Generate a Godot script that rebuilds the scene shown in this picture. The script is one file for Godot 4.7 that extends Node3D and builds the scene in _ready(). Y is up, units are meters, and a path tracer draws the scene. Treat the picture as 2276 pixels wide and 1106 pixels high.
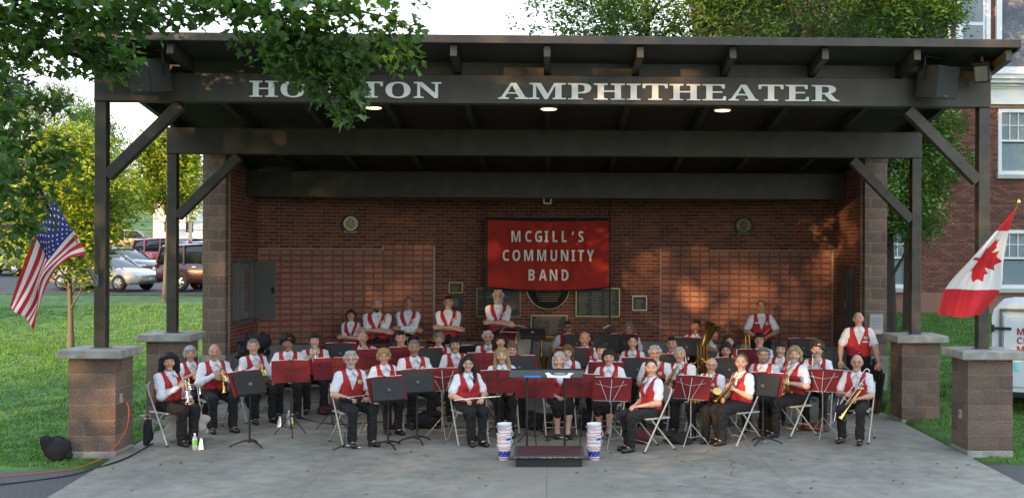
extends Node3D

const UP := Vector3.UP
var M := {}
var noise_cache := {}
var rng := RandomNumberGenerator.new()
var cam_at := Vector3(0.058, 2.664, 0.0)
var shelter: Node3D


func _ready() -> void:
	rng.seed = 20110
	# camera: 35 mm-like lens on a level head; the picture is a crop from the left part of the frame, so the lens is shifted
	var cam := Camera3D.new()
	cam.name = "camera"
	cam.projection = Camera3D.PROJECTION_FRUSTUM
	cam.near = 0.1
	cam.far = 600.0
	cam.size = 1104.7 / 2462.0 * cam.near
	cam.frustum_offset = Vector2(-149.8, 10.0) / 2462.0 * cam.near
	cam.position = cam_at
	cam.rotation = Vector3(0.0, -0.0258, 0.0038)
	add_child(cam)
	# sky: thin white evening haze
	var env := Environment.new()
	var sky_mat := ProceduralSkyMaterial.new()
	sky_mat.sky_top_color = Color(0.72, 0.79, 0.88)
	sky_mat.sky_horizon_color = Color(0.95, 0.95, 0.93)
	sky_mat.sky_curve = 0.22
	sky_mat.ground_bottom_color = Color(0.14, 0.17, 0.10)
	sky_mat.ground_horizon_color = Color(0.35, 0.38, 0.32)
	sky_mat.sun_angle_max = 8.0
	var sky := Sky.new()
	sky.sky_material = sky_mat
	env.background_mode = Environment.BG_SKY
	env.sky = sky
	env.tonemap_mode = Environment.TONE_MAPPER_LINEAR
	env.tonemap_exposure = 3.5
	env.sdfgi_enabled = true
	env.ssao_enabled = true
	env.ssil_enabled = true
	var we := WorldEnvironment.new()
	we.name = "world"
	we.environment = env
	add_child(we)
	# low evening sun from behind the camera and to its left
	var sun := DirectionalLight3D.new()
	sun.name = "sun"
	sun.light_color = Color(1.0, 0.80, 0.56)
	sun.light_energy = 1.3
	sun.light_angular_distance = 0.5
	sun.shadow_enabled = true
	sun.rotation_degrees = Vector3(-8.5, -36.0, 0.0)
	add_child(sun)
	make_materials()
	build_ground()
	build_shelter()
	build_shelter_fittings()
	build_campus_building()
	build_trees()
	build_parking()
	build_flags()
	build_band()
	build_props()


# ------------------------------------------------------------------ naming
func tag(o: Node, label: String, category: String, group := "") -> Node:
	o.set_meta("label", label)
	o.set_meta("category", category)
	if group:
		o.set_meta("group", group)
	return o


func thing(called: String, at: Vector3, label: String, category: String, group := "", turn := 0.0) -> Node3D:
	var o := Node3D.new()
	o.name = called
	o.position = at
	o.rotation.y = turn
	tag(o, label, category, group)
	add_child(o, true)
	return o


func holder(called: String, parent: Node, at := Vector3.ZERO) -> Node3D:
	var o := Node3D.new()
	o.name = called
	o.position = at
	parent.add_child(o, true)
	return o


func put(called: String, mesh: Mesh, mat: Material, parent: Node = self, xf := Transform3D()) -> MeshInstance3D:
	var o := MeshInstance3D.new()
	o.name = called
	o.mesh = mesh
	o.transform = xf
	if mat:
		o.material_override = mat
	parent.add_child(o, true)
	return o


func setting(called: String, mesh: Mesh, mat: Material) -> MeshInstance3D:
	var o := put(called, mesh, mat)
	o.set_meta("kind", "structure")
	return o


func scatter(called: String, mesh: Mesh, mat: Material, xfs: Array, parent: Node = self, tints: Array = []) -> MultiMeshInstance3D:
	var mm := MultiMesh.new()
	mm.transform_format = MultiMesh.TRANSFORM_3D
	mm.use_colors = not tints.is_empty()
	mm.mesh = mesh
	mm.instance_count = xfs.size()
	for i in xfs.size():
		mm.set_instance_transform(i, xfs[i])
		if mm.use_colors:
			mm.set_instance_color(i, tints[i % tints.size()])
	var o := MultiMeshInstance3D.new()
	o.name = called
	o.multimesh = mm
	o.material_override = mat
	o.set_meta("kind", "stuff")
	parent.add_child(o, true)
	return o


# the nearest `most` pieces as parts of their own, the rest as one part; mats gives a few tones
func pieces(called: String, rest: String, mesh: Mesh, mats: Array, xfs: Array, most: int, parent: Node, shift := Vector3.ZERO) -> void:
	var order := xfs.duplicate()
	if order.size() > most:
		order.sort_custom(func(a, b): return (a.origin - shift).length_squared() < (b.origin - shift).length_squared())
	var n: int = mini(most, order.size())
	for i in n:
		put(called, mesh, mats[(i * 7 + i / 5) % mats.size()], parent, order[i])
	var left := []
	for k in mats.size():
		left.append([])
	for i in range(n, order.size()):
		left[rng.randi() % mats.size()].append(order[i])
	for k in mats.size():
		if left[k].size():
			scatter(rest, mesh, mats[k], left[k], parent)


# ------------------------------------------------------------------ meshes
func begin() -> SurfaceTool:
	var st := SurfaceTool.new()
	st.begin(Mesh.PRIMITIVE_TRIANGLES)
	st.set_smooth_group(-1)
	return st


func done(st: SurfaceTool) -> ArrayMesh:
	st.generate_normals()
	st.index()
	return st.commit()


# corners counter-clockwise as seen from outside
func quad(st: SurfaceTool, a: Vector3, b: Vector3, c: Vector3, d: Vector3, uv := false) -> void:
	var ps := [a, c, b, a, d, c]
	var us := [Vector2(0, 1), Vector2(1, 0), Vector2(1, 1), Vector2(0, 1), Vector2(0, 0), Vector2(1, 0)]
	for i in 6:
		if uv:
			st.set_uv(us[i])
		st.add_vertex(ps[i])


func tri(st: SurfaceTool, a: Vector3, b: Vector3, c: Vector3) -> void:
	st.add_vertex(a)
	st.add_vertex(c)
	st.add_vertex(b)


# a box of size s centred at c; ch chamfers its twelve edges
func box(st: SurfaceTool, c: Vector3, s: Vector3, ch := 0.0, b := Basis()) -> void:
	st.set_smooth_group(-1)
	var h := s * 0.5
	if ch <= 0.0:
		for ax in 3:
			for sg in [-1.0, 1.0]:
				var n := Vector3.ZERO
				n[ax] = sg
				var u := Vector3.ZERO
				u[(ax + 1) % 3] = 1.0
				var v: Vector3 = n.cross(u)
				var o := c + b * (n * h)
				var du := b * (u * h)
				var dv := b * (v * h)
				quad(st, o - du - dv, o + du - dv, o + du + dv, o - du + dv)
		return
	var P := func(i: Vector3, ax: int) -> Vector3:
		var q := Vector3(i.x * h.x, i.y * h.y, i.z * h.z)
		for k in 3:
			if k != ax:
				q[k] -= i[k] * ch
		return c + b * q
	for ax in 3:
		var a1 := (ax + 1) % 3
		var a2 := (ax + 2) % 3
		for sg in [-1.0, 1.0]:
			var k := []
			for e in [[-1.0, -1.0], [1.0, -1.0], [1.0, 1.0], [-1.0, 1.0]]:
				var i := Vector3.ZERO
				i[ax] = sg
				i[a1] = e[0]
				i[a2] = e[1] * sg
				k.append(P.call(i, ax))
			quad(st, k[0], k[1], k[2], k[3])
	for ax in 3:   # edges that run along ax
		var a1 := (ax + 1) % 3
		var a2 := (ax + 2) % 3
		for s1 in [-1.0, 1.0]:
			for s2 in [-1.0, 1.0]:
				var lo := Vector3.ZERO
				lo[ax] = -1.0
				lo[a1] = s1
				lo[a2] = s2
				var hi := lo
				hi[ax] = 1.0
				var q1: Vector3 = P.call(lo, a1)
				var q2: Vector3 = P.call(hi, a1)
				var q3: Vector3 = P.call(hi, a2)
				var q4: Vector3 = P.call(lo, a2)
				if s1 * s2 > 0:
					quad(st, q4, q3, q2, q1)
				else:
					quad(st, q1, q2, q3, q4)
	for sx in [-1.0, 1.0]:
		for sy in [-1.0, 1.0]:
			for sz in [-1.0, 1.0]:
				var i := Vector3(sx, sy, sz)
				var p0: Vector3 = P.call(i, 0)
				var p1: Vector3 = P.call(i, 1)
				var p2: Vector3 = P.call(i, 2)
				if sx * sy * sz > 0:
					tri(st, p0, p1, p2)
				else:
					tri(st, p0, p2, p1)


func box_mesh(s: Vector3, ch := 0.0, c := Vector3.ZERO, b := Basis()) -> ArrayMesh:
	var st := begin()
	box(st, c, s, ch, b)
	return done(st)


# a bar of square section from a to b
func bar(st: SurfaceTool, a: Vector3, b: Vector3, w: float, t: float, ch := 0.0, side := UP) -> void:
	var d := b - a
	var y := d.normalized()
	var x := side.cross(y)
	if x.length() < 0.01:
		x = Vector3.RIGHT.cross(y)
	x = x.normalized()
	var z := x.cross(y)
	box(st, (a + b) * 0.5, Vector3(w, d.length(), t), ch, Basis(x, y, z))


# a round tube through pts with radii r (one or one per point); flat squashes its section
func tube(st: SurfaceTool, pts: Array, r, seg := 8, caps := true, squash := Vector2.ONE) -> void:
	var n := pts.size()
	var rings := []
	var x := Vector3.ZERO
	for i in n:
		var t: Vector3 = pts[mini(i + 1, n - 1)] - pts[maxi(i - 1, 0)]
		if t.length() < 1e-6:
			t = pts[n - 1] - pts[0]
		if t.length() < 1e-6:
			t = UP
		t = t.normalized()
		if i == 0:
			x = t.cross(UP)
			if x.length() < 0.1:
				x = t.cross(Vector3.BACK)
		x = (x - t * x.dot(t)).normalized()
		var y := t.cross(x)
		var rad: float = r[i] if r is Array or r is PackedFloat32Array else r
		var ring := PackedVector3Array()
		for k in seg:
			var a := TAU * k / seg
			ring.append(pts[i] + (x * cos(a) * squash.x + y * sin(a) * squash.y) * rad)
		rings.append(ring)
	st.set_smooth_group(1)
	for i in n - 1:
		for k in seg:
			var k2 := (k + 1) % seg
			quad(st, rings[i][k], rings[i][k2], rings[i + 1][k2], rings[i + 1][k])
	if caps:
		st.set_smooth_group(-1)
		for k in range(1, seg - 1):
			tri(st, rings[0][0], rings[0][k + 1], rings[0][k])
			tri(st, rings[n - 1][0], rings[n - 1][k], rings[n - 1][k + 1])


# turned shape: prof holds [distance along dir, radius]
func lathe(st: SurfaceTool, at: Vector3, dir: Vector3, prof: Array, seg := 16, caps := true) -> void:
	var d := dir.normalized()
	var x := d.cross(UP)
	if x.length() < 0.1:
		x = d.cross(Vector3.BACK)
	x = x.normalized()
	var y := d.cross(x)
	var rings := []
	for p in prof:
		var ring := PackedVector3Array()
		for k in seg:
			var a := TAU * k / seg
			ring.append(at + d * p[0] + (x * cos(a) + y * sin(a)) * p[1])
		rings.append(ring)
	st.set_smooth_group(1)
	for i in rings.size() - 1:
		for k in seg:
			var k2 := (k + 1) % seg
			quad(st, rings[i][k], rings[i][k2], rings[i + 1][k2], rings[i + 1][k])
	if caps:
		st.set_smooth_group(-1)
		var e := rings.size() - 1
		for k in range(1, seg - 1):
			tri(st, rings[0][0], rings[0][k + 1], rings[0][k])
			tri(st, rings[e][0], rings[e][k], rings[e][k + 1])


# an outline in the xy plane pushed out along z from 0 to depth
func slab(st: SurfaceTool, outline: PackedVector2Array, depth: float, xf := Transform3D()) -> void:
	var o := outline
	if Geometry2D.is_polygon_clockwise(o):
		o = o.duplicate()
		o.reverse()
	st.set_smooth_group(-1)
	var t := Geometry2D.triangulate_polygon(o)
	for i in range(0, t.size(), 3):
		var a := o[t[i]]
		var b := o[t[i + 1]]
		var c := o[t[i + 2]]
		if (b - a).cross(c - a) < 0:
			var s := b
			b = c
			c = s
		tri(st, xf * Vector3(a.x, a.y, depth), xf * Vector3(b.x, b.y, depth), xf * Vector3(c.x, c.y, depth))
		tri(st, xf * Vector3(a.x, a.y, 0), xf * Vector3(c.x, c.y, 0), xf * Vector3(b.x, b.y, 0))
	for i in o.size():
		var a := o[i]
		var b := o[(i + 1) % o.size()]
		quad(st, xf * Vector3(a.x, a.y, 0), xf * Vector3(b.x, b.y, 0), xf * Vector3(b.x, b.y, depth), xf * Vector3(a.x, a.y, depth))


func ball(st: SurfaceTool, c: Vector3, r: Vector3, seg := 10, b := Basis()) -> void:
	st.set_smooth_group(1)
	var rows := maxi(4, seg / 2)
	var P := func(i: int, k: int) -> Vector3:
		var t := PI * i / rows
		var a := TAU * k / seg
		return c + b * Vector3(r.x * sin(t) * cos(a), r.y * cos(t), r.z * sin(t) * sin(a))
	for i in rows:
		for k in seg:
			var a: Vector3 = P.call(i, k)
			var d: Vector3 = P.call(i, k + 1)
			var e: Vector3 = P.call(i + 1, k)
			var f: Vector3 = P.call(i + 1, k + 1)
			if i > 0:
				tri(st, a, d, f)
			if i < rows - 1:
				tri(st, a, f, e)


func text_mesh(s: String, size: float, depth: float, face := "Droid Sans", weight := 700) -> TextMesh:
	var f := SystemFont.new()
	f.font_names = PackedStringArray([face])
	f.font_weight = weight
	var t := TextMesh.new()
	t.text = s
	t.font = f
	t.font_size = 64
	t.pixel_size = size / 64.0
	t.depth = depth
	t.curve_step = 1.5
	return t


# ------------------------------------------------------------------ materials
func noise_tex(freq: float, lo: float, hi: float, octaves := 4, sd := 1, kind := FastNoiseLite.TYPE_SIMPLEX_SMOOTH, size := 512) -> NoiseTexture2D:
	var key := [freq, lo, hi, octaves, sd, kind, size]
	if noise_cache.has(key):
		return noise_cache[key]
	var n := FastNoiseLite.new()
	n.noise_type = kind
	n.frequency = freq
	n.fractal_octaves = octaves
	n.seed = sd
	var t := NoiseTexture2D.new()
	t.width = size
	t.height = size
	t.seamless = true
	t.noise = n
	var g := Gradient.new()
	g.set_color(0, Color(lo, lo, lo))
	g.set_color(1, Color(hi, hi, hi))
	t.color_ramp = g
	noise_cache[key] = t
	return t


func lin(r: float, g: float, b: float, a := 1.0) -> Color:
	var c := Color(r, g, b).linear_to_srgb()
	c.a = a
	return c


func mat(key: String, c: Color, rough := 0.8, metal := 0.0) -> StandardMaterial3D:
	var m := StandardMaterial3D.new()
	m.albedo_color = c
	m.roughness = rough
	m.metallic = metal
	m.resource_name = key
	M[key] = m
	return m


# mottled: world-space noise on colour, and relief of `bump` cm
func grain(m: StandardMaterial3D, per_metre: float, tex: Texture2D, bump_tex: Texture2D = null, bump := 0.0, world := true) -> StandardMaterial3D:
	m.uv1_triplanar = true
	m.uv1_world_triplanar = world
	m.uv1_scale = Vector3.ONE * per_metre
	m.albedo_texture = tex
	if bump_tex:
		m.heightmap_enabled = true
		m.heightmap_texture = bump_tex
		m.heightmap_scale = bump
	return m


func slab_stains() -> ImageTexture:   # weathered concrete: broad stains, speckle, old spots and hairline cracks
	var n := 768
	var im := Image.create(n, n, false, Image.FORMAT_L8)
	var a := FastNoiseLite.new()
	a.frequency = 0.006
	a.fractal_octaves = 5
	a.seed = 3
	var b := FastNoiseLite.new()
	b.frequency = 0.035
	b.fractal_octaves = 4
	b.seed = 8
	var r := RandomNumberGenerator.new()
	r.seed = 17
	for y in n:
		for x in n:
			var k := minf(minf(x, n - x), minf(y, n - y)) / 90.0
			var v := a.get_noise_2d(x, y) * 0.13 * minf(k, 1.0) + b.get_noise_2d(x, y) * 0.11 * minf(k, 1.0)
			im.set_pixel(x, y, Color.WHITE * clampf(0.88 + v + r.randf_range(-0.035, 0.035), 0.0, 1.0))
	for i in 150:
		var c := Vector2(r.randf_range(8, n - 8), r.randf_range(8, n - 8))
		var rad := r.randf_range(0.8, 3.4) if i % 6 else r.randf_range(5.0, 14.0)
		var dark := r.randf_range(0.5, 0.85) if i % 6 else r.randf_range(0.82, 0.94)
		for y in range(-15, 16):
			for x in range(-15, 16):
				var d := Vector2(x, y).length() + b.get_noise_2d(c.x + x * 3, c.y + y * 3) * rad * 0.8
				if d < rad and c.x + x > 0 and c.x + x < n and c.y + y > 0 and c.y + y < n:
					im.set_pixel(int(c.x) + x, int(c.y) + y, im.get_pixel(int(c.x) + x, int(c.y) + y) * lerpf(dark, 1.0, pow(d / rad, 3.0) if d > 0.0 else 0.0))
	for i in 5:
		var p := Vector2(r.randf_range(100, n - 100), r.randf_range(100, n - 100))
		var dir := r.randf() * TAU
		for s in 170:
			dir += r.randf_range(-0.28, 0.28)
			p += Vector2(cos(dir), sin(dir))
			if p.x > 1 and p.y > 1 and p.x < n - 1 and p.y < n - 1:
				im.set_pixel(int(p.x), int(p.y), im.get_pixel(int(p.x), int(p.y)) * 0.62)
	return ImageTexture.create_from_image(im)


func make_materials() -> void:
	var soft := noise_tex(0.008, 0.72, 1.0, 5, 1)
	var mid := noise_tex(0.03, 0.66, 1.0, 5, 2)
	var rough := noise_tex(0.05, 0.25, 1.0, 5, 3)
	var bumpy := noise_tex(0.04, 0.0, 1.0, 6, 4)
	grain(mat("concrete", lin(0.268, 0.256, 0.216), 0.85), 0.115, slab_stains(), bumpy, 0.9)
	grain(mat("cast_concrete", lin(0.36, 0.36, 0.33), 0.85), 0.8, soft, bumpy, 0.4)
	grain(mat("asphalt", lin(0.10, 0.10, 0.10), 0.9), 1.2, mid, bumpy, 0.6)
	grain(mat("mortar", lin(0.52, 0.43, 0.35), 0.95), 2.0, mid)
	grain(mat("block_mortar", lin(0.42, 0.37, 0.32), 0.95), 2.0, mid)
	grain(mat("shelter_paint", lin(0.054, 0.043, 0.031), 0.5), 0.6, noise_tex(0.008, 0.70, 1.0, 5, 1), bumpy, 0.05)
	grain(mat("timber_paint", lin(0.055, 0.049, 0.036), 0.5), 0.9, noise_tex(0.008, 0.70, 1.0, 5, 1), bumpy, 0.05)
	grain(mat("roof_deck", lin(0.035, 0.03, 0.026), 0.7), 0.6, soft)
	mat("letter_white", lin(0.72, 0.72, 0.70), 0.5)
	for i in 4:
		var k: float = [0.75, 0.95, 1.1, 0.62][i]
		grain(mat("brick%d" % i, lin(0.29 * k, 0.095 * k, 0.058 * k), 0.9), 3.0, mid, bumpy, 0.5)
		grain(mat("campus_brick%d" % i, lin(0.30 * k, 0.115 * k, 0.085 * k), 0.9), 3.0, mid)
		var q: float = [0.82, 1.0, 1.12, 0.9][i]
		grain(mat("block%d" % i, lin(0.45 * q, (0.31 + 0.02 * (i % 2)) * q, 0.245 * q), 0.95), 2.4, rough, bumpy, 1.4)
		grain(mat("slate%d" % i, lin(0.15 * q, 0.16 * q, 0.18 * q), 0.8), 2.4, mid)
	mat("bronze_dark", lin(0.035, 0.036, 0.036), 0.45, 0.3)
	mat("bronze_edge", lin(0.42, 0.34, 0.17), 0.35, 0.7)
	mat("black_metal", lin(0.02, 0.02, 0.022), 0.4, 0.3)
	mat("black_plastic", lin(0.022, 0.022, 0.024), 0.5)
	mat("black_cloth", lin(0.012, 0.012, 0.014), 0.95)
	mat("grey_metal", lin(0.12, 0.125, 0.12), 0.45, 0.2)
	mat("chrome", lin(0.75, 0.75, 0.75), 0.18, 1.0)
	mat("silver", lin(0.82, 0.81, 0.78), 0.2, 1.0)
	mat("brass", lin(0.78, 0.53, 0.17), 0.2, 1.0)
	mat("white_paint", lin(0.75, 0.76, 0.76), 0.5)
	mat("white_paper", lin(0.78, 0.79, 0.80), 0.8)
	mat("rubber", lin(0.02, 0.02, 0.02), 0.8)
	var gl := mat("window_glass", Color(0.75, 0.85, 0.88, 0.22), 0.03)
	gl.transparency = BaseMaterial3D.TRANSPARENCY_ALPHA
	gl.metallic_specular = 0.18


# ------------------------------------------------------------------ ground
const RISE_L := [[0.0, 0.0], [18.0, 0.0], [46.0, 1.08], [56.0, 1.5], [66.0, 1.85], [112.0, 2.9], [136.0, 3.3], [170.0, 6.0], [260.0, 16.0], [420.0, 30.0]]
const RISE_R := [[0.0, 0.0], [16.5, 0.0], [21.0, 0.38], [30.0, 1.08], [60.0, 2.0], [120.0, 4.0], [420.0, 12.0]]


func ramp(t: Array, d: float) -> float:
	for i in range(1, t.size()):
		if d < t[i][0]:
			var k: float = (d - t[i - 1][0]) / (t[i][0] - t[i - 1][0])
			return lerpf(t[i - 1][1], t[i][1], k)
	return t[-1][1]


func ground_at(x: float, z: float) -> float:
	var d := maxf(-z, 0.0)
	var k := smoothstep(-4.0, 5.0, x)
	var h := lerpf(ramp(RISE_L, d), ramp(RISE_R, d), k) - 0.05
	if absf(x) < 5.7 and d > 6.0 and d < 23.3:   # dug out under the stage slab
		return -0.3
	if x < -7.5 and d > 16.0 and d < 46.0:   # the bank below the parking lot, and a shallow swale
		h += 0.16 * sin((d - 16.0) * 0.42 + x * 0.12) * smoothstep(16.0, 22.0, d) * (1.0 - smoothstep(40.0, 46.0, d))
	return h


func terrain_sheet(xs: Array, ds: Array, lift: float) -> ArrayMesh:
	var st := begin()
	st.set_smooth_group(1)
	for i in xs.size() - 1:
		for j in ds.size() - 1:
			var P := func(a: int, b: int) -> Vector3:
				return Vector3(xs[a], ground_at(xs[a], -ds[b]) + lift, -ds[b])
			quad(st, P.call(i, j), P.call(i + 1, j), P.call(i + 1, j + 1), P.call(i, j + 1))
	return done(st)


func steps(a: float, b: float, n: int) -> Array:
	var r := []
	for i in n + 1:
		r.append(lerpf(a, b, float(i) / n))
	return r


func build_ground() -> void:
	var g := mat("lawn", lin(0.085, 0.20, 0.03), 0.95)
	grain(g, 0.22, noise_tex(0.012, 0.55, 1.0, 6, 11), noise_tex(0.09, 0.0, 1.0, 5, 12), 3.0)
	var xs := steps(-260, -40, 22) + steps(-36, -7.0, 18) + [-6.2, -5.75, -5.6] + steps(-4.6, 4.6, 6) + [5.6, 5.75, 6.2] + steps(7.0, 40, 20) + steps(50, 260, 14)
	var ds := steps(-120, -4, 14) + steps(0, 23, 23) + [23.25, 23.4] + steps(24, 60, 36) + steps(66, 200, 28) + steps(220, 420, 8)
	setting("lawn", terrain_sheet(xs, ds, 0.0), g)
	# stage slab: a slightly fanned concrete floor with cut joints
	var panels := begin()
	var L := func(d: float) -> float: return -5.38 - 0.085 * (d - 12.0)
	var R := func(d: float) -> float: return 5.55 + 0.02 * (d - 12.0)
	var rows := [7.0, 10.4, 13.2, 16.6, 19.9, 23.05]
	for i in rows.size() - 1:
		for c in 4:
			var d0: float = rows[i] + 0.002
			var d1: float = rows[i + 1] - 0.002
			var cs := []
			for q in [[c, d0], [c + 1, d0], [c + 1, d1], [c, d1]]:
				var l: float = maxf(L.call(q[1]), -5.82)
				var r: float = R.call(q[1])
				var t: float = q[0] / 4.0
				var x: float = lerpf(l, r, t)
				if t == 0.5:
					x = 0.02
				if q[0] == c:
					x += 0.002
				else:
					x -= 0.002
				cs.append(Vector3(x, 0.0, -q[1]))
			quad(panels, cs[0], cs[1], cs[2], cs[3])
			for e in 4:
				var a: Vector3 = cs[e]
				var b: Vector3 = cs[(e + 1) % 4]
				quad(panels, a + Vector3(0, -0.12, 0), b + Vector3(0, -0.12, 0), b, a)
	setting("stage_floor", done(panels), M.concrete)
	var under := begin()
	box(under, Vector3(0.06, -0.09, -15.0), Vector3(10.7, 0.16, 16.0))
	setting("floor_bed", done(under), M.asphalt)
	# asphalt path that meets the slab on both sides
	for s in [-1.0, 1.0]:
		var p := begin()
		p.set_smooth_group(1)
		var near0 := 12.15
		for i in 12:
			var x0: float = s * lerpf(5.2, 30.0, i / 12.0)
			var x1: float = s * lerpf(5.2, 30.0, (i + 1) / 12.0)
			var w := func(x: float) -> float: return 0.10 * sin(x * 0.7)
			var far0 := 14.1 if s > 0 else 13.9
			var q := [Vector3(x0, -0.042, -near0 + w.call(x0)), Vector3(x1, -0.042, -near0 + w.call(x1)), Vector3(x1, -0.042, -far0 + w.call(x1)), Vector3(x0, -0.042, -far0 + w.call(x0))]
			if s < 0:
				q.reverse()
			quad(p, q[0], q[1], q[2], q[3])
		setting("path", done(p), M.asphalt)
	setting("parking_lot", terrain_sheet(steps(-70, -5, 26), steps(44.2, 73, 16), 0.02), M.asphalt)
	setting("road", terrain_sheet(steps(-120, 0, 24), steps(104, 118, 6), 0.02), M.asphalt)
	# grass blades near enough to see
	var tuft := begin()
	var r2 := RandomNumberGenerator.new()
	r2.seed = 5
	for i in 9:
		var a := r2.randf() * TAU
		var o := Vector3(r2.randf_range(-0.05, 0.05), 0, r2.randf_range(-0.05, 0.05))
		var lean := Vector3(cos(a), 0, sin(a))
		var h := r2.randf_range(0.022, 0.045)
		var side := Vector3(-sin(a), 0, cos(a)) * 0.006
		tri(tuft, o - side, o + side, o + lean * h * 0.6 + UP * h)
	var tm := done(tuft)
	var blade := mat("grass_blade", lin(0.085, 0.22, 0.03), 0.8)
	blade.vertex_color_use_as_albedo = true
	blade.backlight_enabled = true
	blade.backlight = lin(0.07, 0.15, 0.02)
	var xf := []
	var tries := 0
	while xf.size() < 42000 and tries < 200000:
		tries += 1
		var d := 11.6 + 26.0 * pow(rng.randf(), 1.7)
		var wide := d * 0.62 + 1.0
		var x := rng.randf_range(-wide, wide)
		if x > -6.0 and x < 6.05 or d < 14.15 and d > 12.1:
			if not (absf(x) > 5.75 and d > 14.2):
				continue
		if absf(x) < 5.95:
			continue
		if x > -0.27 * d and x < -5.9 and d > 24.0:
			continue
		var s := rng.randf_range(0.6, 1.35) * (1.0 + (d - 12.0) * 0.03)
		xf.append(Transform3D(Basis(UP, rng.randf() * TAU).scaled(Vector3(s, s * rng.randf_range(0.6, 1.1), s)), Vector3(x, ground_at(x, -d) - 0.004, -d)))
	var tints := [Color(0.75, 0.8, 0.7), Color(1, 1, 1), Color(1.15, 1.1, 0.8), Color(0.85, 0.95, 0.9), Color(1.05, 1.05, 1.0), Color(1.7, 1.05, 1.1), Color(0.6, 0.7, 0.6)]
	scatter("grass", tm, blade, xf, self, tints)


# ------------------------------------------------------------------ the amphitheatre shelter
const COL_X := 5.97
const D1 := 15.04
const D2 := 17.835


func block_mesh(sx: float, sy: float, sz: float, sd: int) -> ArrayMesh:   # split-face block: edges true, faces rough
	var r := RandomNumberGenerator.new()
	r.seed = sd
	var st := begin()
	var h := Vector3(sx, sy, sz) * 0.5
	for ax in 3:
		for sg in [-1.0, 1.0]:
			var n := Vector3.ZERO
			n[ax] = sg
			var u := Vector3.ZERO
			u[(ax + 1) % 3] = 1.0
			var v: Vector3 = n.cross(u)
			if ax == 1:
				var o := n * h
				quad(st, o - u * h - v * h, o + u * h - v * h, o + u * h + v * h, o - u * h + v * h)
				continue
			var g := []
			for i in 4:
				var row := []
				for j in 4:
					var k := 0.0 if i in [0, 3] or j in [0, 3] else r.randf_range(0.002, 0.011)
					row.append(n * (h + Vector3.ONE * k) + u * h * lerpf(-1, 1, i / 3.0) + v * h * lerpf(-1, 1, j / 3.0))
				g.append(row)
			for i in 3:
				for j in 3:
					quad(st, g[i][j], g[i + 1][j], g[i + 1][j + 1], g[i][j + 1])
	return done(st)


func pier(x: float, d: float, sd: int) -> void:
	var p := holder("pier", shelter, Vector3(x, 0, -d))
	var c := 0.2032
	put("mortar_core", box_mesh(Vector3(0.594, 6 * c, 0.594), 0.0, Vector3(0, 0.035 + 3 * c, 0)), M.block_mortar, p)
	put("footing", box_mesh(Vector3(0.625, 0.13, 0.625), 0.008, Vector3(0, -0.029, 0)), M.cast_concrete, p)
	var full := block_mesh(0.398, c - 0.009, 0.2, sd)
	for row in 6:
		for k in 4:
			var a := k * PI / 2
			var off := Vector3(-0.1035, 0, 0.205)
			if row % 2:
				off.x = 0.1035
			put("block", full, M["block%d" % ((row * 3 + k * 5 + sd) % 4)], p, Transform3D(Basis(UP, a), (Basis(UP, a) * off) + Vector3(0, 0.035 + c * (row + 0.5), 0)))
	put("cap", box_mesh(Vector3(0.83, 0.115, 0.83), 0.012, Vector3(0, 1.262 + 0.0575, 0)), M.cast_concrete, p)
	put("post_base", box_mesh(Vector3(0.2, 0.012, 0.2), 0.0, Vector3(0, 1.384, 0)), M.grey_metal, p)


func brick_run(a: Vector3, b: Vector3, y0: float, y1: float, out: Array, skip = null) -> void:
	var dir := (b - a)
	var len := dir.length()
	dir /= len
	var n := Vector3(-dir.z, 0, dir.x)
	var bs := Basis(dir, UP, n)
	if n.dot(cam_at - a) < 0:
		bs = Basis(-dir, UP, -n)
		n = -n
	var rows := int((y1 - y0) / 0.0677)
	for r in rows:
		var y := y0 + 0.0677 * (r + 0.5)
		var s := -0.1016 if r % 2 else 0.0
		while s < len - 0.03:
			var e0 := maxf(s + 0.004, 0.004)
			var e1 := minf(s + 0.1992, len - 0.004)
			s += 0.2032
			if e1 - e0 < 0.03:
				continue
			var p := a + dir * ((e0 + e1) * 0.5)
			p.y = y
			if skip != null and skip.call(p):
				continue
			var w := rng.randf_range(-0.0015, 0.0025)
			out.append(Transform3D(bs * Basis().scaled(Vector3((e1 - e0) / 0.195, 1, 1)), p + n * (0.002 + w)))


func roof_y(d: float) -> float:   # underside of the deck
	return 5.35 - 0.1405 * (d - 14.2)


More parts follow.
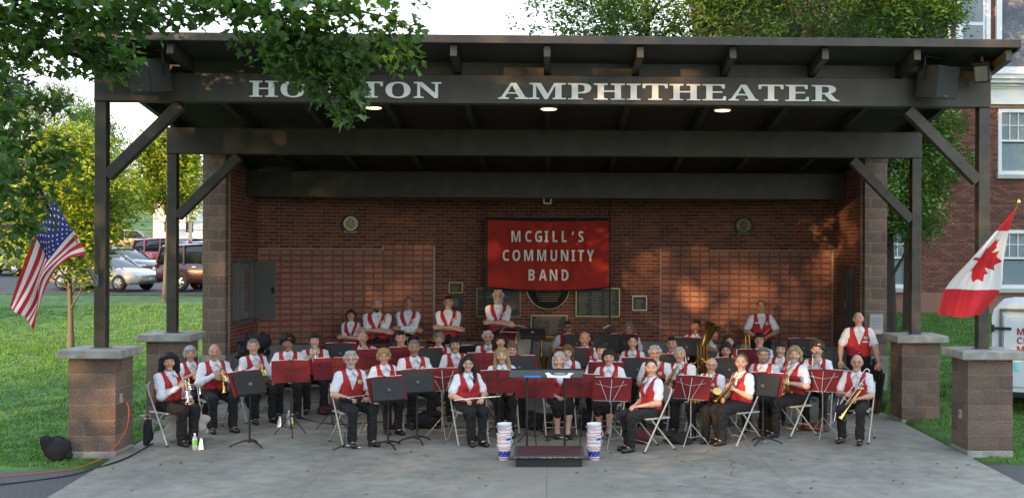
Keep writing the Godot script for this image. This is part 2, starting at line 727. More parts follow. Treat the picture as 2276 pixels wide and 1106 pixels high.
func build_shelter() -> void:
	shelter = thing("amphitheater", Vector3.ZERO, "brown open-front amphitheater shelter with brick back wall and block piers", "amphitheater")
	var paint: Material = M.shelter_paint
	var timber: Material = M.timber_paint
	var sd := 1
	for s in [-1.0, 1.0]:
		for d in [D1, D2]:
			pier(s * COL_X, d, sd)
			sd += 1
	# posts, beams, knee braces
	var beams := [[D1 - 0.08, 4.675, 5.06, 6.045], [D2 - 0.08, 4.225, 4.64, 6.045]]
	for i in 2:
		var d: float = [D1, D2][i]
		var bm: Array = beams[i]
		for s in [-1.0, 1.0]:
			var top: float = bm[1]
			put("post", box_mesh(Vector3(0.15, top - 1.39, 0.15), 0.006, Vector3(s * COL_X, (top + 1.39) / 2, -d)), timber, shelter)
			var br := begin()
			bar(br, Vector3(s * (COL_X - 0.075), top - 1.0, -d), Vector3(s * (COL_X - 1.04), top - 0.035, -d), 0.145, 0.145, 0.004, Vector3.BACK)
			put("knee_brace", done(br), timber, shelter)
		put("beam", box_mesh(Vector3(bm[3] * 2, bm[2] - bm[1], 0.2), 0.006, Vector3(0, (bm[1] + bm[2]) / 2, -d)), paint, shelter)
	put("beam", box_mesh(Vector3(5.665 * 2, 0.49, 0.2), 0.006, Vector3(0, 3.955, -21.08)), paint, shelter)
	# frieze panels and rafters
	for i in 10:
		put("frieze_panel", box_mesh(Vector3(1.105, 0.2, 0.03), 0.0, Vector3(-5.4 + 1.2 * i, 5.16, -D1)), paint, shelter)
	var slope := atan(0.1405)
	for i in 11:
		var x := -6.0 + 1.2 * i
		var r := begin()
		var d0 := 14.24
		var dz := 9.1
		for part in [0]:
			bar(r, Vector3(x, roof_y(d0) - 0.083, -d0), Vector3(x, roof_y(d0 + dz) - 0.083, -d0 - dz), 0.085, 0.15, 0.0, UP)
		put("rafter", done(r), timber, shelter)
	var deck := begin()
	bar(deck, Vector3(0, roof_y(14.15) + 0.02, -14.15), Vector3(0, roof_y(23.4) + 0.02, -23.4), 12.2, 0.03, 0.0, UP)
	put("roof", done(deck), M.roof_deck, shelter)
	put("fascia", box_mesh(Vector3(12.24, 0.105, 0.04), 0.004, Vector3(0.0, roof_y(14.16) + 0.035, -14.16)), paint, shelter)
	for s in [-1.0, 1.0]:
		var f := begin()
		bar(f, Vector3(s * 6.1, roof_y(14.19) + 0.02, -14.19), Vector3(s * 6.1, roof_y(23.4) + 0.02, -23.4), 0.03, 0.11, 0.0, UP)
		put("rake_board", done(f), paint, shelter)
	# masonry: concrete plinth, block pilasters, brick walls
	var cl := Vector3(-5.69, 0, -21.88)
	var cr := Vector3(5.69, 0, -21.88)
	var jl := Vector3(-2.33, 0, -22.98)
	var jr := Vector3(2.33, 0, -22.98)
	var plan := [[Vector3(-5.69, 0, -19.98), cl, 4.24], [cl, jl, 4.1], [jl, jr, 4.1], [jr, cr, 4.1], [cr, Vector3(5.69, 0, -19.98), 4.24]]
	var brick := box_mesh(Vector3(0.195, 0.058, 0.03), 0.0)
	var bm4 := [M.brick0, M.brick1, M.brick2, M.brick3]
	var quota := [24, 45, 165, 45, 21]
	var pave := engraved_mesh()
	var pv := []
	for i in 4:
		pv.append(engraved_material(i))
	for i in 5:
		var a: Vector3 = plan[i][0]
		var b: Vector3 = plan[i][1]
		var dir := (b - a).normalized()
		var n := Vector3(-dir.z, 0, dir.x)
		if n.dot(cam_at - a) < 0:
			n = -n
		var mid := (a + b) / 2
		var len := (b - a).length()
		var bas := Basis(dir, UP, dir.cross(UP))
		var wall := holder("brick_wall", shelter)
		var top: float = plan[i][2]
		put("mortar_bed", box_mesh(Vector3(len + (0.0 if i == 2 else 0.1), top - 0.85, 0.2)), M.mortar, wall, Transform3D(bas, mid - n * 0.092 + UP * (0.85 + (top - 0.85) / 2)))
		put("plinth", box_mesh(Vector3(len + 0.02, 0.9, 0.24), 0.004), M.cast_concrete, wall, Transform3D(bas, mid - n * 0.1 + UP * 0.39))
		var list := []
		var skip = null
		if i == 1 or i == 3:
			skip = func(p: Vector3) -> bool:
				var t: float = (p - a).dot(dir)
				if i == 3:
					t = len - t
				return p.y > 0.85 and p.y < (2.73 if t < len - 1.05 else 2.84) and t > 0.02
			var rows := 17
			var cols := int(len / 0.2032)
			var el := []
			for r in rows:
				for c in cols:
					var t := 0.1 + 0.2032 * c + 0.03
					var far := t if i == 1 else len - t
					if r == 16 and far < len - 1.05:
						continue
					var p := a + dir * t + UP * (0.85 + 0.117 * (r + 0.5))
					el.append(Transform3D(Basis(dir if n.dot(dir.cross(UP)) > 0 else -dir, UP, n), p + n * 0.003))
			pieces("engraved_brick", "engraved_bricks", pave, pv, el, 150, wall, cam_at + Vector3(0, -1.2, 0))
		brick_run(a, b, 0.85, top, list, skip)
		pieces("brick", "bricks", brick, bm4, list, quota[i], wall, cam_at + Vector3(0, -0.6, 0) if i != 2 else Vector3(1.3, 1.9, 0))
	for s in [-1.0, 1.0]:
		var p := holder("pilaster", shelter, Vector3(s * 5.895, 0, -19.86))
		put("plinth", box_mesh(Vector3(0.43, 0.9, 0.26), 0.006, Vector3(0, 0.385, 0)), M.cast_concrete, p)
		put("mortar_core", box_mesh(Vector3(0.392, 3.62, 0.222), 0.0, Vector3(0, 2.645, 0)), M.block_mortar, p)
		var long := block_mesh(0.285, 0.194, 0.228, 40)
		var short := block_mesh(0.106, 0.194, 0.228, 41)
		for r in 18:
			var e := 1.0 if r % 2 else -1.0
			var y := 0.84 + 0.2032 * (r + 0.5)
			put("block", long, M["block%d" % ((r * 3 + 1) % 4)], p, Transform3D(Basis(), Vector3(e * 0.0575, y, 0)))
			put("block", short, M["block%d" % ((r * 5 + 2) % 4)], p, Transform3D(Basis(), Vector3(-e * 0.147, y, 0)))
	# lettering on the front beam
	for w in [["HOULTON", -3.98, -1.42], ["AMPHITHEATER", -0.66, 3.96]]:
		var t := text_mesh(w[0], 0.29, 0.02, "Droid Serif", 700)
		var bb := t.get_aabb()
		var sx: float = (w[2] - w[1]) / bb.size.x
		var sy := 0.218 / bb.size.y
		put("lettering", t, M.letter_white, shelter, Transform3D(Basis().scaled(Vector3(sx, sy, 1)), Vector3((w[1] + w[2]) / 2 - bb.get_center().x * sx, 4.845 - bb.get_center().y * sy, -D1 + 0.112)))


func engraved_mesh() -> ArrayMesh:
	var st := begin()
	var h := Vector3(0.1009, 0.0578, 0.014)
	quad(st, Vector3(-h.x, -h.y, h.z), Vector3(h.x, -h.y, h.z), Vector3(h.x, h.y, h.z), Vector3(-h.x, h.y, h.z), true)
	for e in [[Vector3(-h.x, -h.y, h.z), Vector3(-h.x, -h.y, -h.z), Vector3(h.x, -h.y, -h.z), Vector3(h.x, -h.y, h.z)], [Vector3(h.x, h.y, h.z), Vector3(h.x, h.y, -h.z), Vector3(-h.x, h.y, -h.z), Vector3(-h.x, h.y, h.z)], [Vector3(h.x, -h.y, h.z), Vector3(h.x, -h.y, -h.z), Vector3(h.x, h.y, -h.z), Vector3(h.x, h.y, h.z)], [Vector3(-h.x, h.y, h.z), Vector3(-h.x, h.y, -h.z), Vector3(-h.x, -h.y, -h.z), Vector3(-h.x, -h.y, h.z)]]:
		for k in [0, 2, 1, 0, 3, 2]:
			st.set_uv(Vector2(0.02, 0.03))
			st.add_vertex(e[k])
	return done(st)


func engraved_material(sd: int) -> StandardMaterial3D:   # red paver whose cut lines of names are filled pale
	var r := RandomNumberGenerator.new()
	r.seed = 70 + sd
	var im := Image.create(96, 54, false, Image.FORMAT_RGB8)
	var k: float = [0.9, 1.0, 1.1, 0.8][sd]
	var base := lin(0.235 * k, 0.08 * k, 0.056 * k)
	im.fill(base)
	for y in 54:
		for x in 96:
			im.set_pixel(x, y, base * r.randf_range(0.88, 1.08))
	var pale := lin(0.48, 0.34, 0.24)
	var lines := [[13, 24], [30, 41]]
	for ln in lines:
		var x := r.randi_range(6, 11)
		var end := 96 - r.randi_range(6, 11)
		while x < end:
			var w := r.randi_range(2, 4)
			for yy in range(ln[0], ln[1]):
				for xx in range(x, mini(x + w, end)):
					if r.randf() < 0.86:
						im.set_pixel(xx, yy, pale * r.randf_range(0.9, 1.05))
			x += w + r.randi_range(1, 2)
	var m := mat("engraved%d" % sd, Color.WHITE, 0.9)
	m.albedo_texture = ImageTexture.create_from_image(im)
	return m


# ------------------------------------------------------------------ things fixed to the shelter
func plaque(at: Vector3, w: float, h: float, label: String, rows: int, cols: int, rim: Color, sd: int, head := "") -> Node3D:
	var t := thing("plaque", at, label, "plaque", "bronze plaques on the centre wall")
	var r := RandomNumberGenerator.new()
	r.seed = sd
	put("plate", box_mesh(Vector3(w - 0.02, h - 0.02, 0.02), 0.0, Vector3(0, 0, 0.012)), M.bronze_dark, t)
	var rm := mat("rim%d" % sd, rim, 0.35, 0.6)
	for e in 4:
		var hz := e < 2
		var s := -1.0 if e % 2 else 1.0
		put("rim", box_mesh(Vector3(w if hz else 0.022, 0.022 if hz else h - 0.044, 0.034), 0.003, Vector3(0.0 if hz else s * (w / 2 - 0.011), s * (h / 2 - 0.011) if hz else 0.0, 0.018)), rm, t)
	var st := begin()
	for c in cols:
		for i in rows:
			var y := h / 2 - 0.075 - (h - 0.12) * (i + 0.5) / rows
			var x0 := -w / 2 + 0.06 + (w - 0.12) * c / cols
			var ww := (w - 0.12) / cols
			var x := x0 + r.randf_range(0.0, 0.02)
			var end := x0 + ww * r.randf_range(0.55, 0.85)
			while x < end:
				var k := r.randf_range(0.006, 0.018)
				box(st, Vector3(x + k / 2, y, 0.0235), Vector3(k, minf(0.011, (h - 0.12) / rows * 0.55), 0.003))
				x += k + 0.007
	put("lettering", done(st), M.bronze_text, t)
	if head:
		var tm := text_mesh(head, 0.05, 0.004, "Droid Serif")
		put("heading", tm, M.bronze_text, t, Transform3D(Basis(), Vector3(0, h / 2 - 0.06, 0.024)))
	return t


func emblem(at: Vector3, turn: float, label: String) -> void:   # gear wheel in relief on a dark round plate
	var t := thing("round_emblem", at, label, "emblem", "gear wheel emblems on the back wall", turn)
	var p := begin()
	lathe(p, Vector3.ZERO, Vector3.BACK, [[0.0, 0.2], [0.02, 0.2], [0.026, 0.19], [0.026, 0.001]], 32)
	put("plate", done(p), M.bronze_dark, t)
	var g := begin()
	var gc := Vector3(0, 0.03, 0.026)
	for k in 24:
		var a := TAU * k / 24
		var d := Vector3(cos(a), sin(a), 0)
		box(g, gc + d * 0.13 + Vector3(0, 0, 0.006), Vector3(0.02, 0.02, 0.014), 0.0, Basis(Vector3.BACK, a))
	lathe(g, gc, Vector3.BACK, [[0.0, 0.125], [0.012, 0.125], [0.012, 0.11], [0.0, 0.11]], 32, false)
	lathe(g, gc, Vector3.BACK, [[0.0, 0.085], [0.012, 0.085], [0.012, 0.072], [0.0, 0.072]], 32, false)
	lathe(g, gc, Vector3.BACK, [[0.0, 0.03], [0.014, 0.03], [0.014, 0.014], [0.0, 0.014]], 20, false)
	for k in 6:
		var a := TAU * k / 6 + 0.2
		var d := Vector3(cos(a), sin(a), 0)
		box(g, gc + d * 0.05 + Vector3(0, 0, 0.006), Vector3(0.05, 0.012, 0.01), 0.0, Basis(Vector3.BACK, a))
	for k in 18:
		var a := TAU * k / 18
		box(g, gc + Vector3(cos(a), sin(a), 0) * 0.098 + Vector3(0, 0, 0.004), Vector3(0.012, 0.016, 0.008), 0.0, Basis(Vector3.BACK, a))
	put("gear_wheel", done(g), M.bronze_edge, t)
	put("lettering", text_mesh("ROTARY", 0.07, 0.008), M.bronze_text, t, Transform3D(Basis(), Vector3(0, -0.145, 0.029)))


func build_shelter_fittings() -> void:
	mat("bronze_text", lin(0.30, 0.25, 0.13), 0.5, 0.4)
	var gold := lin(0.50, 0.42, 0.16)
	var brown := lin(0.30, 0.22, 0.12)
	var z := -22.955
	plaque(Vector3(-1.9, 1.95, z), 0.29, 0.23, "small dark plaque with bright gold frame, upper left of the banner", 4, 1, gold, 1)
	plaque(Vector3(-1.88, 1.66, z), 0.28, 0.28, "small dark plaque without bright frame, under the gold framed one", 8, 1, lin(0.07, 0.07, 0.06), 2)
	plaque(Vector3(-1.02, 1.65, z), 0.92, 0.6, "large dark plaque with thin brown rim behind the tall bearded man", 2, 2, brown, 3)
	plaque(Vector3(1.035, 1.655, z), 0.92, 0.6, "large dark plaque with gold rim under the banner's right corner", 14, 3, gold, 4)
	plaque(Vector3(1.905, 1.64, z), 0.31, 0.31, "small square pale rimmed plaque farthest right on the centre wall", 7, 1, lin(0.5, 0.46, 0.36), 5)
	plaque(Vector3(0.025, 1.16, z), 0.76, 0.46, "wide dark plaque with gold rim above the black music desk", 8, 2, gold, 6, "PLATINUM SUPPORT")
	var rp := thing("round_plaque", Vector3(0.005, 1.95, z), "big round dark plaque with pale rim, half hidden behind the banner", "plaque", "bronze plaques on the centre wall")
	var st := begin()
	lathe(st, Vector3.ZERO, Vector3.BACK, [[0.0, 0.43], [0.022, 0.43], [0.022, 0.001]], 48)
	put("plate", done(st), M.bronze_dark, rp)
	st = begin()
	lathe(st, Vector3.ZERO, Vector3.BACK, [[0.0, 0.45], [0.03, 0.45], [0.034, 0.444], [0.03, 0.43], [0.0, 0.428]], 48, false)
	put("rim", done(st), mat("rim_round", lin(0.5, 0.42, 0.24), 0.35, 0.6), rp)
	st = begin()
	for i in 12:
		var y := 0.28 - i * 0.05
		var w := sqrt(maxf(0.03, 0.15 - y * y)) * 0.66
		var x := -w
		while x < w:
			var k := rng.randf_range(0.008, 0.022)
			box(st, Vector3(x + k / 2, y, 0.024), Vector3(k, 0.015, 0.004))
			x += k + 0.008
	put("lettering", done(st), M.bronze_text, rp)
	var yaw := atan2(1.1, 3.36)
	emblem(Vector3(-3.98, 3.22, -22.43), yaw, "round gear wheel emblem on the left brick wall above the memorial bricks")
	emblem(Vector3(3.98, 3.22, -22.43), -yaw, "round gear wheel emblem on the right brick wall above the memorial bricks")
	# banner on a pipe frame
	var bn := thing("banner", Vector3(0.0, 2.655, -22.6), "red cloth banner with white letters reading MCGILL'S COMMUNITY BAND", "banner")
	var red := mat("banner_red", lin(0.36, 0.02, 0.012), 0.85)
	red.backlight_enabled = true
	red.backlight = lin(0.12, 0.004, 0.002)
	var cl := begin()
	cl.set_smooth_group(1)
	var C := func(u: float, v: float) -> Vector3:
		var x := lerpf(-1.245, 1.26, u) * (1.0 - 0.02 * v * (1.0 - absf(2 * u - 1)))
		var sag := 0.05 * (1.0 - pow(2 * u - 1, 2)) * v
		var zz := 0.018 * sin(u * 21 + v * 5) * (0.3 + v) + 0.03 * exp(-pow((u - 0.15 - v * 0.3) * 9, 2)) * v + 0.012 * sin(u * 47 - v * 11)
		return Vector3(x, 0.7 - 1.38 * v - sag - 0.02 * (1 - pow(2 * u - 1, 2)), zz)
	for i in 48:
		for j in 24:
			quad(cl, C.call(i / 48.0, (j + 1) / 24.0), C.call((i + 1) / 48.0, (j + 1) / 24.0), C.call((i + 1) / 48.0, j / 24.0), C.call(i / 48.0, j / 24.0))
	put("cloth", done(cl), red, bn)
	var hem := begin()
	for e in 4:
		var ps := []
		for i in 25:
			var t := i / 24.0
			var p: Vector3 = C.call([t, 1.0, 1.0 - t, 0.0][e], [0.0, t, 1.0, 1.0 - t][e])
			ps.append(p)
		tube(hem, ps, 0.014, 5)
	put("hem", done(hem), M.black_cloth, bn)
	var white := mat("felt", lin(0.78, 0.74, 0.66), 0.9)
	var rows := [["MCGILL'S", [1147.0, 1174.6, 1197.0, 1214.7, 1233.7, 1254.0, 1273.0, 1291.0], 526.0], ["COMMUNITY", [1125.0, 1148.0, 1175.0, 1204.0, 1231.0, 1255.0, 1274.0, 1291.0, 1312.0], 568.0], ["BAND", [1182.0, 1207.0, 1230.5, 1256.0], 611.5]]
	for rw in rows:
		for i in rw[0].length():
			var ch: String = rw[0][i]
			if ch == "'":
				ch = "\u2018"
			var tm := text_mesh(ch, 0.30, 0.012)
			var bb := tm.get_aabb()
			var k := 0.225 / maxf(bb.size.y, 0.09)
			if ch == "\u2018":
				k = 1.0
			var c := bb.get_center()
			var pos := Vector3((rw[1][i] - 1218.0) / 109.0, (563.0 - rw[2]) / 109.0 + 0.012, 0.062)
			if ch == "\u2018":
				pos.y += 0.07
			var b := Basis(Vector3.BACK, rng.randf_range(-0.035, 0.035)).scaled(Vector3(k * 0.80, k, 1))
			put("letter", tm, white, bn, Transform3D(b, pos - b * c))
	var fr := thing("banner_poles", Vector3(0.0, 0.0, -22.62), "black pipe frame on two tall poles that carries the red banner", "banner frame")
	for s in [-1.0, 1.0]:
		var p := begin()
		tube(p, [Vector3(s * 1.27, 0.02, 0), Vector3(s * 1.27, 3.75, 0)], 0.017, 8)
		put("pole", done(p), M.black_metal, fr)
		var q := begin()
		for k in 3:
			var a := TAU * k / 3 + 0.5
			tube(q, [Vector3(s * 1.27, 0.35, 0), Vector3(s * 1.27 + cos(a) * 0.3, 0.02, sin(a) * 0.3)], 0.012, 6)
		put("tripod", done(q), M.black_metal, fr)
	var cb := begin()
	tube(cb, [Vector3(-1.3, 3.39, 0), Vector3(0, 3.375, 0), Vector3(1.3, 3.385, 0)], 0.02, 8)
	for x in [-1.15, -0.65, -0.02, 0.6, 1.15]:
		box(cb, Vector3(x, 3.39, 0.0), Vector3(0.03, 0.09, 0.05))
	put("crossbar", done(cb), M.black_metal, fr)
	# ceiling lamps
	var glow := mat("lamp_glow", Color(1.0, 0.86, 0.66), 0.5)
	glow.emission_enabled = true
	glow.emission = Color(1.0, 0.84, 0.6)
	glow.emission_energy_multiplier = 1.6
	for i in 3:
		var x := -2.53 + 2.55 * i
		var t := thing("ceiling_lamp", Vector3(x, 4.79, -16.2), ["lit round ceiling lamp behind the hanging maple leaves", "lit round ceiling lamp at the middle of the roof", "lit round ceiling lamp under the letters TER"][i], "lamp", "lit ceiling lamps behind the front beam")
		var c := begin()
		lathe(c, Vector3(0, -0.02, 0), UP, [[0.0, 0.135], [0.035, 0.14], [0.22, 0.11], [0.3, 0.03]], 20)
		put("housing", done(c), M.grey_metal, t)
		var g := begin()
		lathe(g, Vector3(0, -0.045, 0), UP, [[0.012, 0.09], [0.018, 0.112], [0.024, 0.114]], 20)
		put("diffuser", done(g), glow, t)
		var l := SpotLight3D.new()
		l.name = "lamp_light"
		l.light_color = Color(1.0, 0.84, 0.6)
		l.light_energy = 0.35
		l.light_size = 0.1
		l.spot_angle = 70.0
		l.spot_range = 12.0
		l.spot_attenuation = 2.0
		l.shadow_enabled = true
		l.position = Vector3(x, 4.72, -16.2)
		l.rotation.x = -PI / 2
		add_child(l)
	# loudspeakers and floodlights under the eaves
	for s in [-1.0, 1.0]:
		var side := "right" if s > 0 else "left"
		var sp := thing("loudspeaker", Vector3(s * 5.16, 4.95, -14.62), "black wedge loudspeaker hung under the %s end of the roof" % side, "loudspeaker", "loudspeakers under the eaves", s * 0.55)
		sp.rotation.x = 0.16
		var b := begin()
		var o := PackedVector2Array([Vector2(-0.21, 0.2), Vector2(0.21, 0.2), Vector2(0.12, -0.2), Vector2(-0.12, -0.2)])
		slab(b, o, 0.42, Transform3D(Basis(Vector3.RIGHT, PI / 2), Vector3(0, 0.22, 0)))
		put("cabinet", done(b), M.speaker_box if M.has("speaker_box") else mat("speaker_box", lin(0.035, 0.032, 0.028), 0.6), sp)
		var gm := mat("speaker_grille%s" % side, lin(0.018, 0.018, 0.018), 0.6)
		grain(gm, 18.0, noise_tex(0.2, 0.3, 1.0, 2, 30), noise_tex(0.2, 0.0, 1.0, 2, 30), 0.2, false)
		put("grille", box_mesh(Vector3(0.40, 0.40, 0.012), 0.003, Vector3(0, 0.01, 0.207)), gm, sp)
		put("badge", box_mesh(Vector3(0.07, 0.014, 0.004), 0.0, Vector3(0, -0.165, 0.215)), M.grey_metal, sp)
		var br := begin()
		bar(br, Vector3(-0.23, 0.02, 0), Vector3(-0.23, 0.33, -0.02), 0.03, 0.01)
		bar(br, Vector3(0.23, 0.02, 0), Vector3(0.23, 0.33, -0.02), 0.03, 0.01)
		bar(br, Vector3(-0.23, 0.33, -0.02), Vector3(0.23, 0.33, -0.02), 0.03, 0.01)
		put("bracket", done(br), M.black_metal, sp)
		var fl := thing("floodlight", Vector3(s * 5.8, 5.1, -14.62), "black floodlight with glass front at the %s roof corner" % side, "floodlight", "floodlights at the roof corners", -s * 0.55)
		fl.rotation.x = 0.35
		var f := begin()
		slab(f, PackedVector2Array([Vector2(-0.1, 0.13), Vector2(0.1, 0.13), Vector2(0.1, -0.13), Vector2(-0.1, -0.13)]), 0.16, Transform3D(Basis(), Vector3(0, 0, -0.08)))
		put("housing", done(f), M.black_metal, fl)
		put("lens", box_mesh(Vector3(0.16, 0.2, 0.01), 0.0, Vector3(0, -0.005, 0.086)), mat("flood_lens" + side, lin(0.16, 0.17, 0.15), 0.12, 0.5), fl)
		put("hood", box_mesh(Vector3(0.22, 0.012, 0.12), 0.0, Vector3(0, 0.142, 0.1)), M.black_metal, fl)
		put("arm", box_mesh(Vector3(0.03, 0.2, 0.03), 0.0, Vector3(0, 0.22, -0.04)), M.grey_metal, fl)
	# electrical cabinet with an open door on the left wall, shut cabinet on the right wall
	var ec := thing("electrical_cabinet", Vector3(-5.69, 1.95, -20.6), "grey electrical cabinet with open door on the left side wall", "cabinet")
	for e in 4:
		var hz := e < 2
		var s2 := 1.0 if e % 2 else -1.0
		put("frame", box_mesh(Vector3(0.14, 0.05 if hz else 1.1, 1.0 if hz else 0.05), 0.004, Vector3(0.075, s2 * 0.55 if hz else 0.0, 0.0 if hz else s2 * 0.475)), M.cab_grey if M.has("cab_grey") else mat("cab_grey", lin(0.10, 0.105, 0.095), 0.5, 0.1), ec)
	put("back_panel", box_mesh(Vector3(0.02, 1.05, 0.9), 0.0, Vector3(0.03, 0, 0)), mat("cab_inside", lin(0.16, 0.175, 0.18), 0.5), ec)
	for k in 11:
		put("breaker", box_mesh(Vector3(0.05, 0.05, 0.13), 0.006, Vector3(0.065, 0.36 - k * 0.072, -0.3)), M.breaker_red if M.has("breaker_red") else mat("breaker_red", lin(0.16, 0.07, 0.06), 0.5), ec)
	var dr := put("door", box_mesh(Vector3(0.4, 1.08, 0.03), 0.005, Vector3(0.2, 0, 0)), M.cab_grey, ec, Transform3D(Basis(UP, -0.06), Vector3(0.15, 0.0, -0.5)))
	put("latch", box_mesh(Vector3(0.05, 0.11, 0.03), 0.005, Vector3(0.36, 0, 0.03)), M.black_metal, dr)
	var cb2 := thing("wall_cabinet", Vector3(5.69, 1.72, -20.75), "tall dark shut cabinet on the right side wall", "cabinet")
	put("body", box_mesh(Vector3(0.12, 1.4, 0.86), 0.01, Vector3(-0.06, 0, 0)), mat("cab_dark", lin(0.035, 0.036, 0.034), 0.5), cb2)
	put("door", box_mesh(Vector3(0.02, 1.3, 0.76), 0.004, Vector3(-0.132, 0, 0)), M.cab_dark, cb2)
	put("handle", box_mesh(Vector3(0.03, 0.12, 0.03), 0.005, Vector3(-0.155, 0, 0.3)), M.grey_metal, cb2)
	var no := thing("notice", Vector3(5.9, 1.42, -19.73), "white framed notice on the right block pilaster", "notice")
	put("frame", box_mesh(Vector3(0.26, 0.37, 0.02), 0.004), mat("notice_frame", lin(0.22, 0.22, 0.21), 0.5), no)
	put("sheet", box_mesh(Vector3(0.22, 0.33, 0.006), 0.0, Vector3(0, 0, 0.012)), mat("notice_sheet", lin(0.34, 0.35, 0.35), 0.6), no)
	var nl := begin()
	for i in 9:
		var x := -0.08
		while x < 0.075:
			var k := rng.randf_range(0.008, 0.024)
			box(nl, Vector3(x + k / 2, 0.11 - i * 0.026, 0.0158), Vector3(k, 0.009, 0.001))
			x += k + 0.008
	put("print", done(nl), mat("notice_print", lin(0.14, 0.14, 0.14), 0.8), no)
	var ot := thing("wall_outlet", Vector3(0.86, 0.79, -22.85), "grey double socket box on the concrete base of the back wall", "outlet")
	put("box", box_mesh(Vector3(0.16, 0.12, 0.05), 0.006), M.grey_outlet if M.has("grey_outlet") else mat("grey_outlet", lin(0.3, 0.3, 0.28), 0.5), ot)
	for s in [-1.0, 1.0]:
		put("socket", box_mesh(Vector3(0.035, 0.05, 0.01), 0.003, Vector3(s * 0.035, 0, 0.028)), M.black_plastic, ot)
	var brk := thing("beam_hook", Vector3(-0.01, 3.655, -21.05), "pale square U-shaped bracket under the rear beam above the banner", "bracket")
	var hk := begin()
	box(hk, Vector3(-0.065, 0, 0), Vector3(0.022, 0.11, 0.03))
	box(hk, Vector3(0.065, 0, 0), Vector3(0.022, 0.11, 0.03))
	box(hk, Vector3(0, -0.045, 0), Vector3(0.108, 0.025, 0.03))
	put("hook", done(hk), mat("hook_paint", lin(0.42, 0.42, 0.3), 0.5), brk)
	for s in [[5.665, 0.5, -14.98, "grey weatherproof socket on the inner side of the right front pier"], [-5.665, 0.72, -14.9, "grey weatherproof socket with orange plug on the left front pier"]]:
		var o := thing("pier_outlet", Vector3(s[0], s[1], s[2]), s[3], "outlet", "weatherproof sockets on the front piers")
		var sg := -signf(s[0])
		put("cover", box_mesh(Vector3(0.04, 0.12, 0.075), 0.006, Vector3(sg * 0.012, 0, 0)), M.grey_outlet, o)
		put("flap", box_mesh(Vector3(0.01, 0.05, 0.05), 0.003, Vector3(sg * 0.036, 0.02, 0)), M.grey_metal, o)


# ------------------------------------------------------------------ brick campus building behind on the right
func sash_window(b: Node3D, x: float, y0: float, y1: float, w: float) -> void:
	var wn := holder("window", b, Vector3(x, (y0 + y1) / 2, 0))
	var h := y1 - y0
	var wp: Material = M.white_paint
	for s in [-1.0, 1.0]:
		put("casing", box_mesh(Vector3(0.1, h, 0.1), 0.006, Vector3(s * (w / 2 - 0.05), 0, 0.0)), wp, wn)
		put("casing", box_mesh(Vector3(w - 0.2, 0.1, 0.1), 0.006, Vector3(0, s * (h / 2 - 0.05), 0.0)), wp, wn)
	var iw := w - 0.2
	put("meeting_rail", box_mesh(Vector3(iw, 0.055, 0.06), 0.004, Vector3(0, 0.03, -0.01)), wp, wn)
	for k in [-1.0, 0.0, 1.0]:
		put("glazing_bar", box_mesh(Vector3(0.022, h / 2 - 0.13, 0.03), 0.0, Vector3(k * iw / 4 if k != 0.0 else 0.0, h / 4, -0.01)), wp, wn)
	put("glazing_bar", box_mesh(Vector3(iw, 0.022, 0.028), 0.0, Vector3(0, h / 4, -0.01)), wp, wn)
	put("pane", box_mesh(Vector3(iw, h / 2 - 0.1, 0.006), 0.0, Vector3(0, h / 4, -0.03)), M.window_glass, wn)
	put("pane", box_mesh(Vector3(iw, h / 2 - 0.1, 0.006), 0.0, Vector3(0, -h / 4 + 0.02, -0.05)), M.window_glass, wn)
	put("room", box_mesh(Vector3(iw + 0.1, h, 0.02), 0.0, Vector3(0, 0, -0.75)), mat("room_dark", lin(0.04, 0.055, 0.075), 0.9), wn)
	put("blind", box_mesh(Vector3(iw, h * 0.3, 0.01), 0.0, Vector3(0, h * 0.34, -0.14)), mat("blind", lin(0.06, 0.065, 0.065), 0.9), wn)
	put("sill", box_mesh(Vector3(w + 0.1, 0.12, 0.22), 0.008, Vector3(0, -h / 2 - 0.06, 0.03)), M.sill_stone, wn)


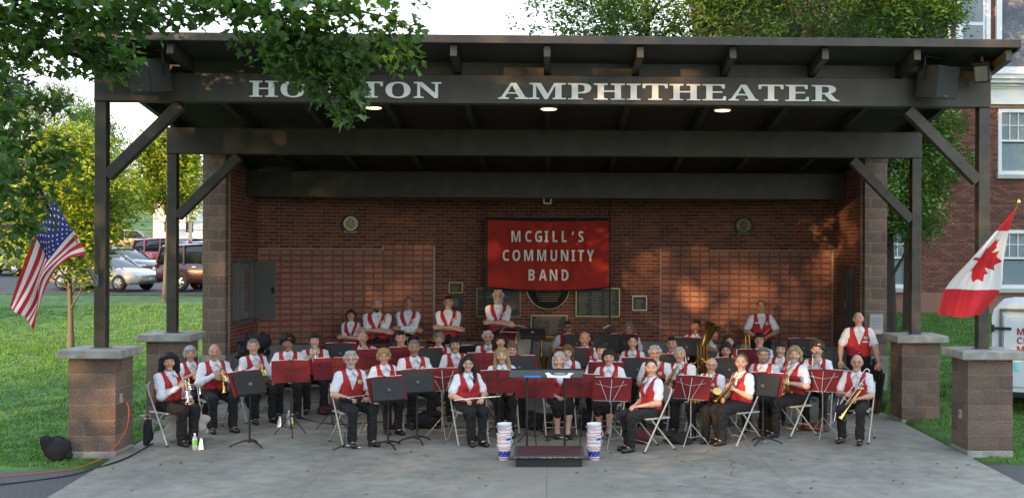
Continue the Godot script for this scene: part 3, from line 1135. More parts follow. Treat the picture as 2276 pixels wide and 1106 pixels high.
func build_campus_building() -> void:
	mat("sill_stone", lin(0.42, 0.42, 0.38), 0.8)
	var b := thing("brick_building", Vector3(0, 0, -30.5), "red brick campus building with white cornice and slate mansard roof", "building")
	var x0 := 4.0
	var x1 := 19.0
	var wx := [5.85, 9.43, 13.05, 16.67]
	var ww := 1.16
	var lows := [1.74, 3.36]
	var ups := [4.9, 6.72]
	# wall built as piers and spandrels round the openings
	var wall := begin()
	var depth := 0.4
	var xs := [x0]
	for x in wx:
		xs.append(x - ww / 2)
		xs.append(x + ww / 2)
	xs.append(x1)
	for i in range(0, xs.size(), 2):
		box(wall, Vector3((xs[i] + xs[i + 1]) / 2, 3.7, -depth / 2 - 0.012), Vector3(xs[i + 1] - xs[i], 6.3, depth))
	for x in wx:
		for sp in [[0.55, lows[0]], [lows[1], ups[0]], [ups[1], 6.85]]:
			box(wall, Vector3(x, (sp[0] + sp[1]) / 2, -depth / 2 - 0.012), Vector3(ww, sp[1] - sp[0], depth))
	put("wall", done(wall), M.mortar, b)
	put("side_wall", box_mesh(Vector3(0.3, 6.3, 9.0), 0.0, Vector3(x0 + 0.15, 3.7, -4.92)), M.campus_brick1, b)
	put("inner_floor", box_mesh(Vector3(14.6, 0.1, 9.0), 0.0, Vector3(11.6, 4.1, -4.95)), M.roof_deck, b)
	put("back_wall", box_mesh(Vector3(15.0, 6.3, 0.3), 0.0, Vector3(11.5, 3.7, -9.6)), M.roof_deck, b)
	var list := []
	var in_open := func(p: Vector3) -> bool:
		for x in wx:
			if absf(p.x - x) < ww / 2 + 0.0 and (p.y > lows[0] - 0.12 and p.y < lows[1] or p.y > ups[0] - 0.12 and p.y < ups[1]):
				return true
		return false
	brick_run(Vector3(x0, 0, 0), Vector3(x1, 0, 0), 1.62, 6.82, list, in_open)
	var kept := []
	for t in list:
		var row := int((t.origin.y - 1.62) / 0.0677)
		if row % 8 == 4:   # a recessed band every eighth course
			t.origin.z -= 0.02
		kept.append(t)
	pieces("brick", "bricks", box_mesh(Vector3(0.194, 0.056, 0.03)), [M.campus_brick0, M.campus_brick1, M.campus_brick2, M.campus_brick3], kept, 300, b, Vector3(11.3, 3.4, 4))
	put("base_course", box_mesh(Vector3(x1 - x0, 0.75, 0.46), 0.0, Vector3((x0 + x1) / 2, 1.24, -0.2)), mat("base_red", lin(0.26, 0.13, 0.10), 0.9), b)
	for x in wx:
		sash_window(b, x, lows[0], lows[1], ww)
		sash_window(b, x, ups[0], ups[1], ww)
	# cornice
	var prof := [[6.84, 0.06, 0.42], [7.26, 0.1, 0.06], [7.32, 0.16, 0.08], [7.40, 0.3, 0.1], [7.50, 0.38, 0.12], [7.62, 0.42, 0.2]]
	for p in prof:
		put("cornice", box_mesh(Vector3(x1 - x0 + 0.4, p[2] - 0.003, 0.5 + p[1]), 0.004, Vector3((x0 + x1) / 2, p[0] + p[2] / 2, p[1] / 2 - 0.2)), M.white_paint, b)
	# mansard of slates
	var rf := put("roof", box_mesh(Vector3(x1 - x0, 3.6, 0.1), 0.0, Vector3.ZERO), M.slate3, b, Transform3D(Basis(Vector3.RIGHT, -0.36), Vector3((x0 + x1) / 2, 9.45, -0.62)))
	var sl := []
	for r in 24:
		for c in int((x1 - x0) / 0.25):
			sl.append(Transform3D(Basis(Vector3.RIGHT, 0.03), Vector3(-(x1 - x0) / 2 + 0.25 * (c + (0.5 if r % 2 else 0.0)) + 0.12, -1.75 + 0.145 * r, 0.062 + rng.randf_range(0.0, 0.006))))
	pieces("slate", "slates", box_mesh(Vector3(0.243, 0.2, 0.012)), [M.slate0, M.slate1, M.slate2, M.slate3], sl, 220, rf, Vector3(1.0, -0.6, 3))
	# dormer
	var dm := holder("dormer", b, Vector3(11.83, 9.1, -0.2))
	put("wall", box_mesh(Vector3(1.5, 2.2, 1.4), 0.0, Vector3(0, 0, -0.72)), M.campus_brick1, dm)
	for s in [-1.0, 1.0]:
		put("pilaster", box_mesh(Vector3(0.16, 1.9, 0.12), 0.01, Vector3(s * 0.72, 0, 0.04)), M.white_paint, dm)
		put("casing", box_mesh(Vector3(0.13, 1.9, 0.1), 0.01, Vector3(s * 0.42, 0, 0.03)), M.white_paint, dm)
	put("entablature", box_mesh(Vector3(1.8, 0.3, 0.5), 0.01, Vector3(0, 1.1, -0.1)), M.white_paint, dm)
	put("sash", box_mesh(Vector3(0.7, 1.9, 0.05), 0.0, Vector3(0, 0, 0.02)), M.white_paint, dm)
	put("pane", box_mesh(Vector3(0.55, 0.75, 0.01), 0.0, Vector3(0, -0.4, 0.052)), mat("dormer_pane", lin(0.16, 0.2, 0.22), 0.05), dm)
	put("pane", box_mesh(Vector3(0.55, 0.75, 0.01), 0.0, Vector3(0, 0.45, 0.052)), M.dormer_pane, dm)
	var pd := begin()
	slab(pd, PackedVector2Array([Vector2(-0.95, 0), Vector2(0.95, 0), Vector2(0, 0.62)]), 1.6, Transform3D(Basis(), Vector3(0, 1.25, -1.5)))
	put("pediment", done(pd), M.white_paint, dm)


# ------------------------------------------------------------------ trees
func leaf_mesh(w: float, kind: String) -> ArrayMesh:
	var st := begin()
	var o: Array
	if kind == "maple":
		o = [Vector2(0, -0.12), Vector2(0.16, 0.0), Vector2(0.36, 0.0), Vector2(0.28, 0.16), Vector2(0.5, 0.42), Vector2(0.24, 0.42), Vector2(0.2, 0.56), Vector2(0.12, 0.6), Vector2(0.0, 0.95)]
	else:
		o = [Vector2(0, 0), Vector2(0.2, 0.25), Vector2(0.24, 0.5), Vector2(0.12, 0.8), Vector2(0, 1.0)]
	var n := o.size()
	for s in [-1.0, 1.0]:
		for i in range(0, n - 1):
			var c := Vector3(0, 0.3 * w, 0)
			var f := func(p: Vector2) -> Vector3: return Vector3(s * p.x * w, p.y * w, -absf(p.x) * 0.35 * w - p.y * p.y * 0.18 * w)
			var a: Vector3 = f.call(o[i])
			var b: Vector3 = f.call(o[i + 1])
			if s > 0:
				tri(st, c, a, b)
			else:
				tri(st, c, b, a)
	return done(st)


func clump_mesh(w: float, kind: String, n: int, sd: int) -> ArrayMesh:   # a spray of n leaves
	var r := RandomNumberGenerator.new()
	r.seed = sd
	var st := SurfaceTool.new()
	st.begin(Mesh.PRIMITIVE_TRIANGLES)
	var lf := leaf_mesh(w, kind)
	for i in n:
		var p := Vector3(r.randfn(), r.randfn() * 0.6, r.randfn()) * w * 1.15
		var b := Basis.from_euler(Vector3(r.randf_range(1.2, 2.6), r.randf() * TAU, r.randf_range(-0.5, 0.5)))
		st.append_from(lf, 0, Transform3D(b.scaled(Vector3.ONE * r.randf_range(0.7, 1.15)), p))
	return st.commit()


func leaf_mat(key: String, c: Color, back: Color) -> StandardMaterial3D:
	var m := mat(key, c, 0.55)
	m.backlight_enabled = true
	m.backlight = back
	m.vertex_color_use_as_albedo = true
	return m


# one tree: tapered trunk, limbs, crown of leaf sprays in clumps (blobs: centre, radius), all in world space
func tree(called: String, label: String, at: Vector3, height: float, crown_r: float, base_h: float, mesh: Mesh, lm: Material, count: int, sd: int, bark: Material, opts := {}) -> Node3D:
	var t := thing(called, at, label, "tree", opts.get("group", ""))
	var r := RandomNumberGenerator.new()
	r.seed = sd
	var tr: float = opts.get("trunk", height * 0.022)
	var st := begin()
	var pts := []
	var rad := []
	for i in 7:
		var k := i / 6.0
		pts.append(Vector3(sin(k * 2.0 + sd) * height * 0.02 * k, height * 0.86 * k, cos(k * 2.6 + sd) * height * 0.02 * k))
		rad.append(tr * (1.25 if i == 0 else 1.0) * (1.0 - 0.85 * k))
	tube(st, pts, rad, 9)
	put("trunk", done(st), bark, t)
	# clumps
	var blobs := []
	var nb: int = opts.get("blobs", 26)
	for i in nb:
		var k := (i + 0.5) / nb
		var y := lerpf(base_h, height, pow(k, 0.9))
		var env := sin(PI * clampf(0.12 + 0.86 * (y - base_h) / (height - base_h), 0.0, 1.0))
		var rr := crown_r * maxf(0.22, pow(env, opts.get("shape", 0.7)))
		var a := i * 2.399 + r.randf_range(-0.4, 0.4)
		var q := rr * r.randf_range(0.35, 0.85)
		var c := Vector3(cos(a) * q, y, sin(a) * q)
		blobs.append([c, crown_r * r.randf_range(0.22, 0.40)])
	var lb := begin()
	for i in nb:
		if i % 2 == 0:
			var c: Vector3 = blobs[i][0]
			var k := clampf((c.y / height - 0.18) / 0.86, 0.12, 0.95)
			var s: Vector3 = pts[0].lerp(pts[6], k)
			var m := s.lerp(c, 0.5) + Vector3(0, -0.05 * height * 0.4, 0)
			var w := tr * (1.0 - 0.8 * k) * 0.5
			tube(lb, [s, m, c], [w, w * 0.6, w * 0.15], 5)
	put("limbs", done(lb), bark, t)
	var tints := [Color(0.7, 0.78, 0.7), Color(1, 1, 1), Color(1.2, 1.12, 0.8), Color(0.85, 0.95, 0.85), Color(1.05, 1.1, 0.9)]
	var xf := []
	for i in count:
		var b: Array = blobs[r.randi() % nb]
		var d := Vector3(r.randfn(), r.randfn(), r.randfn()).normalized() * pow(r.randf(), 0.45)
		var p: Vector3 = b[0] + d * b[1] * Vector3(1.15, 0.75, 1.15)
		xf.append(Transform3D(Basis.from_euler(Vector3(r.randf_range(-0.5, 0.5), r.randf() * TAU, r.randf_range(-0.5, 0.5))).scaled(Vector3.ONE * r.randf_range(0.7, 1.3)), p))
	scatter("crown", mesh, lm, xf, t, tints)
	return t


func build_trees() -> void:
	var bark: Material = grain(mat("bark", lin(0.10, 0.082, 0.062), 0.95), 2.5, noise_tex(0.05, 0.4, 1.0, 4, 21), noise_tex(0.05, 0.0, 1.0, 4, 21), 2.0)
	var pale_bark: Material = grain(mat("pale_bark", lin(0.22, 0.19, 0.15), 0.95), 3.0, noise_tex(0.05, 0.4, 1.0, 4, 21))
	var deep := leaf_mat("leaf_deep", lin(0.035, 0.085, 0.018), lin(0.05, 0.12, 0.012))
	var lime := leaf_mat("leaf_lime", lin(0.22, 0.29, 0.03), lin(0.22, 0.28, 0.025))
	var mid := leaf_mat("leaf_mid", lin(0.10, 0.20, 0.045), lin(0.11, 0.21, 0.03))
	var olive := leaf_mat("leaf_olive", lin(0.12, 0.14, 0.045), lin(0.09, 0.10, 0.02))
	var rust := leaf_mat("leaf_rust", lin(0.12, 0.055, 0.04), lin(0.08, 0.03, 0.02))
	foreground_maple(deep, bark)
	var spray := clump_mesh(0.13, "maple", 9, 2)
	var oval := clump_mesh(0.11, "oval", 12, 3)
	var oval2 := clump_mesh(0.12, "oval", 13, 13)
	var far := clump_mesh(0.30, "oval", 10, 4)
	var G := func(x: float, d: float) -> Vector3: return Vector3(x, ground_at(x, -d) - 0.05, -d)
	tree("young_maple", "young maple with bright yellow-green leaves on the left lawn", G.call(-11.7, 27.5), 5.2, 1.65, 1.9, spray, lime, 1800, 4, pale_bark, {"trunk": 0.075, "blobs": 34, "shape": 0.6})
	tree("young_maple", "taller yellow-green tree whose leafy top shows between the two left posts", G.call(-13.4, 39.0), 5.7, 1.7, 3.3, spray, lime, 1800, 7, pale_bark, {"trunk": 0.08, "blobs": 30})
	# trees past the parking lot
	var fl := [
		[-66.0, 150.0, 20.0, 7.5, olive, "tall olive tree with sunlit top on the far left hill", 1],
		[-50.0, 122.0, 15.0, 5.5, mid, "green tree behind the far lamp post", 2],
		[-57.0, 128.0, 13.0, 5.5, olive, "olive tree beside the white house", 3],
		[-42.0, 78.0, 11.5, 4.6, mid, "green tree behind the parked cars, left of the white house", 4],
		[-47.0, 84.0, 12.0, 4.2, rust, "reddish purple-leaved tree at the far left", 5],
		[-55.0, 90.0, 14.0, 5.5, mid, "dark green tree behind the white parked car", 6],
		[-36.0, 74.0, 8.0, 3.4, olive, "low pale green tree behind the silver sedan", 8],
		[-78.0, 165.0, 21.0, 8.0, mid, "rounded green tree on the hill at the left edge", 9],
		[-44.0, 155.0, 19.0, 7.0, olive, "pale tree behind the white house", 10],
		[-92.0, 150.0, 20.0, 8.0, mid, "broad green tree on the hill beyond the left frame edge", 12]]
	for f in fl:
		tree("background_tree", f[5], G.call(f[0], f[1]), f[2], f[3], f[2] * 0.16, far, f[4], 2600, f[6] + 40, bark, {"blobs": 34, "group": "trees beyond the parking lot"})
	tree("roadside_tree", "big dark trunked tree at the left edge before the parking lot", G.call(-27.5, 50.0), 13.0, 5.0, 3.6, far, deep, 2600, 71, bark, {"trunk": 0.34, "blobs": 34})
	# trees between the shelter and the brick building
	tree("lawn_tree", "green tree whose branches hang between the shelter and the brick building", G.call(8.0, 25.6), 6.6, 1.95, 2.6, oval, mid, 4200, 91, bark, {"trunk": 0.13, "blobs": 36, "shape": 0.5})
	tree("tall_tree", "tall tree with bare grey limbs rising behind the shelter roof", G.call(6.6, 28.4), 13.0, 3.6, 7.0, oval2, mid, 3000, 95, pale_bark, {"trunk": 0.2, "blobs": 46})
	tree("tall_tree", "tall leafy tree behind the middle of the shelter roof", G.call(2.9, 31.0), 13.0, 3.7, 7.0, oval2, mid, 5000, 97, bark, {"trunk": 0.22, "blobs": 46})
	tree("tall_tree", "broad leafy tree behind the right half of the shelter roof", G.call(8.9, 27.0), 10.6, 2.0, 7.3, oval2, mid, 1900, 99, bark, {"trunk": 0.16, "blobs": 34})
	tree("edge_tree", "dark tree whose twigs enter at the upper right corner", G.call(13.6, 20.5), 9.5, 2.9, 4.2, oval, deep, 3800, 98, bark, {"trunk": 0.16, "blobs": 30})
	# park trees behind the camera, towards the sun: they cast the dappled shade
	var dir := Vector3(-sin(deg_to_rad(36.0)), 0, cos(deg_to_rad(36.0)))
	var across := Vector3(cos(deg_to_rad(36.0)), 0, sin(deg_to_rad(36.0)))
	var big := clump_mesh(0.36, "oval", 9, 6)
	var names := ["broad park tree behind the viewer, first from the left", "broad park tree behind the viewer, second from the left", "broad park tree behind the viewer, third from the left", "broad park tree behind the viewer, fourth from the left", "broad park tree behind the viewer, fifth from the left", "broad park tree behind the viewer, sixth from the left"]
	for i in 6:
		var c := Vector3(0, 0, -18) + dir * (38.0 + 3.0 * (i % 2)) + across * (-6.8 + 6.2 * i)
		tree("park_tree", names[i], Vector3(c.x, -0.1, c.z), 16.5, 4.6, 0.6, big, deep, 2450, 623 + i, bark, {"trunk": 0.3, "blobs": 72, "shape": 0.3, "group": "park trees between the sun and the stage"})

	for i in 3:
		var c := Vector3(-20, 0, -50) + dir * (36.0 + 4.0 * (i % 2)) + across * (-11.0 + 9.5 * i)
		tree("park_tree", ["broad tree off to the left that shades the parking lot, first", "broad tree off to the left that shades the parking lot, second", "broad tree off to the left that shades the parking lot, third"][i], Vector3(c.x, -0.1, c.z), 16.0, 5.4, 0.8, big, deep, 2300, 140 + i, bark, {"trunk": 0.3, "blobs": 40, "shape": 0.3, "group": "park trees between the sun and the parking lot"})


func foreground_maple(lm: Material, bark: Material) -> void:
	var t := thing("maple_tree", Vector3(-9.6, -0.05, -12.4), "big dark green maple whose leafy boughs hang in front of the roof's left end", "tree")
	var st := begin()
	tube(st, [Vector3(0, 0, 0), Vector3(0.05, 1.6, 0), Vector3(0.1, 3.4, 0.05), Vector3(0.3, 5.6, 0.1), Vector3(0.2, 8.0, 0)], [0.38, 0.29, 0.26, 0.2, 0.1], 12)
	put("trunk", done(st), bark, t)
	var o := t.position
	# boughs (world points), then clumps of leaves strung along them
	var bl := [
		[Vector3(-9.5, 3.6, -12.4), Vector3(-7.4, 5.1, -12.2), Vector3(-5.2, 5.55, -12.0), Vector3(-3.2, 5.45, -11.9), Vector3(-1.6, 5.15, -11.8)],
		[Vector3(-4.0, 5.5, -11.95), Vector3(-3.0, 5.25, -12.1), Vector3(-2.45, 4.75, -12.2), Vector3(-2.1, 4.2, -12.2)],
		[Vector3(-9.5, 3.2, -12.4), Vector3(-8.2, 4.3, -12.9), Vector3(-6.9, 4.1, -13.2), Vector3(-6.05, 3.5, -13.3), Vector3(-5.75, 2.95, -13.2)],
		[Vector3(-9.4, 4.2, -12.4), Vector3(-7.6, 5.2, -13.0), Vector3(-6.0, 5.1, -13.0), Vector3(-5.2, 4.85, -12.9), Vector3(-4.7, 4.6, -12.9)],
		[Vector3(-9.5, 3.0, -12.4), Vector3(-8.4, 3.9, -12.2), Vector3(-7.2, 3.8, -12.3), Vector3(-6.4, 3.2, -12.4), Vector3(-6.15, 2.6, -12.4)]]
	var lb := begin()
	for b in bl:
		var ps := []
		var rs := []
		for i in b.size():
			ps.append(b[i] - o)
			rs.append(lerpf(0.07, 0.008, float(i) / (b.size() - 1)))
		tube(lb, ps, rs, 6)
	put("boughs", done(lb), bark, t)
	var r := RandomNumberGenerator.new()
	r.seed = 77
	# clumps: x, y, depth, rx, ry, leaves
	var cl := [
		[-2.65, 5.02, 12.0, 0.72, 0.40, 500], [-2.5, 4.76, 12.1, 0.54, 0.36, 400], [-2.27, 4.45, 12.2, 0.30, 0.28, 180], [-2.14, 4.2, 12.2, 0.16, 0.17, 50], [-1.62, 4.98, 11.8, 0.34, 0.25, 130], [-1.55, 4.74, 11.8, 0.26, 0.18, 62],
		[-3.3, 5.3, 11.9, 1.0, 0.22, 420], [-4.3, 5.38, 12.0, 1.0, 0.25, 520], [-5.3, 5.3, 12.2, 0.9, 0.4, 620], [-5.6, 5.05, 12.6, 0.6, 0.35, 380], [-5.05, 4.86, 12.9, 0.42, 0.26, 170],
		[-4.5, 5.12, 12.2, 0.4, 0.16, 80], [-2.0, 5.3, 11.8, 0.7, 0.16, 150],
		[-6.35, 4.35, 13.2, 0.42, 0.3, 150], [-6.1, 3.75, 13.2, 0.4, 0.42, 210], [-5.78, 4.42, 13.2, 0.26, 0.16, 60], [-6.05, 3.2, 13.2, 0.34, 0.3, 120], [-6.35, 2.95, 13.0, 0.4, 0.32, 150],
		[-6.3, 3.6, 12.4, 0.4, 0.5, 230], [-6.5, 2.7, 12.4, 0.35, 0.4, 160], [-6.4, 4.95, 12.6, 0.6, 0.5, 360], [-5.9, 5.5, 12.3, 0.8, 0.3, 360], [-5.72, 3.72, 13.25, 0.2, 0.34, 70]]
	var tw := begin()
	for c in cl:
		var n: int = 3 + c[5] / 60
		for i in n:
			var a := Vector3(c[0], c[1] + c[4] * 0.4, -c[2]) - o
			var e := a + Vector3(r.randf_range(-1, 1) * c[3], r.randf_range(-1.3, 0.5) * c[4], r.randf_range(-0.6, 0.6) * c[3])
			tube(tw, [a, a.lerp(e, 0.5) + Vector3(0, 0.05, 0), e], [0.009, 0.006, 0.003], 4)
	put("twigs", done(tw), bark, t).set_meta("kind", "stuff")
	var single := leaf_mesh(0.135, "maple")
	var xs := []
	for c in cl:
		for i in c[5]:
			var d := Vector3(r.randfn(), r.randfn(), r.randfn()).limit_length(1.9) * 0.55
			var p := Vector3(c[0] + d.x * c[3], c[1] + d.y * c[4], -c[2] + d.z * c[3] * 0.8)
			var droop := Basis(UP, r.randf() * TAU) * Basis(Vector3.RIGHT, r.randf_range(1.7, 3.0)) * Basis(Vector3.BACK, r.randf_range(-0.6, 0.6))
			xs.append(Transform3D(droop.scaled(Vector3(r.randf_range(0.7, 1.1), 1.0, r.randf_range(0.6, 2.2)) * r.randf_range(0.5, 1.2)), p - o))
	var mats := []
	for i in 4:
		var k: float = [0.75, 1.0, 1.25, 0.9][i]
		mats.append(leaf_mat("maple_leaf%d" % i, lin(0.045 * k, 0.10 * k, 0.018), lin(0.06 * k, 0.14 * k, 0.012)))
	pieces("leaf", "leaves", single, mats, xs, 300, t, Vector3(-2.3, 4.4, -11.0) - o)


# ------------------------------------------------------------------ parked cars, house, lamp post
# stations along the car's length (front = +x): [x, half width, bottom, top] for the body; cabin [x, half width low, half width high, belt, roof]
func loft(st: SurfaceTool, rings: Array, closed_ends := true) -> void:
	st.set_smooth_group(2)
	for i in rings.size() - 1:
		var n: int = rings[i].size()
		for k in n:
			var k2 := (k + 1) % n
			quad(st, rings[i][k2], rings[i][k], rings[i + 1][k], rings[i + 1][k2])
	if closed_ends:
		st.set_smooth_group(-1)
		var e := rings.size() - 1
		for k in range(1, rings[0].size() - 1):
			tri(st, rings[0][0], rings[0][k], rings[0][k + 1])
			tri(st, rings[e][0], rings[e][k + 1], rings[e][k])


func car(called: String, label: String, kind: String, paint: Color, at: Vector3, turn: float) -> void:
	var c := thing(called, at, label, "car", "cars parked on the lot beyond the lawn", turn)
	var pm := mat("paint_%s" % label.left(14), paint, 0.35)
	pm.clearcoat_enabled = true
	pm.clearcoat = 0.8
	pm.clearcoat_roughness = 0.08
	var glass: Material = M.car_glass if M.has("car_glass") else mat("car_glass", lin(0.02, 0.026, 0.03), 0.06)
	var L := 2.35
	var W := 0.9
	var body := [[-2.35, 0.7, 0.45, 0.85], [-2.25, 0.83, 0.3, 0.98], [-1.5, 0.9, 0.24, 1.0], [-0.6, 0.91, 0.22, 0.96], [0.8, 0.91, 0.22, 0.95], [1.6, 0.88, 0.24, 0.88], [2.2, 0.8, 0.3, 0.74], [2.36, 0.66, 0.42, 0.62]]
	var cab := [[-1.75, 0.8, 0.74, 0.98], [-1.05, 0.84, 0.62, 1.4], [-0.3, 0.85, 0.62, 1.46], [0.35, 0.84, 0.61, 1.42], [1.15, 0.8, 0.74, 0.94]]
	var belt := 0.93
	var wheel_r := 0.33
	var axles := [-1.42, 1.42]
	if kind == "van":
		body = [[-2.5, 0.9, 0.5, 1.1], [-2.44, 0.96, 0.38, 1.18], [-1.5, 0.98, 0.34, 1.2], [0.8, 0.98, 0.34, 1.18], [1.5, 0.96, 0.36, 1.12], [2.3, 0.9, 0.4, 1.0], [2.5, 0.8, 0.5, 0.86]]
		cab = [[-2.46, 0.92, 0.86, 1.18], [-2.32, 0.93, 0.8, 1.86], [-0.5, 0.93, 0.8, 1.95], [0.7, 0.93, 0.79, 1.88], [1.6, 0.88, 0.82, 1.14]]
		belt = 1.14
		wheel_r = 0.38
		axles = [-1.5, 1.55]
	elif kind == "suv":
		body = [[-2.15, 0.84, 0.5, 0.98], [-2.08, 0.9, 0.36, 1.05], [-1.2, 0.92, 0.32, 1.06], [0.8, 0.92, 0.32, 1.04], [1.4, 0.9, 0.34, 1.0], [2.0, 0.84, 0.38, 0.9], [2.15, 0.72, 0.5, 0.78]]
		cab = [[-2.1, 0.86, 0.8, 1.04], [-1.95, 0.87, 0.72, 1.66], [-0.4, 0.88, 0.72, 1.74], [0.4, 0.87, 0.72, 1.68], [1.1, 0.83, 0.78, 1.02]]
		belt = 1.0
		wheel_r = 0.37
		axles = [-1.3, 1.35]
	var rings := []
	for b in body:
		var w: float = b[1]
		var lo: float = b[2]
		var hi: float = b[3]
		var m := lerpf(lo, hi, 0.55)
		rings.append([Vector3(b[0], lo, -w * 0.9), Vector3(b[0], lerpf(lo, m, 0.4), -w), Vector3(b[0], m, -w), Vector3(b[0], lerpf(m, hi, 0.8), -w * 0.96), Vector3(b[0], hi, -w * 0.84), Vector3(b[0], hi + 0.02, 0), Vector3(b[0], hi, w * 0.84), Vector3(b[0], lerpf(m, hi, 0.8), w * 0.96), Vector3(b[0], m, w), Vector3(b[0], lerpf(lo, m, 0.4), w), Vector3(b[0], lo, w * 0.9)])
	var st := begin()
	loft(st, rings)
	put("body", done(st), pm, c)
	rings = []
	var roof := []
	for b in cab:
		var hi: float = b[3]
		rings.append([Vector3(b[0], belt - 0.05, -b[1]), Vector3(b[0], lerpf(belt, hi, 0.85), -lerpf(b[1], b[2], 0.85)), Vector3(b[0], hi - 0.01, -b[2] * 0.85), Vector3(b[0], hi - 0.01, b[2] * 0.85), Vector3(b[0], lerpf(belt, hi, 0.85), lerpf(b[1], b[2], 0.85)), Vector3(b[0], belt - 0.05, b[1])])
	st = begin()
	loft(st, rings)
	put("window", done(st), glass, c)
	for i in range(1, 4):
		var b: Array = cab[i]
		roof.append([Vector3(b[0], b[3] - 0.05, -b[2] - 0.03), Vector3(b[0], b[3] + 0.02, -b[2] * 0.8), Vector3(b[0], b[3] + 0.045, 0), Vector3(b[0], b[3] + 0.02, b[2] * 0.8), Vector3(b[0], b[3] - 0.05, b[2] + 0.03)])
	st = begin()
	loft(st, roof)
	put("roof", done(st), pm, c)
	st = begin()
	for s in [-1.0, 1.0]:
		for i in [0, 3]:
			var a: Array = cab[i]
			var b: Array = cab[i + 1]
			tube(st, [Vector3(a[0], maxf(a[3], belt) - 0.02, s * a[1] * 0.99), Vector3(b[0], maxf(b[3], belt) - 0.02, s * (b[2] if i == 0 else b[1]) * (1.03 if i == 0 else 0.99))], 0.05, 5)
		var mx: float = (cab[2][0] + 0.0)
		tube(st, [Vector3(mx, belt - 0.02, s * cab[2][1] * 1.0), Vector3(mx, cab[2][3] - 0.05, s * (cab[2][2] + 0.035))], 0.045, 5)
		if kind != "sedan":
			tube(st, [Vector3(-1.3, belt - 0.02, s * cab[1][1] * 1.0), Vector3(-1.35, cab[2][3] - 0.08, s * (cab[2][2] + 0.035))], 0.06, 5)
	put("pillars", done(st), pm, c)
	for ax in axles:
		for s in [-1.0, 1.0]:
			var wh := holder("wheel", c, Vector3(ax, wheel_r, s * (body[3][1] - 0.1)))
			st = begin()
			lathe(st, Vector3(0, 0, -0.11), Vector3.BACK, [[0.0, wheel_r * 0.6], [0.0, wheel_r * 0.92], [0.04, wheel_r], [0.18, wheel_r], [0.22, wheel_r * 0.92], [0.22, wheel_r * 0.6]], 20, false)
			put("tyre", done(st), M.rubber, wh)
			st = begin()
			for k in 7:
				var a := TAU * k / 7
				bar(st, Vector3(0, 0, s * 0.1), Vector3(cos(a) * wheel_r * 0.62, sin(a) * wheel_r * 0.62, s * 0.085), 0.07, 0.03, 0.0, Vector3.BACK)
			lathe(st, Vector3(0, 0, s * 0.07), Vector3(0, 0, s), [[0.0, wheel_r * 0.66], [0.03, wheel_r * 0.66], [0.03, wheel_r * 0.56], [0.0, wheel_r * 0.56]], 20, false)
			put("rim", done(st), M.chrome, wh)
			put("hub_well", box_mesh(Vector3(wheel_r, wheel_r, 0.1)), M.black_plastic, wh)
	for s in [-1.0, 1.0]:
		var f: Array = body[-2]
		put("headlight", box_mesh(Vector3(0.16, 0.13, 0.3), 0.03, Vector3(f[0] + 0.02, f[3] - 0.12, s * (f[1] - 0.15)), Basis(UP, -s * 0.5)), M.lens_white if M.has("lens_white") else mat("lens_white", lin(0.6, 0.6, 0.58), 0.1), c)
		var e: Array = body[1]
		put("tail_light", box_mesh(Vector3(0.1, 0.2, 0.2), 0.02, Vector3(e[0] - 0.03, e[3] - 0.16, s * (e[1] - 0.1))), M.lens_red if M.has("lens_red") else mat("lens_red", lin(0.3, 0.01, 0.01), 0.2), c)
		put("mirror", box_mesh(Vector3(0.14, 0.12, 0.18), 0.03, Vector3(cab[4][0] - 0.3, belt + 0.08, s * (body[3][1] + 0.06))), pm, c)
		for x in [-0.75, 0.35]:
			put("door_handle", box_mesh(Vector3(0.16, 0.03, 0.03), 0.0, Vector3(x - 0.1, belt - 0.14, s * (body[3][1] + 0.005))), M.chrome, c)
	put("plate", box_mesh(Vector3(0.02, 0.13, 0.34), 0.0, Vector3(body[-1][0] + 0.01, body[-1][2] + 0.08, 0)), M.white_paint, c)


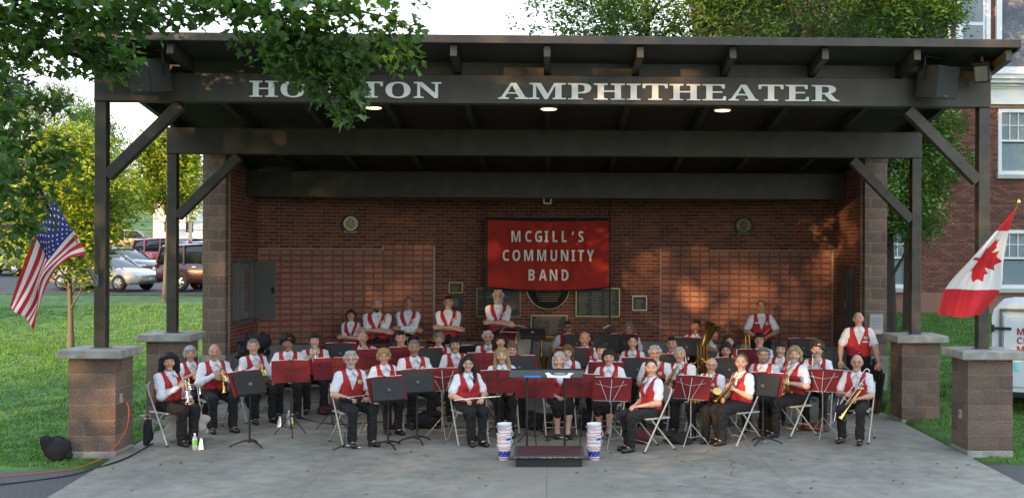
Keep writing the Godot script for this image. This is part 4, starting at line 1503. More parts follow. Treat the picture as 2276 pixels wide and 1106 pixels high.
func build_parking() -> void:
	var G := func(x: float, d: float) -> Vector3: return Vector3(x, ground_at(x, -d) + 0.02, -d)
	car("parked_car", "silver sedan parked nearest behind the left posts", "sedan", lin(0.36, 0.35, 0.32), G.call(-18.5, 46.6), -0.33)
	car("parked_van", "dark maroon van parked beside the left block pilaster", "van", lin(0.05, 0.010, 0.012), G.call(-13.45, 46.2), -0.12)
	car("parked_car", "dark blue grey sedan at the left edge behind the striped flag", "sedan", lin(0.035, 0.042, 0.055), G.call(-27.3, 56.4), -0.35)
	car("parked_car", "black sedan half hidden behind the silver sedan", "sedan", lin(0.014, 0.015, 0.018), G.call(-20.7, 54.0), -0.5)
	car("parked_car", "red roofed car peeking over the black sedan", "suv", lin(0.30, 0.015, 0.03), G.call(-20.8, 62.0), -0.2)
	car("parked_car", "pale blue car between the left post and the block pilaster", "sedan", lin(0.30, 0.36, 0.42), G.call(-20.2, 66.0), -0.3)
	car("parked_car", "white car behind the black sedan near the left front post", "sedan", lin(0.62, 0.64, 0.66), G.call(-24.6, 60.0), -0.6)
	car("parked_suv", "white sport utility vehicle parked far off by the street at left", "suv", lin(0.66, 0.66, 0.66), G.call(-52.9, 111.0), 2.4)
	car("parked_minivan", "gold minivan parked on the far street", "van", lin(0.36, 0.29, 0.17), G.call(-43.0, 115.0), 0.12)
	# white clapboard house
	var hb: Vector3 = G.call(-47.5, 150.0)
	var h := thing("white_house", hb, "white clapboard house far behind the left post", "house")
	put("wall", box_mesh(Vector3(9.0, 5.2, 7.0), 0.0, Vector3(0, 2.6, 0)), M.white_paint, h)
	for k in 20:
		put("clapboard", box_mesh(Vector3(9.06, 0.2, 0.05), 0.0, Vector3(0, 0.4 + k * 0.24, 3.5), Basis(Vector3.RIGHT, 0.12)), M.white_paint, h)
	var rf := begin()
	slab(rf, PackedVector2Array([Vector2(-4.0, 5.1), Vector2(4.0, 5.1), Vector2(0, 8.4)]), 9.4, Transform3D(Basis(UP, PI / 2), Vector3(-4.7, 0, 0)))
	put("roof", done(rf), M.slate1, h)
	for x in [-2.6, 0.2, 3.0]:
		for y in [1.6, 3.9]:
			var w := put("window", box_mesh(Vector3(0.95, 1.5, 0.06), 0.0, Vector3(x, y, 3.56)), M.car_glass, h)
			put("frame", box_mesh(Vector3(1.15, 0.12, 0.1), 0.0, Vector3(x, y + 0.8, 3.56)), M.white_paint, w)
	var eb: Vector3 = G.call(-88.0, 140.0)
	var h2 := thing("far_house", eb, "pale grey house behind the white vehicle at the far left", "house")
	put("wall", box_mesh(Vector3(12, 4.5, 7), 0.0, Vector3(0, 2.25, 0)), mat("house_grey", lin(0.42, 0.44, 0.46), 0.8), h2)
	rf = begin()
	slab(rf, PackedVector2Array([Vector2(-4.2, 4.4), Vector2(4.2, 4.4), Vector2(0, 7.2)]), 12.6, Transform3D(Basis(UP, PI / 2), Vector3(-6.3, 0, 0)))
	put("roof", done(rf), M.slate2, h2)
	for x in [-4.0, -1.0, 2.0, 4.4]:
		put("window", box_mesh(Vector3(1.0, 1.4, 0.06), 0.0, Vector3(x, 2.4, 3.53)), M.car_glass, h2)
	# street lamp and its wires
	var pb: Vector3 = G.call(-32.2, 100.0)
	var lp := thing("street_lamp", pb, "tall pale street lamp post with two arms beyond the parking lot", "street lamp")
	var st := begin()
	tube(st, [Vector3.ZERO, Vector3(0, 8.1, 0)], [0.17, 0.12], 10)
	put("post", done(st), mat("pole_wood", lin(0.42, 0.36, 0.28), 0.85), lp)
	for s in [-1.0, 1.0]:
		st = begin()
		tube(st, [Vector3(0, 6.6, 0), Vector3(s * 0.7, 7.05, 0), Vector3(s * 1.3, 7.1, 0)], 0.05, 6)
		put("arm", done(st), M.grey_metal, lp)
		st = begin()
		ball(st, Vector3(s * 1.5, 7.05, 0), Vector3(0.36, 0.13, 0.17), 10)
		put("lamp_head", done(st), M.white_paint, lp)
	var wi := thing("overhead_wires", pb + Vector3(0, 2.0, 0), "thin overhead wires running across behind the left posts", "wires")
	for y in [0.0, 0.7, 5.2]:
		st = begin()
		tube(st, [Vector3(-45, y + 1.3, -6), Vector3(-22, y + 0.3, -3), Vector3(0, y, 0), Vector3(22, y + 0.3, 3), Vector3(40, y + 1.2, 6)], 0.035, 5)
		put("wire", done(st), M.grey_metal, wi)


# ------------------------------------------------------------------ flags
func cloth(f: Callable, nu: int, nv: int) -> ArrayMesh:
	var st := SurfaceTool.new()
	st.begin(Mesh.PRIMITIVE_TRIANGLES)
	st.set_smooth_group(1)
	for i in nu:
		for j in nv:
			var q := [[i, j], [i + 1, j], [i + 1, j + 1], [i, j + 1]]
			for k in [0, 1, 2, 0, 2, 3]:
				var u: float = float(q[k][0]) / nu
				var v: float = float(q[k][1]) / nv
				st.set_uv(Vector2(u, v))
				st.add_vertex(f.call(u, v))
	st.generate_normals()
	st.index()
	return st.commit()


func along(pts: Array, t: float) -> Vector3:   # smooth curve through points
	var n := pts.size() - 1
	var k := clampf(t, 0.0, 0.9999) * n
	var i := int(k)
	var f := k - i
	var a: Vector3 = pts[maxi(i - 1, 0)]
	var b: Vector3 = pts[i]
	var c: Vector3 = pts[i + 1]
	var d: Vector3 = pts[mini(i + 2, n)]
	return b.cubic_interpolate(c, a, d, f)


func flag_material(key: String, im: Image) -> StandardMaterial3D:
	var m := mat(key, Color.WHITE, 0.8)
	m.albedo_texture = ImageTexture.create_from_image(im)
	m.backlight_enabled = true
	m.backlight = lin(0.10, 0.10, 0.10)
	return m


func build_flags() -> void:
	# stars and stripes on the left front post
	var w := 570
	var h := 300
	var im := Image.create(w, h, false, Image.FORMAT_RGB8)
	var red := lin(0.42, 0.015, 0.03)
	var white := lin(0.66, 0.65, 0.64)
	var blue := lin(0.02, 0.03, 0.16)
	for i in 13:
		im.fill_rect(Rect2i(0, i * h / 13, w, h / 13 + 1), red if i % 2 == 0 else white)
	var cw := int(w * 0.4)
	var chh := int(h * 7.0 / 13.0)
	im.fill_rect(Rect2i(0, 0, cw, chh), blue)
	for row in 9:
		for col in (6 if row % 2 == 0 else 5):
			var cx := cw * (col * 2 + (1 if row % 2 == 0 else 2)) / 12.0
			var cy := chh * (row + 1) / 10.0
			for y in range(-8, 9):
				for x in range(-8, 9):
					var a := atan2(x, -y)
					var m := fposmod(a, TAU / 5) - PI / 5
					if Vector2(x, y).length() * cos(m) < 0.0 + 7.6 * cos(PI / 5) * 0.62 / maxf(cos(PI / 5 - absf(m)), 0.2) or Vector2(x, y).length() < 3.0:
						im.set_pixel(int(cx) + x, int(cy) + y, white)
	var us := thing("flag", Vector3(-5.99, 2.28, -14.93), "red white and blue striped flag with stars on the left front post", "flag")
	var o := us.position
	var st := begin()
	tube(st, [Vector3(0, 0, 0), Vector3(-6.395, 3.37, -14.55) - o], 0.013, 8)
	put("pole", done(st), mat("pole_varnish", lin(0.28, 0.16, 0.06), 0.4), us)
	st = begin()
	ball(st, Vector3(-6.405, 3.395, -14.54) - o, Vector3(0.028, 0.036, 0.028), 10)
	put("finial", done(st), M.brass, us)
	st = begin()
	box(st, Vector3(-0.005, 0, 0.02), Vector3(0.06, 0.16, 0.05), 0.01)
	tube(st, [Vector3(-0.0, -0.03, 0.03), Vector3(-0.075, 0.16, 0.1)], 0.024, 8)
	put("bracket", done(st), M.grey_metal, us)
	var top := [Vector3(-6.39, 3.35, -14.55), Vector3(-6.53, 3.05, -14.52), Vector3(-6.66, 2.72, -14.5), Vector3(-6.82, 2.3, -14.5), Vector3(-6.93, 1.96, -14.48)]
	var mid1 := [Vector3(-6.27, 3.06, -14.65), Vector3(-6.42, 2.80, -14.50), Vector3(-6.57, 2.48, -14.62), Vector3(-6.70, 2.12, -14.58), Vector3(-6.80, 1.86, -14.46)]
	var mid2 := [Vector3(-6.16, 2.86, -14.72), Vector3(-6.33, 2.70, -14.74), Vector3(-6.50, 2.36, -14.42), Vector3(-6.62, 1.98, -14.62), Vector3(-6.72, 1.74, -14.6)]
	var low := [Vector3(-6.07, 2.63, -14.8), Vector3(-6.28, 2.56, -14.66), Vector3(-6.50, 2.3, -14.66), Vector3(-6.60, 1.86, -14.5), Vector3(-6.66, 1.56, -14.56)]
	var fu := func(u: float, v: float) -> Vector3:
		var p := along([along(top, u), along(mid1, u), along(mid2, u), along(low, u)], v)
		p.z += 0.035 * sin(v * 15.0 + u * 4.0) * smoothstep(0.05, 0.8, u)
		return p - o
	put("cloth", cloth(fu, 44, 40), flag_material("stripes", im), us)
	# maple leaf flag on the right front post
	w = 480
	h = 240
	im = Image.create(w, h, false, Image.FORMAT_RGB8)
	red = lin(0.50, 0.012, 0.02)
	im.fill(lin(0.68, 0.67, 0.66))
	im.fill_rect(Rect2i(0, 0, w / 4, h), red)
	im.fill_rect(Rect2i(w * 3 / 4, 0, w / 4, h), red)
	var half := [Vector2(0, -1.0), Vector2(0.19, -0.62), Vector2(0.4, -0.73), Vector2(0.29, -0.18), Vector2(0.52, -0.42), Vector2(0.58, -0.29), Vector2(0.86, -0.34), Vector2(0.76, -0.06), Vector2(0.89, 0.02), Vector2(0.44, 0.40), Vector2(0.49, 0.55), Vector2(0.05, 0.48), Vector2(0.06, 0.98)]
	var poly := PackedVector2Array()
	for p in half:
		poly.append(p)
	for i in range(half.size() - 1, 0, -1):
		poly.append(Vector2(-half[i].x, half[i].y))
	for y in h:
		for x in range(w / 4, w * 3 / 4):
			if Geometry2D.is_point_in_polygon(Vector2((x - w / 2.0) / 100.0, (h / 2.0 - y) / 100.0), poly):
				im.set_pixel(x, y, red)
	var ca := thing("flag", Vector3(5.99, 2.3, -14.93), "red and white flag with a red leaf on the right front post", "flag")
	o = ca.position
	st = begin()
	tube(st, [Vector3.ZERO, Vector3(6.12, 3.32, -14.25) - o], 0.013, 8)
	put("pole", done(st), M.pole_varnish, ca)
	st = begin()
	ball(st, Vector3(6.125, 3.35, -14.23) - o, Vector3(0.03, 0.04, 0.03), 10)
	put("finial", done(st), M.brass, ca)
	st = begin()
	box(st, Vector3(0.005, 0, 0.02), Vector3(0.06, 0.16, 0.05), 0.01)
	put("bracket", done(st), M.grey_metal, ca)
	var lft := [Vector3(6.105, 3.26, -14.29), Vector3(5.875, 2.98, -14.33), Vector3(5.55, 2.62, -14.38), Vector3(5.215, 2.215, -14.42), Vector3(5.12, 1.86, -14.42)]
	var rgt := [Vector3(6.115, 3.27, -14.28), Vector3(6.05, 2.98, -14.36), Vector3(6.03, 2.58, -14.5), Vector3(6.01, 2.2, -14.56), Vector3(5.79, 1.85, -14.6)]
	var fc := func(u: float, v: float) -> Vector3:
		var a := along(lft, u)
		var b := along(rgt, u)
		var p := a.lerp(b, v)
		p.z += 0.022 * sin(v * 31.0 - u * 9.0) * smoothstep(0.1, 0.5, u) * sin(u * 5.0 + v * 2.0) + 0.06 * sin(v * 7.0 + u * 3.0) * smoothstep(0.1, 0.6, u) + 0.02 * sin(v * 17 - u * 5.0) * u
		p.y += 0.015 * sin(v * 9.0) * smoothstep(0.6, 1.0, u)
		return p - o
	put("cloth", cloth(fc, 44, 30), flag_material("leaf_flag", im), ca)


# ------------------------------------------------------------------ bodies: smooth-joined capsules meshed as surface nets
# bone: [a, b, ra, rb]; or an ellipsoid: [centre, radii]
func nets(bones: Array, cell: float, k: float, cut = null, tint = null, fold := 0.0, freq := 9.0) -> ArrayMesh:
	var lo := Vector3.ONE * 1e9
	var hi := -lo
	for b in bones:
		var m: float = maxf(b[2], b[3]) if b.size() > 2 else maxf(b[1].x, maxf(b[1].y, b[1].z))
		var e: Vector3 = b[1] if b.size() > 2 else b[0]
		lo = lo.min(b[0].min(e) - Vector3.ONE * m)
		hi = hi.max(b[0].max(e) + Vector3.ONE * m)
	var pad := cell * 2.0 + k * 0.3
	lo -= Vector3.ONE * pad
	hi += Vector3.ONE * pad
	var nx := int((hi.x - lo.x) / cell) + 2
	var ny := int((hi.y - lo.y) / cell) + 2
	var nz := int((hi.z - lo.z) / cell) + 2
	var f := PackedFloat32Array()
	f.resize(nx * ny * nz)
	f.fill(1.0)
	var sxy := nx * ny
	for b in bones:
		var cap: bool = b.size() > 2
		var a: Vector3 = b[0]
		var e: Vector3 = b[1] if cap else b[0]
		var r0: float = b[2] if cap else 0.0
		var r1: float = b[3] if cap else 0.0
		var rv: Vector3 = Vector3.ONE if cap else b[1]
		var rm: float = minf(rv.x, minf(rv.y, rv.z))
		var reach: float = (maxf(r0, r1) if cap else maxf(rv.x, maxf(rv.y, rv.z))) + k + cell * 2.0
		var l := (a.min(e) - Vector3.ONE * reach - lo) / cell
		var h := (a.max(e) + Vector3.ONE * reach - lo) / cell
		var ba := e - a
		var inv := 1.0 / maxf(ba.length_squared(), 1e-9)
		for z in range(maxi(0, int(l.z)), mini(nz - 1, int(h.z) + 1) + 1):
			for y in range(maxi(0, int(l.y)), mini(ny - 1, int(h.y) + 1) + 1):
				var base := z * sxy + y * nx
				for x in range(maxi(0, int(l.x)), mini(nx - 1, int(h.x) + 1) + 1):
					var p := Vector3(lo.x + x * cell, lo.y + y * cell, lo.z + z * cell) - a
					var d: float
					if cap:
						var t := clampf(p.dot(ba) * inv, 0.0, 1.0)
						d = (p - ba * t).length() - (r0 + (r1 - r0) * t)
					else:
						d = ((p / rv).length() - 1.0) * rm
					var o := f[base + x]
					var q := k - absf(d - o)
					if q > 0.0:
						f[base + x] = minf(d, o) - q * q * 0.25 / k
					elif d < o:
						f[base + x] = d
	if cut != null:
		var c: Callable = cut
		var nz3 := FastNoiseLite.new()
		nz3.frequency = freq
		nz3.fractal_octaves = 2
		nz3.seed = 5
		for z in nz:
			for y in ny:
				for x in nx:
					var i := z * sxy + y * nx + x
					if f[i] < cell * 2.5:
						var p := Vector3(lo.x + x * cell, lo.y + y * cell, lo.z + z * cell)
						if fold > 0.0 and f[i] > -3.0 * cell:
							f[i] += nz3.get_noise_3d(p.x * 1.2, p.y * 0.8, p.z) * fold
						f[i] = maxf(f[i], c.call(p))
	var at := PackedInt32Array()
	at.resize(nx * ny * nz)
	at.fill(-1)
	var vs := PackedVector3Array()
	var ns := PackedVector3Array()
	var cs := PackedColorArray()
	var idx := PackedInt32Array()
	var lim := cell * 1.9
	var off := [0, 1, nx, nx + 1, sxy, sxy + 1, sxy + nx, sxy + nx + 1]
	var edges := [[0, 1], [2, 3], [4, 5], [6, 7], [0, 2], [1, 3], [4, 6], [5, 7], [0, 4], [1, 5], [2, 6], [3, 7]]
	var v := [0.0, 0.0, 0.0, 0.0, 0.0, 0.0, 0.0, 0.0]
	for z in nz - 1:
		for y in ny - 1:
			for x in nx - 1:
				var i := z * sxy + y * nx + x
				var f0 := f[i]
				if (f0 > lim or f0 < -lim) and cut == null:
					continue
				if f0 > lim * 3.0:
					continue
				var n := 0
				for q in 8:
					v[q] = f[i + off[q]]
					if v[q] < 0.0:
						n += 1
				if n == 0 or n == 8:
					continue
				var s := Vector3.ZERO
				var m := 0
				for e in edges:
					var a: float = v[e[0]]
					var b: float = v[e[1]]
					if (a < 0.0) != (b < 0.0):
						var t := a / (a - b)
						var c0: int = e[0]
						var c1: int = e[1]
						s += Vector3(lerpf(c0 & 1, c1 & 1, t), lerpf((c0 >> 1) & 1, (c1 >> 1) & 1, t), lerpf(c0 >> 2, c1 >> 2, t))
						m += 1
				var p := lo + (Vector3(x, y, z) + s / m) * cell
				at[i] = vs.size()
				vs.append(p)
				ns.append(Vector3(v[1] + v[3] + v[5] + v[7] - v[0] - v[2] - v[4] - v[6], v[2] + v[3] + v[6] + v[7] - v[0] - v[1] - v[4] - v[5], v[4] + v[5] + v[6] + v[7] - v[0] - v[1] - v[2] - v[3]).normalized())
				cs.append(tint.call(p) if tint != null else Color.WHITE)
	for z in range(1, nz - 1):
		for y in range(1, ny - 1):
			for x in range(1, nx - 1):
				var i := z * sxy + y * nx + x
				if at[i] < 0:
					continue
				var inside := f[i] < 0.0
				for ax in 3:
					var st: int = [1, nx, sxy][ax]
					if (f[i + st] < 0.0) == inside:
						continue
					var u: int = [nx, sxy, 1][ax]
					var w: int = [sxy, 1, nx][ax]
					var q := [at[i], at[i - u], at[i - u - w], at[i - w]]
					if q[1] < 0 or q[2] < 0 or q[3] < 0:
						continue
					if inside:
						idx.append_array([q[0], q[2], q[1], q[0], q[3], q[2]])
					else:
						idx.append_array([q[0], q[1], q[2], q[0], q[2], q[3]])
	var arr := []
	arr.resize(Mesh.ARRAY_MAX)
	arr[Mesh.ARRAY_VERTEX] = vs
	arr[Mesh.ARRAY_NORMAL] = ns
	arr[Mesh.ARRAY_COLOR] = cs
	arr[Mesh.ARRAY_INDEX] = idx
	var me := ArrayMesh.new()
	me.add_surface_from_arrays(Mesh.PRIMITIVE_TRIANGLES, arr)
	return me


func bend(shoulder: Vector3, wrist: Vector3, l1: float, l2: float, hint: Vector3) -> Vector3:   # where the elbow goes
	var d := wrist - shoulder
	var n := minf(d.length(), (l1 + l2) * 0.995)
	var t := d.normalized()
	var a := (l1 * l1 - l2 * l2 + n * n) / (2.0 * n)
	var h := sqrt(maxf(l1 * l1 - a * a, 0.0))
	return shoulder + t * a + (hint - t * hint.dot(t)).normalized() * h


func hand_bones(side: float, curl: float, spread := 0.1) -> Array:   # wrist at 0, fingers along +z, palm down, thumb on the inner side
	var o := []
	var wd := [0.030, 0.010, -0.010, -0.029]
	var ln := [0.072, 0.080, 0.075, 0.058]
	o.append([Vector3(0, 0, -0.02), Vector3(0, 0, 0.02), 0.024, 0.024])
	for i in 4:
		var x: float = wd[i] * -side
		var a := Vector3(x * 0.6, 0, 0.015)
		var b := Vector3(x, 0.004, 0.088 - absf(x) * 0.15)
		o.append([a, b, 0.014, 0.0115])
		var dir := 0.0
		var p := b
		for s in 3:
			dir += curl * [0.75, 1.0, 0.7][s]
			var l: float = ln[i] * [0.45, 0.31, 0.24][s]
			var q := p + Vector3(x * spread * 0.3, -sin(dir) * l, cos(dir) * l)
			o.append([p, q, 0.0100 - s * 0.0006, 0.0094 - s * 0.0007])
			p = q
	var tb := Vector3(-side * 0.022, -0.006, 0.02)
	var t1 := tb + Vector3(-side * 0.03, -0.014, 0.028)
	var t2 := t1 + Vector3(-side * 0.012, -0.012 - 0.012 * curl, 0.03)
	var t3 := t2 + Vector3(side * 0.006 * curl, -0.012 * curl, 0.022)
	o.append([tb, t1, 0.0145, 0.012])
	o.append([t1, t2, 0.0115, 0.0105])
	o.append([t2, t3, 0.0105, 0.009])
	return o


var hand_cache := {}
var pose_cache := {}


func hand(side: float, curl: float) -> ArrayMesh:
	var key := [side, curl]
	if not hand_cache.has(key):
		hand_cache[key] = nets(hand_bones(side, curl), 0.0062, 0.006)
	return hand_cache[key]


# poses: wrists, elbow hints, curl of the fingers, seated or standing, sleeve length
# [right wrist, left wrist, right elbow hint, left elbow hint, curl, backs of the hands]
func pose_of(name: String) -> Dictionary:
	var p := {"r": Vector3(-0.15, 0.64, 0.26), "l": Vector3(0.15, 0.64, 0.26), "rh": Vector3(-0.7, -0.1, -1), "lh": Vector3(0.7, -0.1, -1), "curl": 0.45, "rb": UP, "lb": UP, "stand": false}
	match name:
		"lap":
			p.r = Vector3(-0.10, 0.655, 0.20)
			p.l = Vector3(0.09, 0.665, 0.22)
		"flute":
			p.r = Vector3(-0.15, 0.685, 0.22)
			p.l = Vector3(0.14, 0.69, 0.24)
			p.curl = 0.85
		"cornet":
			p.r = Vector3(-0.02, 0.84, 0.20)
			p.l = Vector3(0.13, 0.66, 0.25)
			p.curl = 0.7
			p.rb = Vector3(-0.3, 0.4, 0.9)
			p.rh = Vector3(-0.6, -1, -0.2)
		"trumpet":
			p.r = Vector3(-0.08, 0.86, 0.20)
			p.l = Vector3(0.07, 0.80, 0.21)
			p.curl = 0.8
			p.rb = Vector3(-0.6, 0.4, 0.8)
			p.lb = Vector3(0.6, 0.4, 0.8)
			p.rh = Vector3(-0.8, -0.9, -0.1)
			p.lh = Vector3(0.8, -0.9, -0.1)
		"raised":
			p.r = Vector3(-0.04, 0.99, 0.20)
			p.l = Vector3(0.13, 0.66, 0.25)
			p.curl = 0.8
			p.rb = Vector3(-0.6, 0.2, 0.9)
			p.rh = Vector3(-0.8, -0.9, 0.1)
		"sax":
			p.r = Vector3(-0.13, 0.67, 0.20)
			p.l = Vector3(0.08, 0.82, 0.18)
			p.curl = 0.75
			p.rb = Vector3(-0.7, 0.2, 0.6)
			p.lb = Vector3(0.7, 0.2, 0.6)
		"trombone":
			p.r = Vector3(-0.13, 0.74, 0.22)
			p.l = Vector3(0.10, 0.68, 0.22)
			p.curl = 0.7
			p.rb = Vector3(-0.5, 0.5, 0.6)
		"horn":
			p.r = Vector3(0.0, 0.70, 0.20)
			p.l = Vector3(0.15, 0.80, 0.21)
			p.curl = 0.7
			p.lb = Vector3(0.7, 0.3, 0.7)
			p.lh = Vector3(0.9, -0.8, -0.1)
		"tuba":
			p.r = Vector3(-0.02, 0.78, 0.24)
			p.l = Vector3(0.20, 0.80, 0.16)
			p.curl = 0.7
			p.rh = Vector3(-0.9, -0.7, 0)
		"bass":
			p.r = Vector3(-0.08, 0.70, 0.22)
			p.l = Vector3(0.20, 0.84, 0.26)
			p.curl = 0.7
			p.rh = Vector3(-1, -0.1, -0.2)
			p.lh = Vector3(0.8, -0.9, 0)
		"crossed":
			p.stand = true
			p.r = Vector3(0.125, 1.11, 0.145)
			p.l = Vector3(-0.12, 1.145, 0.175)
			p.rh = Vector3(-1, -0.75, 0.15)
			p.lh = Vector3(1, -0.75, 0.15)
			p.curl = 0.35
			p.rb = Vector3(0, 0.3, 1)
			p.lb = Vector3(0, 0.3, 1)
		"baton":
			p.stand = true
			p.r = Vector3(-0.11, 1.05, 0.19)
			p.l = Vector3(0.11, 1.05, 0.19)
			p.rh = Vector3(-1, -0.8, -0.1)
			p.lh = Vector3(1, -0.8, -0.1)
			p.curl = 0.8
		"drummer":
			p.stand = true
			p.r = Vector3(-0.30, 0.91, 0.16)
			p.l = Vector3(0.29, 0.89, 0.16)
			p.rh = Vector3(-0.6, 0, -1)
			p.lh = Vector3(0.6, 0, -1)
			p.curl = 0.7
	return p


func dress(pose: String, sleeves: String, build: String) -> Dictionary:
	var key := pose + sleeves + build
	if pose_cache.has(key):
		return pose_cache[key]
	var p := pose_of(pose)
	var dy := 0.395 if p.stand else 0.0
	var V := func(x: float, y: float, z: float) -> Vector3: return Vector3(x, y + dy, z)
	var fem := build == "woman" or build == "skirt"
	var sw := 0.155 if fem else 0.172
	var out := {"stand": p.stand}
	var skin := [[V.call(0, 0.60, -0.03), V.call(0, 0.98, -0.05), 0.07, 0.07], [V.call(-sw, 0.985, -0.05), V.call(sw, 0.985, -0.05), 0.045, 0.045], [V.call(0, 0.96, -0.045), V.call(0, 1.12, -0.025), 0.058, 0.052]]
	var shirt := [[V.call(-0.075, 0.62, -0.03), V.call(-0.085, 0.90, -0.045), 0.10, 0.112], [V.call(0.075, 0.62, -0.03), V.call(0.085, 0.90, -0.045), 0.10, 0.112], [V.call(-sw + 0.035, 0.975, -0.05), V.call(sw - 0.035, 0.975, -0.05), 0.072, 0.072], [V.call(0, 0.98, -0.045), V.call(0, 1.055, -0.035), 0.07, 0.062]]
	if fem:
		shirt.append([V.call(-0.07, 0.865, 0.03), V.call(0.07, 0.865, 0.03), 0.07, 0.07])
	for s in [-1.0, 1.0]:
		var sh: Vector3 = V.call(s * sw, 0.98, -0.05)
		var wr: Vector3 = p.r if s < 0 else p.l
		var el := bend(sh, wr, 0.29, 0.255, p.rh if s < 0 else p.lh)
		var fore := (wr - el).normalized()
		skin.append([sh, el, 0.047, 0.042])
		skin.append([el, el.lerp(wr, 0.35), 0.042, 0.041])
		skin.append([el.lerp(wr, 0.35), wr, 0.041, 0.026])
		if sleeves == "long":
			shirt.append([sh, el, 0.064, 0.056])
			shirt.append([el, wr - fore * 0.015, 0.058, 0.041])
		else:
			shirt.append([sh, sh.lerp(el, 0.72), 0.064, 0.069])
		var z := fore
		var y: Vector3 = p.rb if s < 0 else p.lb
		y = (y - z * y.dot(z)).normalized()
		out["hand%d" % int(s)] = [hand(s, p.curl), Transform3D(Basis(y.cross(z), y, z), wr + fore * 0.012)]
	# legs
	var legs := []
	var bare := []
	var shoes := []
	if p.stand:
		legs.append([Vector3(-0.07, 0.95, -0.04), Vector3(0.07, 0.95, -0.04), 0.118, 0.118])
		for s in [-1.0, 1.0]:
			var hip := Vector3(s * 0.095, 0.90, -0.03)
			var kn := Vector3(s * 0.115, 0.50, -0.01)
			var an := Vector3(s * 0.125, 0.09, -0.04)
			legs.append([hip, kn, 0.095, 0.075])
			legs.append([kn, an, 0.075, 0.068])
			bare.append([hip, kn, 0.07, 0.055])
			bare.append([kn, an, 0.05, 0.035])
			shoes.append([an + Vector3(0, -0.045, -0.02), an + Vector3(s * 0.02, -0.05, 0.15), 0.045, 0.04])
	else:
		legs.append([Vector3(-0.07, 0.575, -0.04), Vector3(0.07, 0.575, -0.04), 0.118, 0.118])
		for s in [-1.0, 1.0]:
			var hip := Vector3(s * 0.095, 0.56, -0.02)
			var kn := Vector3(s * (0.10 if fem else 0.15), 0.515, 0.40)
			var an := Vector3(s * (0.075 if fem else 0.14), 0.085, 0.37 + 0.03 * s)
			legs.append([hip, kn, 0.095, 0.075])
			if build != "skirt":
				legs.append([kn, an + Vector3(0, 0.01, 0), 0.074, 0.066])
			else:
				legs.append([kn, kn + Vector3(-s * 0.01, -0.13, -0.02), 0.082, 0.078])
			bare.append([hip, kn, 0.07, 0.055])
			bare.append([kn, kn.lerp(an, 0.4), 0.055, 0.052])
			bare.append([kn.lerp(an, 0.4), an, 0.052, 0.034])
			bare.append([an, an + Vector3(s * 0.02, -0.05, 0.12), 0.034, 0.026])
			shoes.append([an + Vector3(0, -0.042, -0.03), an + Vector3(s * 0.025, -0.048, 0.15), 0.045, 0.039])
		if build == "skirt":
			legs.append([Vector3(0, 0.55, 0.05), Vector3(0, 0.48, 0.36), 0.09, 0.09])
	out.skin = nets(skin + bare, 0.0165, 0.03)
	out.shirt = nets(shirt, 0.0175, 0.035, func(q: Vector3) -> float: return (0.56 + dy) - q.y, null, 0.016)
	var vest := []
	for i in (5 if fem else 4):
		if i == 3:
			vest.append([V.call(0, 0.955, -0.055), V.call(0, 1.015, -0.05), 0.075, 0.066])
			continue
		var b: Array = shirt[i]
		vest.append([b[0], b[1], b[2] + 0.014, b[3] + 0.014])
	var hem_y := 0.575 + dy
	var vcut := func(q: Vector3) -> float:
		var y := q.y - dy
		var c := (hem_y - 0.03 - absf(q.x) * 0.0) - q.y
		var ax := absf(q.x)
		if q.z > -0.04:
			c = maxf(c, (minf((y - 0.755) * 0.34, 0.072) - ax) * 0.9)
			c = maxf(c, ((0.66 - y) * 0.55 - ax) * 0.87)
		c = maxf(c, minf((ax - (0.146 if y > 0.9 else 0.146 + (0.9 - y) * 0.8)), y - 0.80))
		return c
	out.vest = nets(vest, 0.0150, 0.035, vcut, null, 0.007, 6.0)
	var leg_hem := 0.30 if build == "skirt" else 0.07
	out.trousers = nets(legs, 0.0185, 0.045, func(q: Vector3) -> float: return leg_hem - q.y, null, 0.016)
	out.shoes = []
	for sh in shoes:
		out.shoes.append(nets([sh], 0.0150, 0.01, func(q: Vector3) -> float: return 0.004 - q.y))
	pose_cache[key] = out
	return out


# heads: origin where the neck meets the chin, face to +z
var head_cache := {}


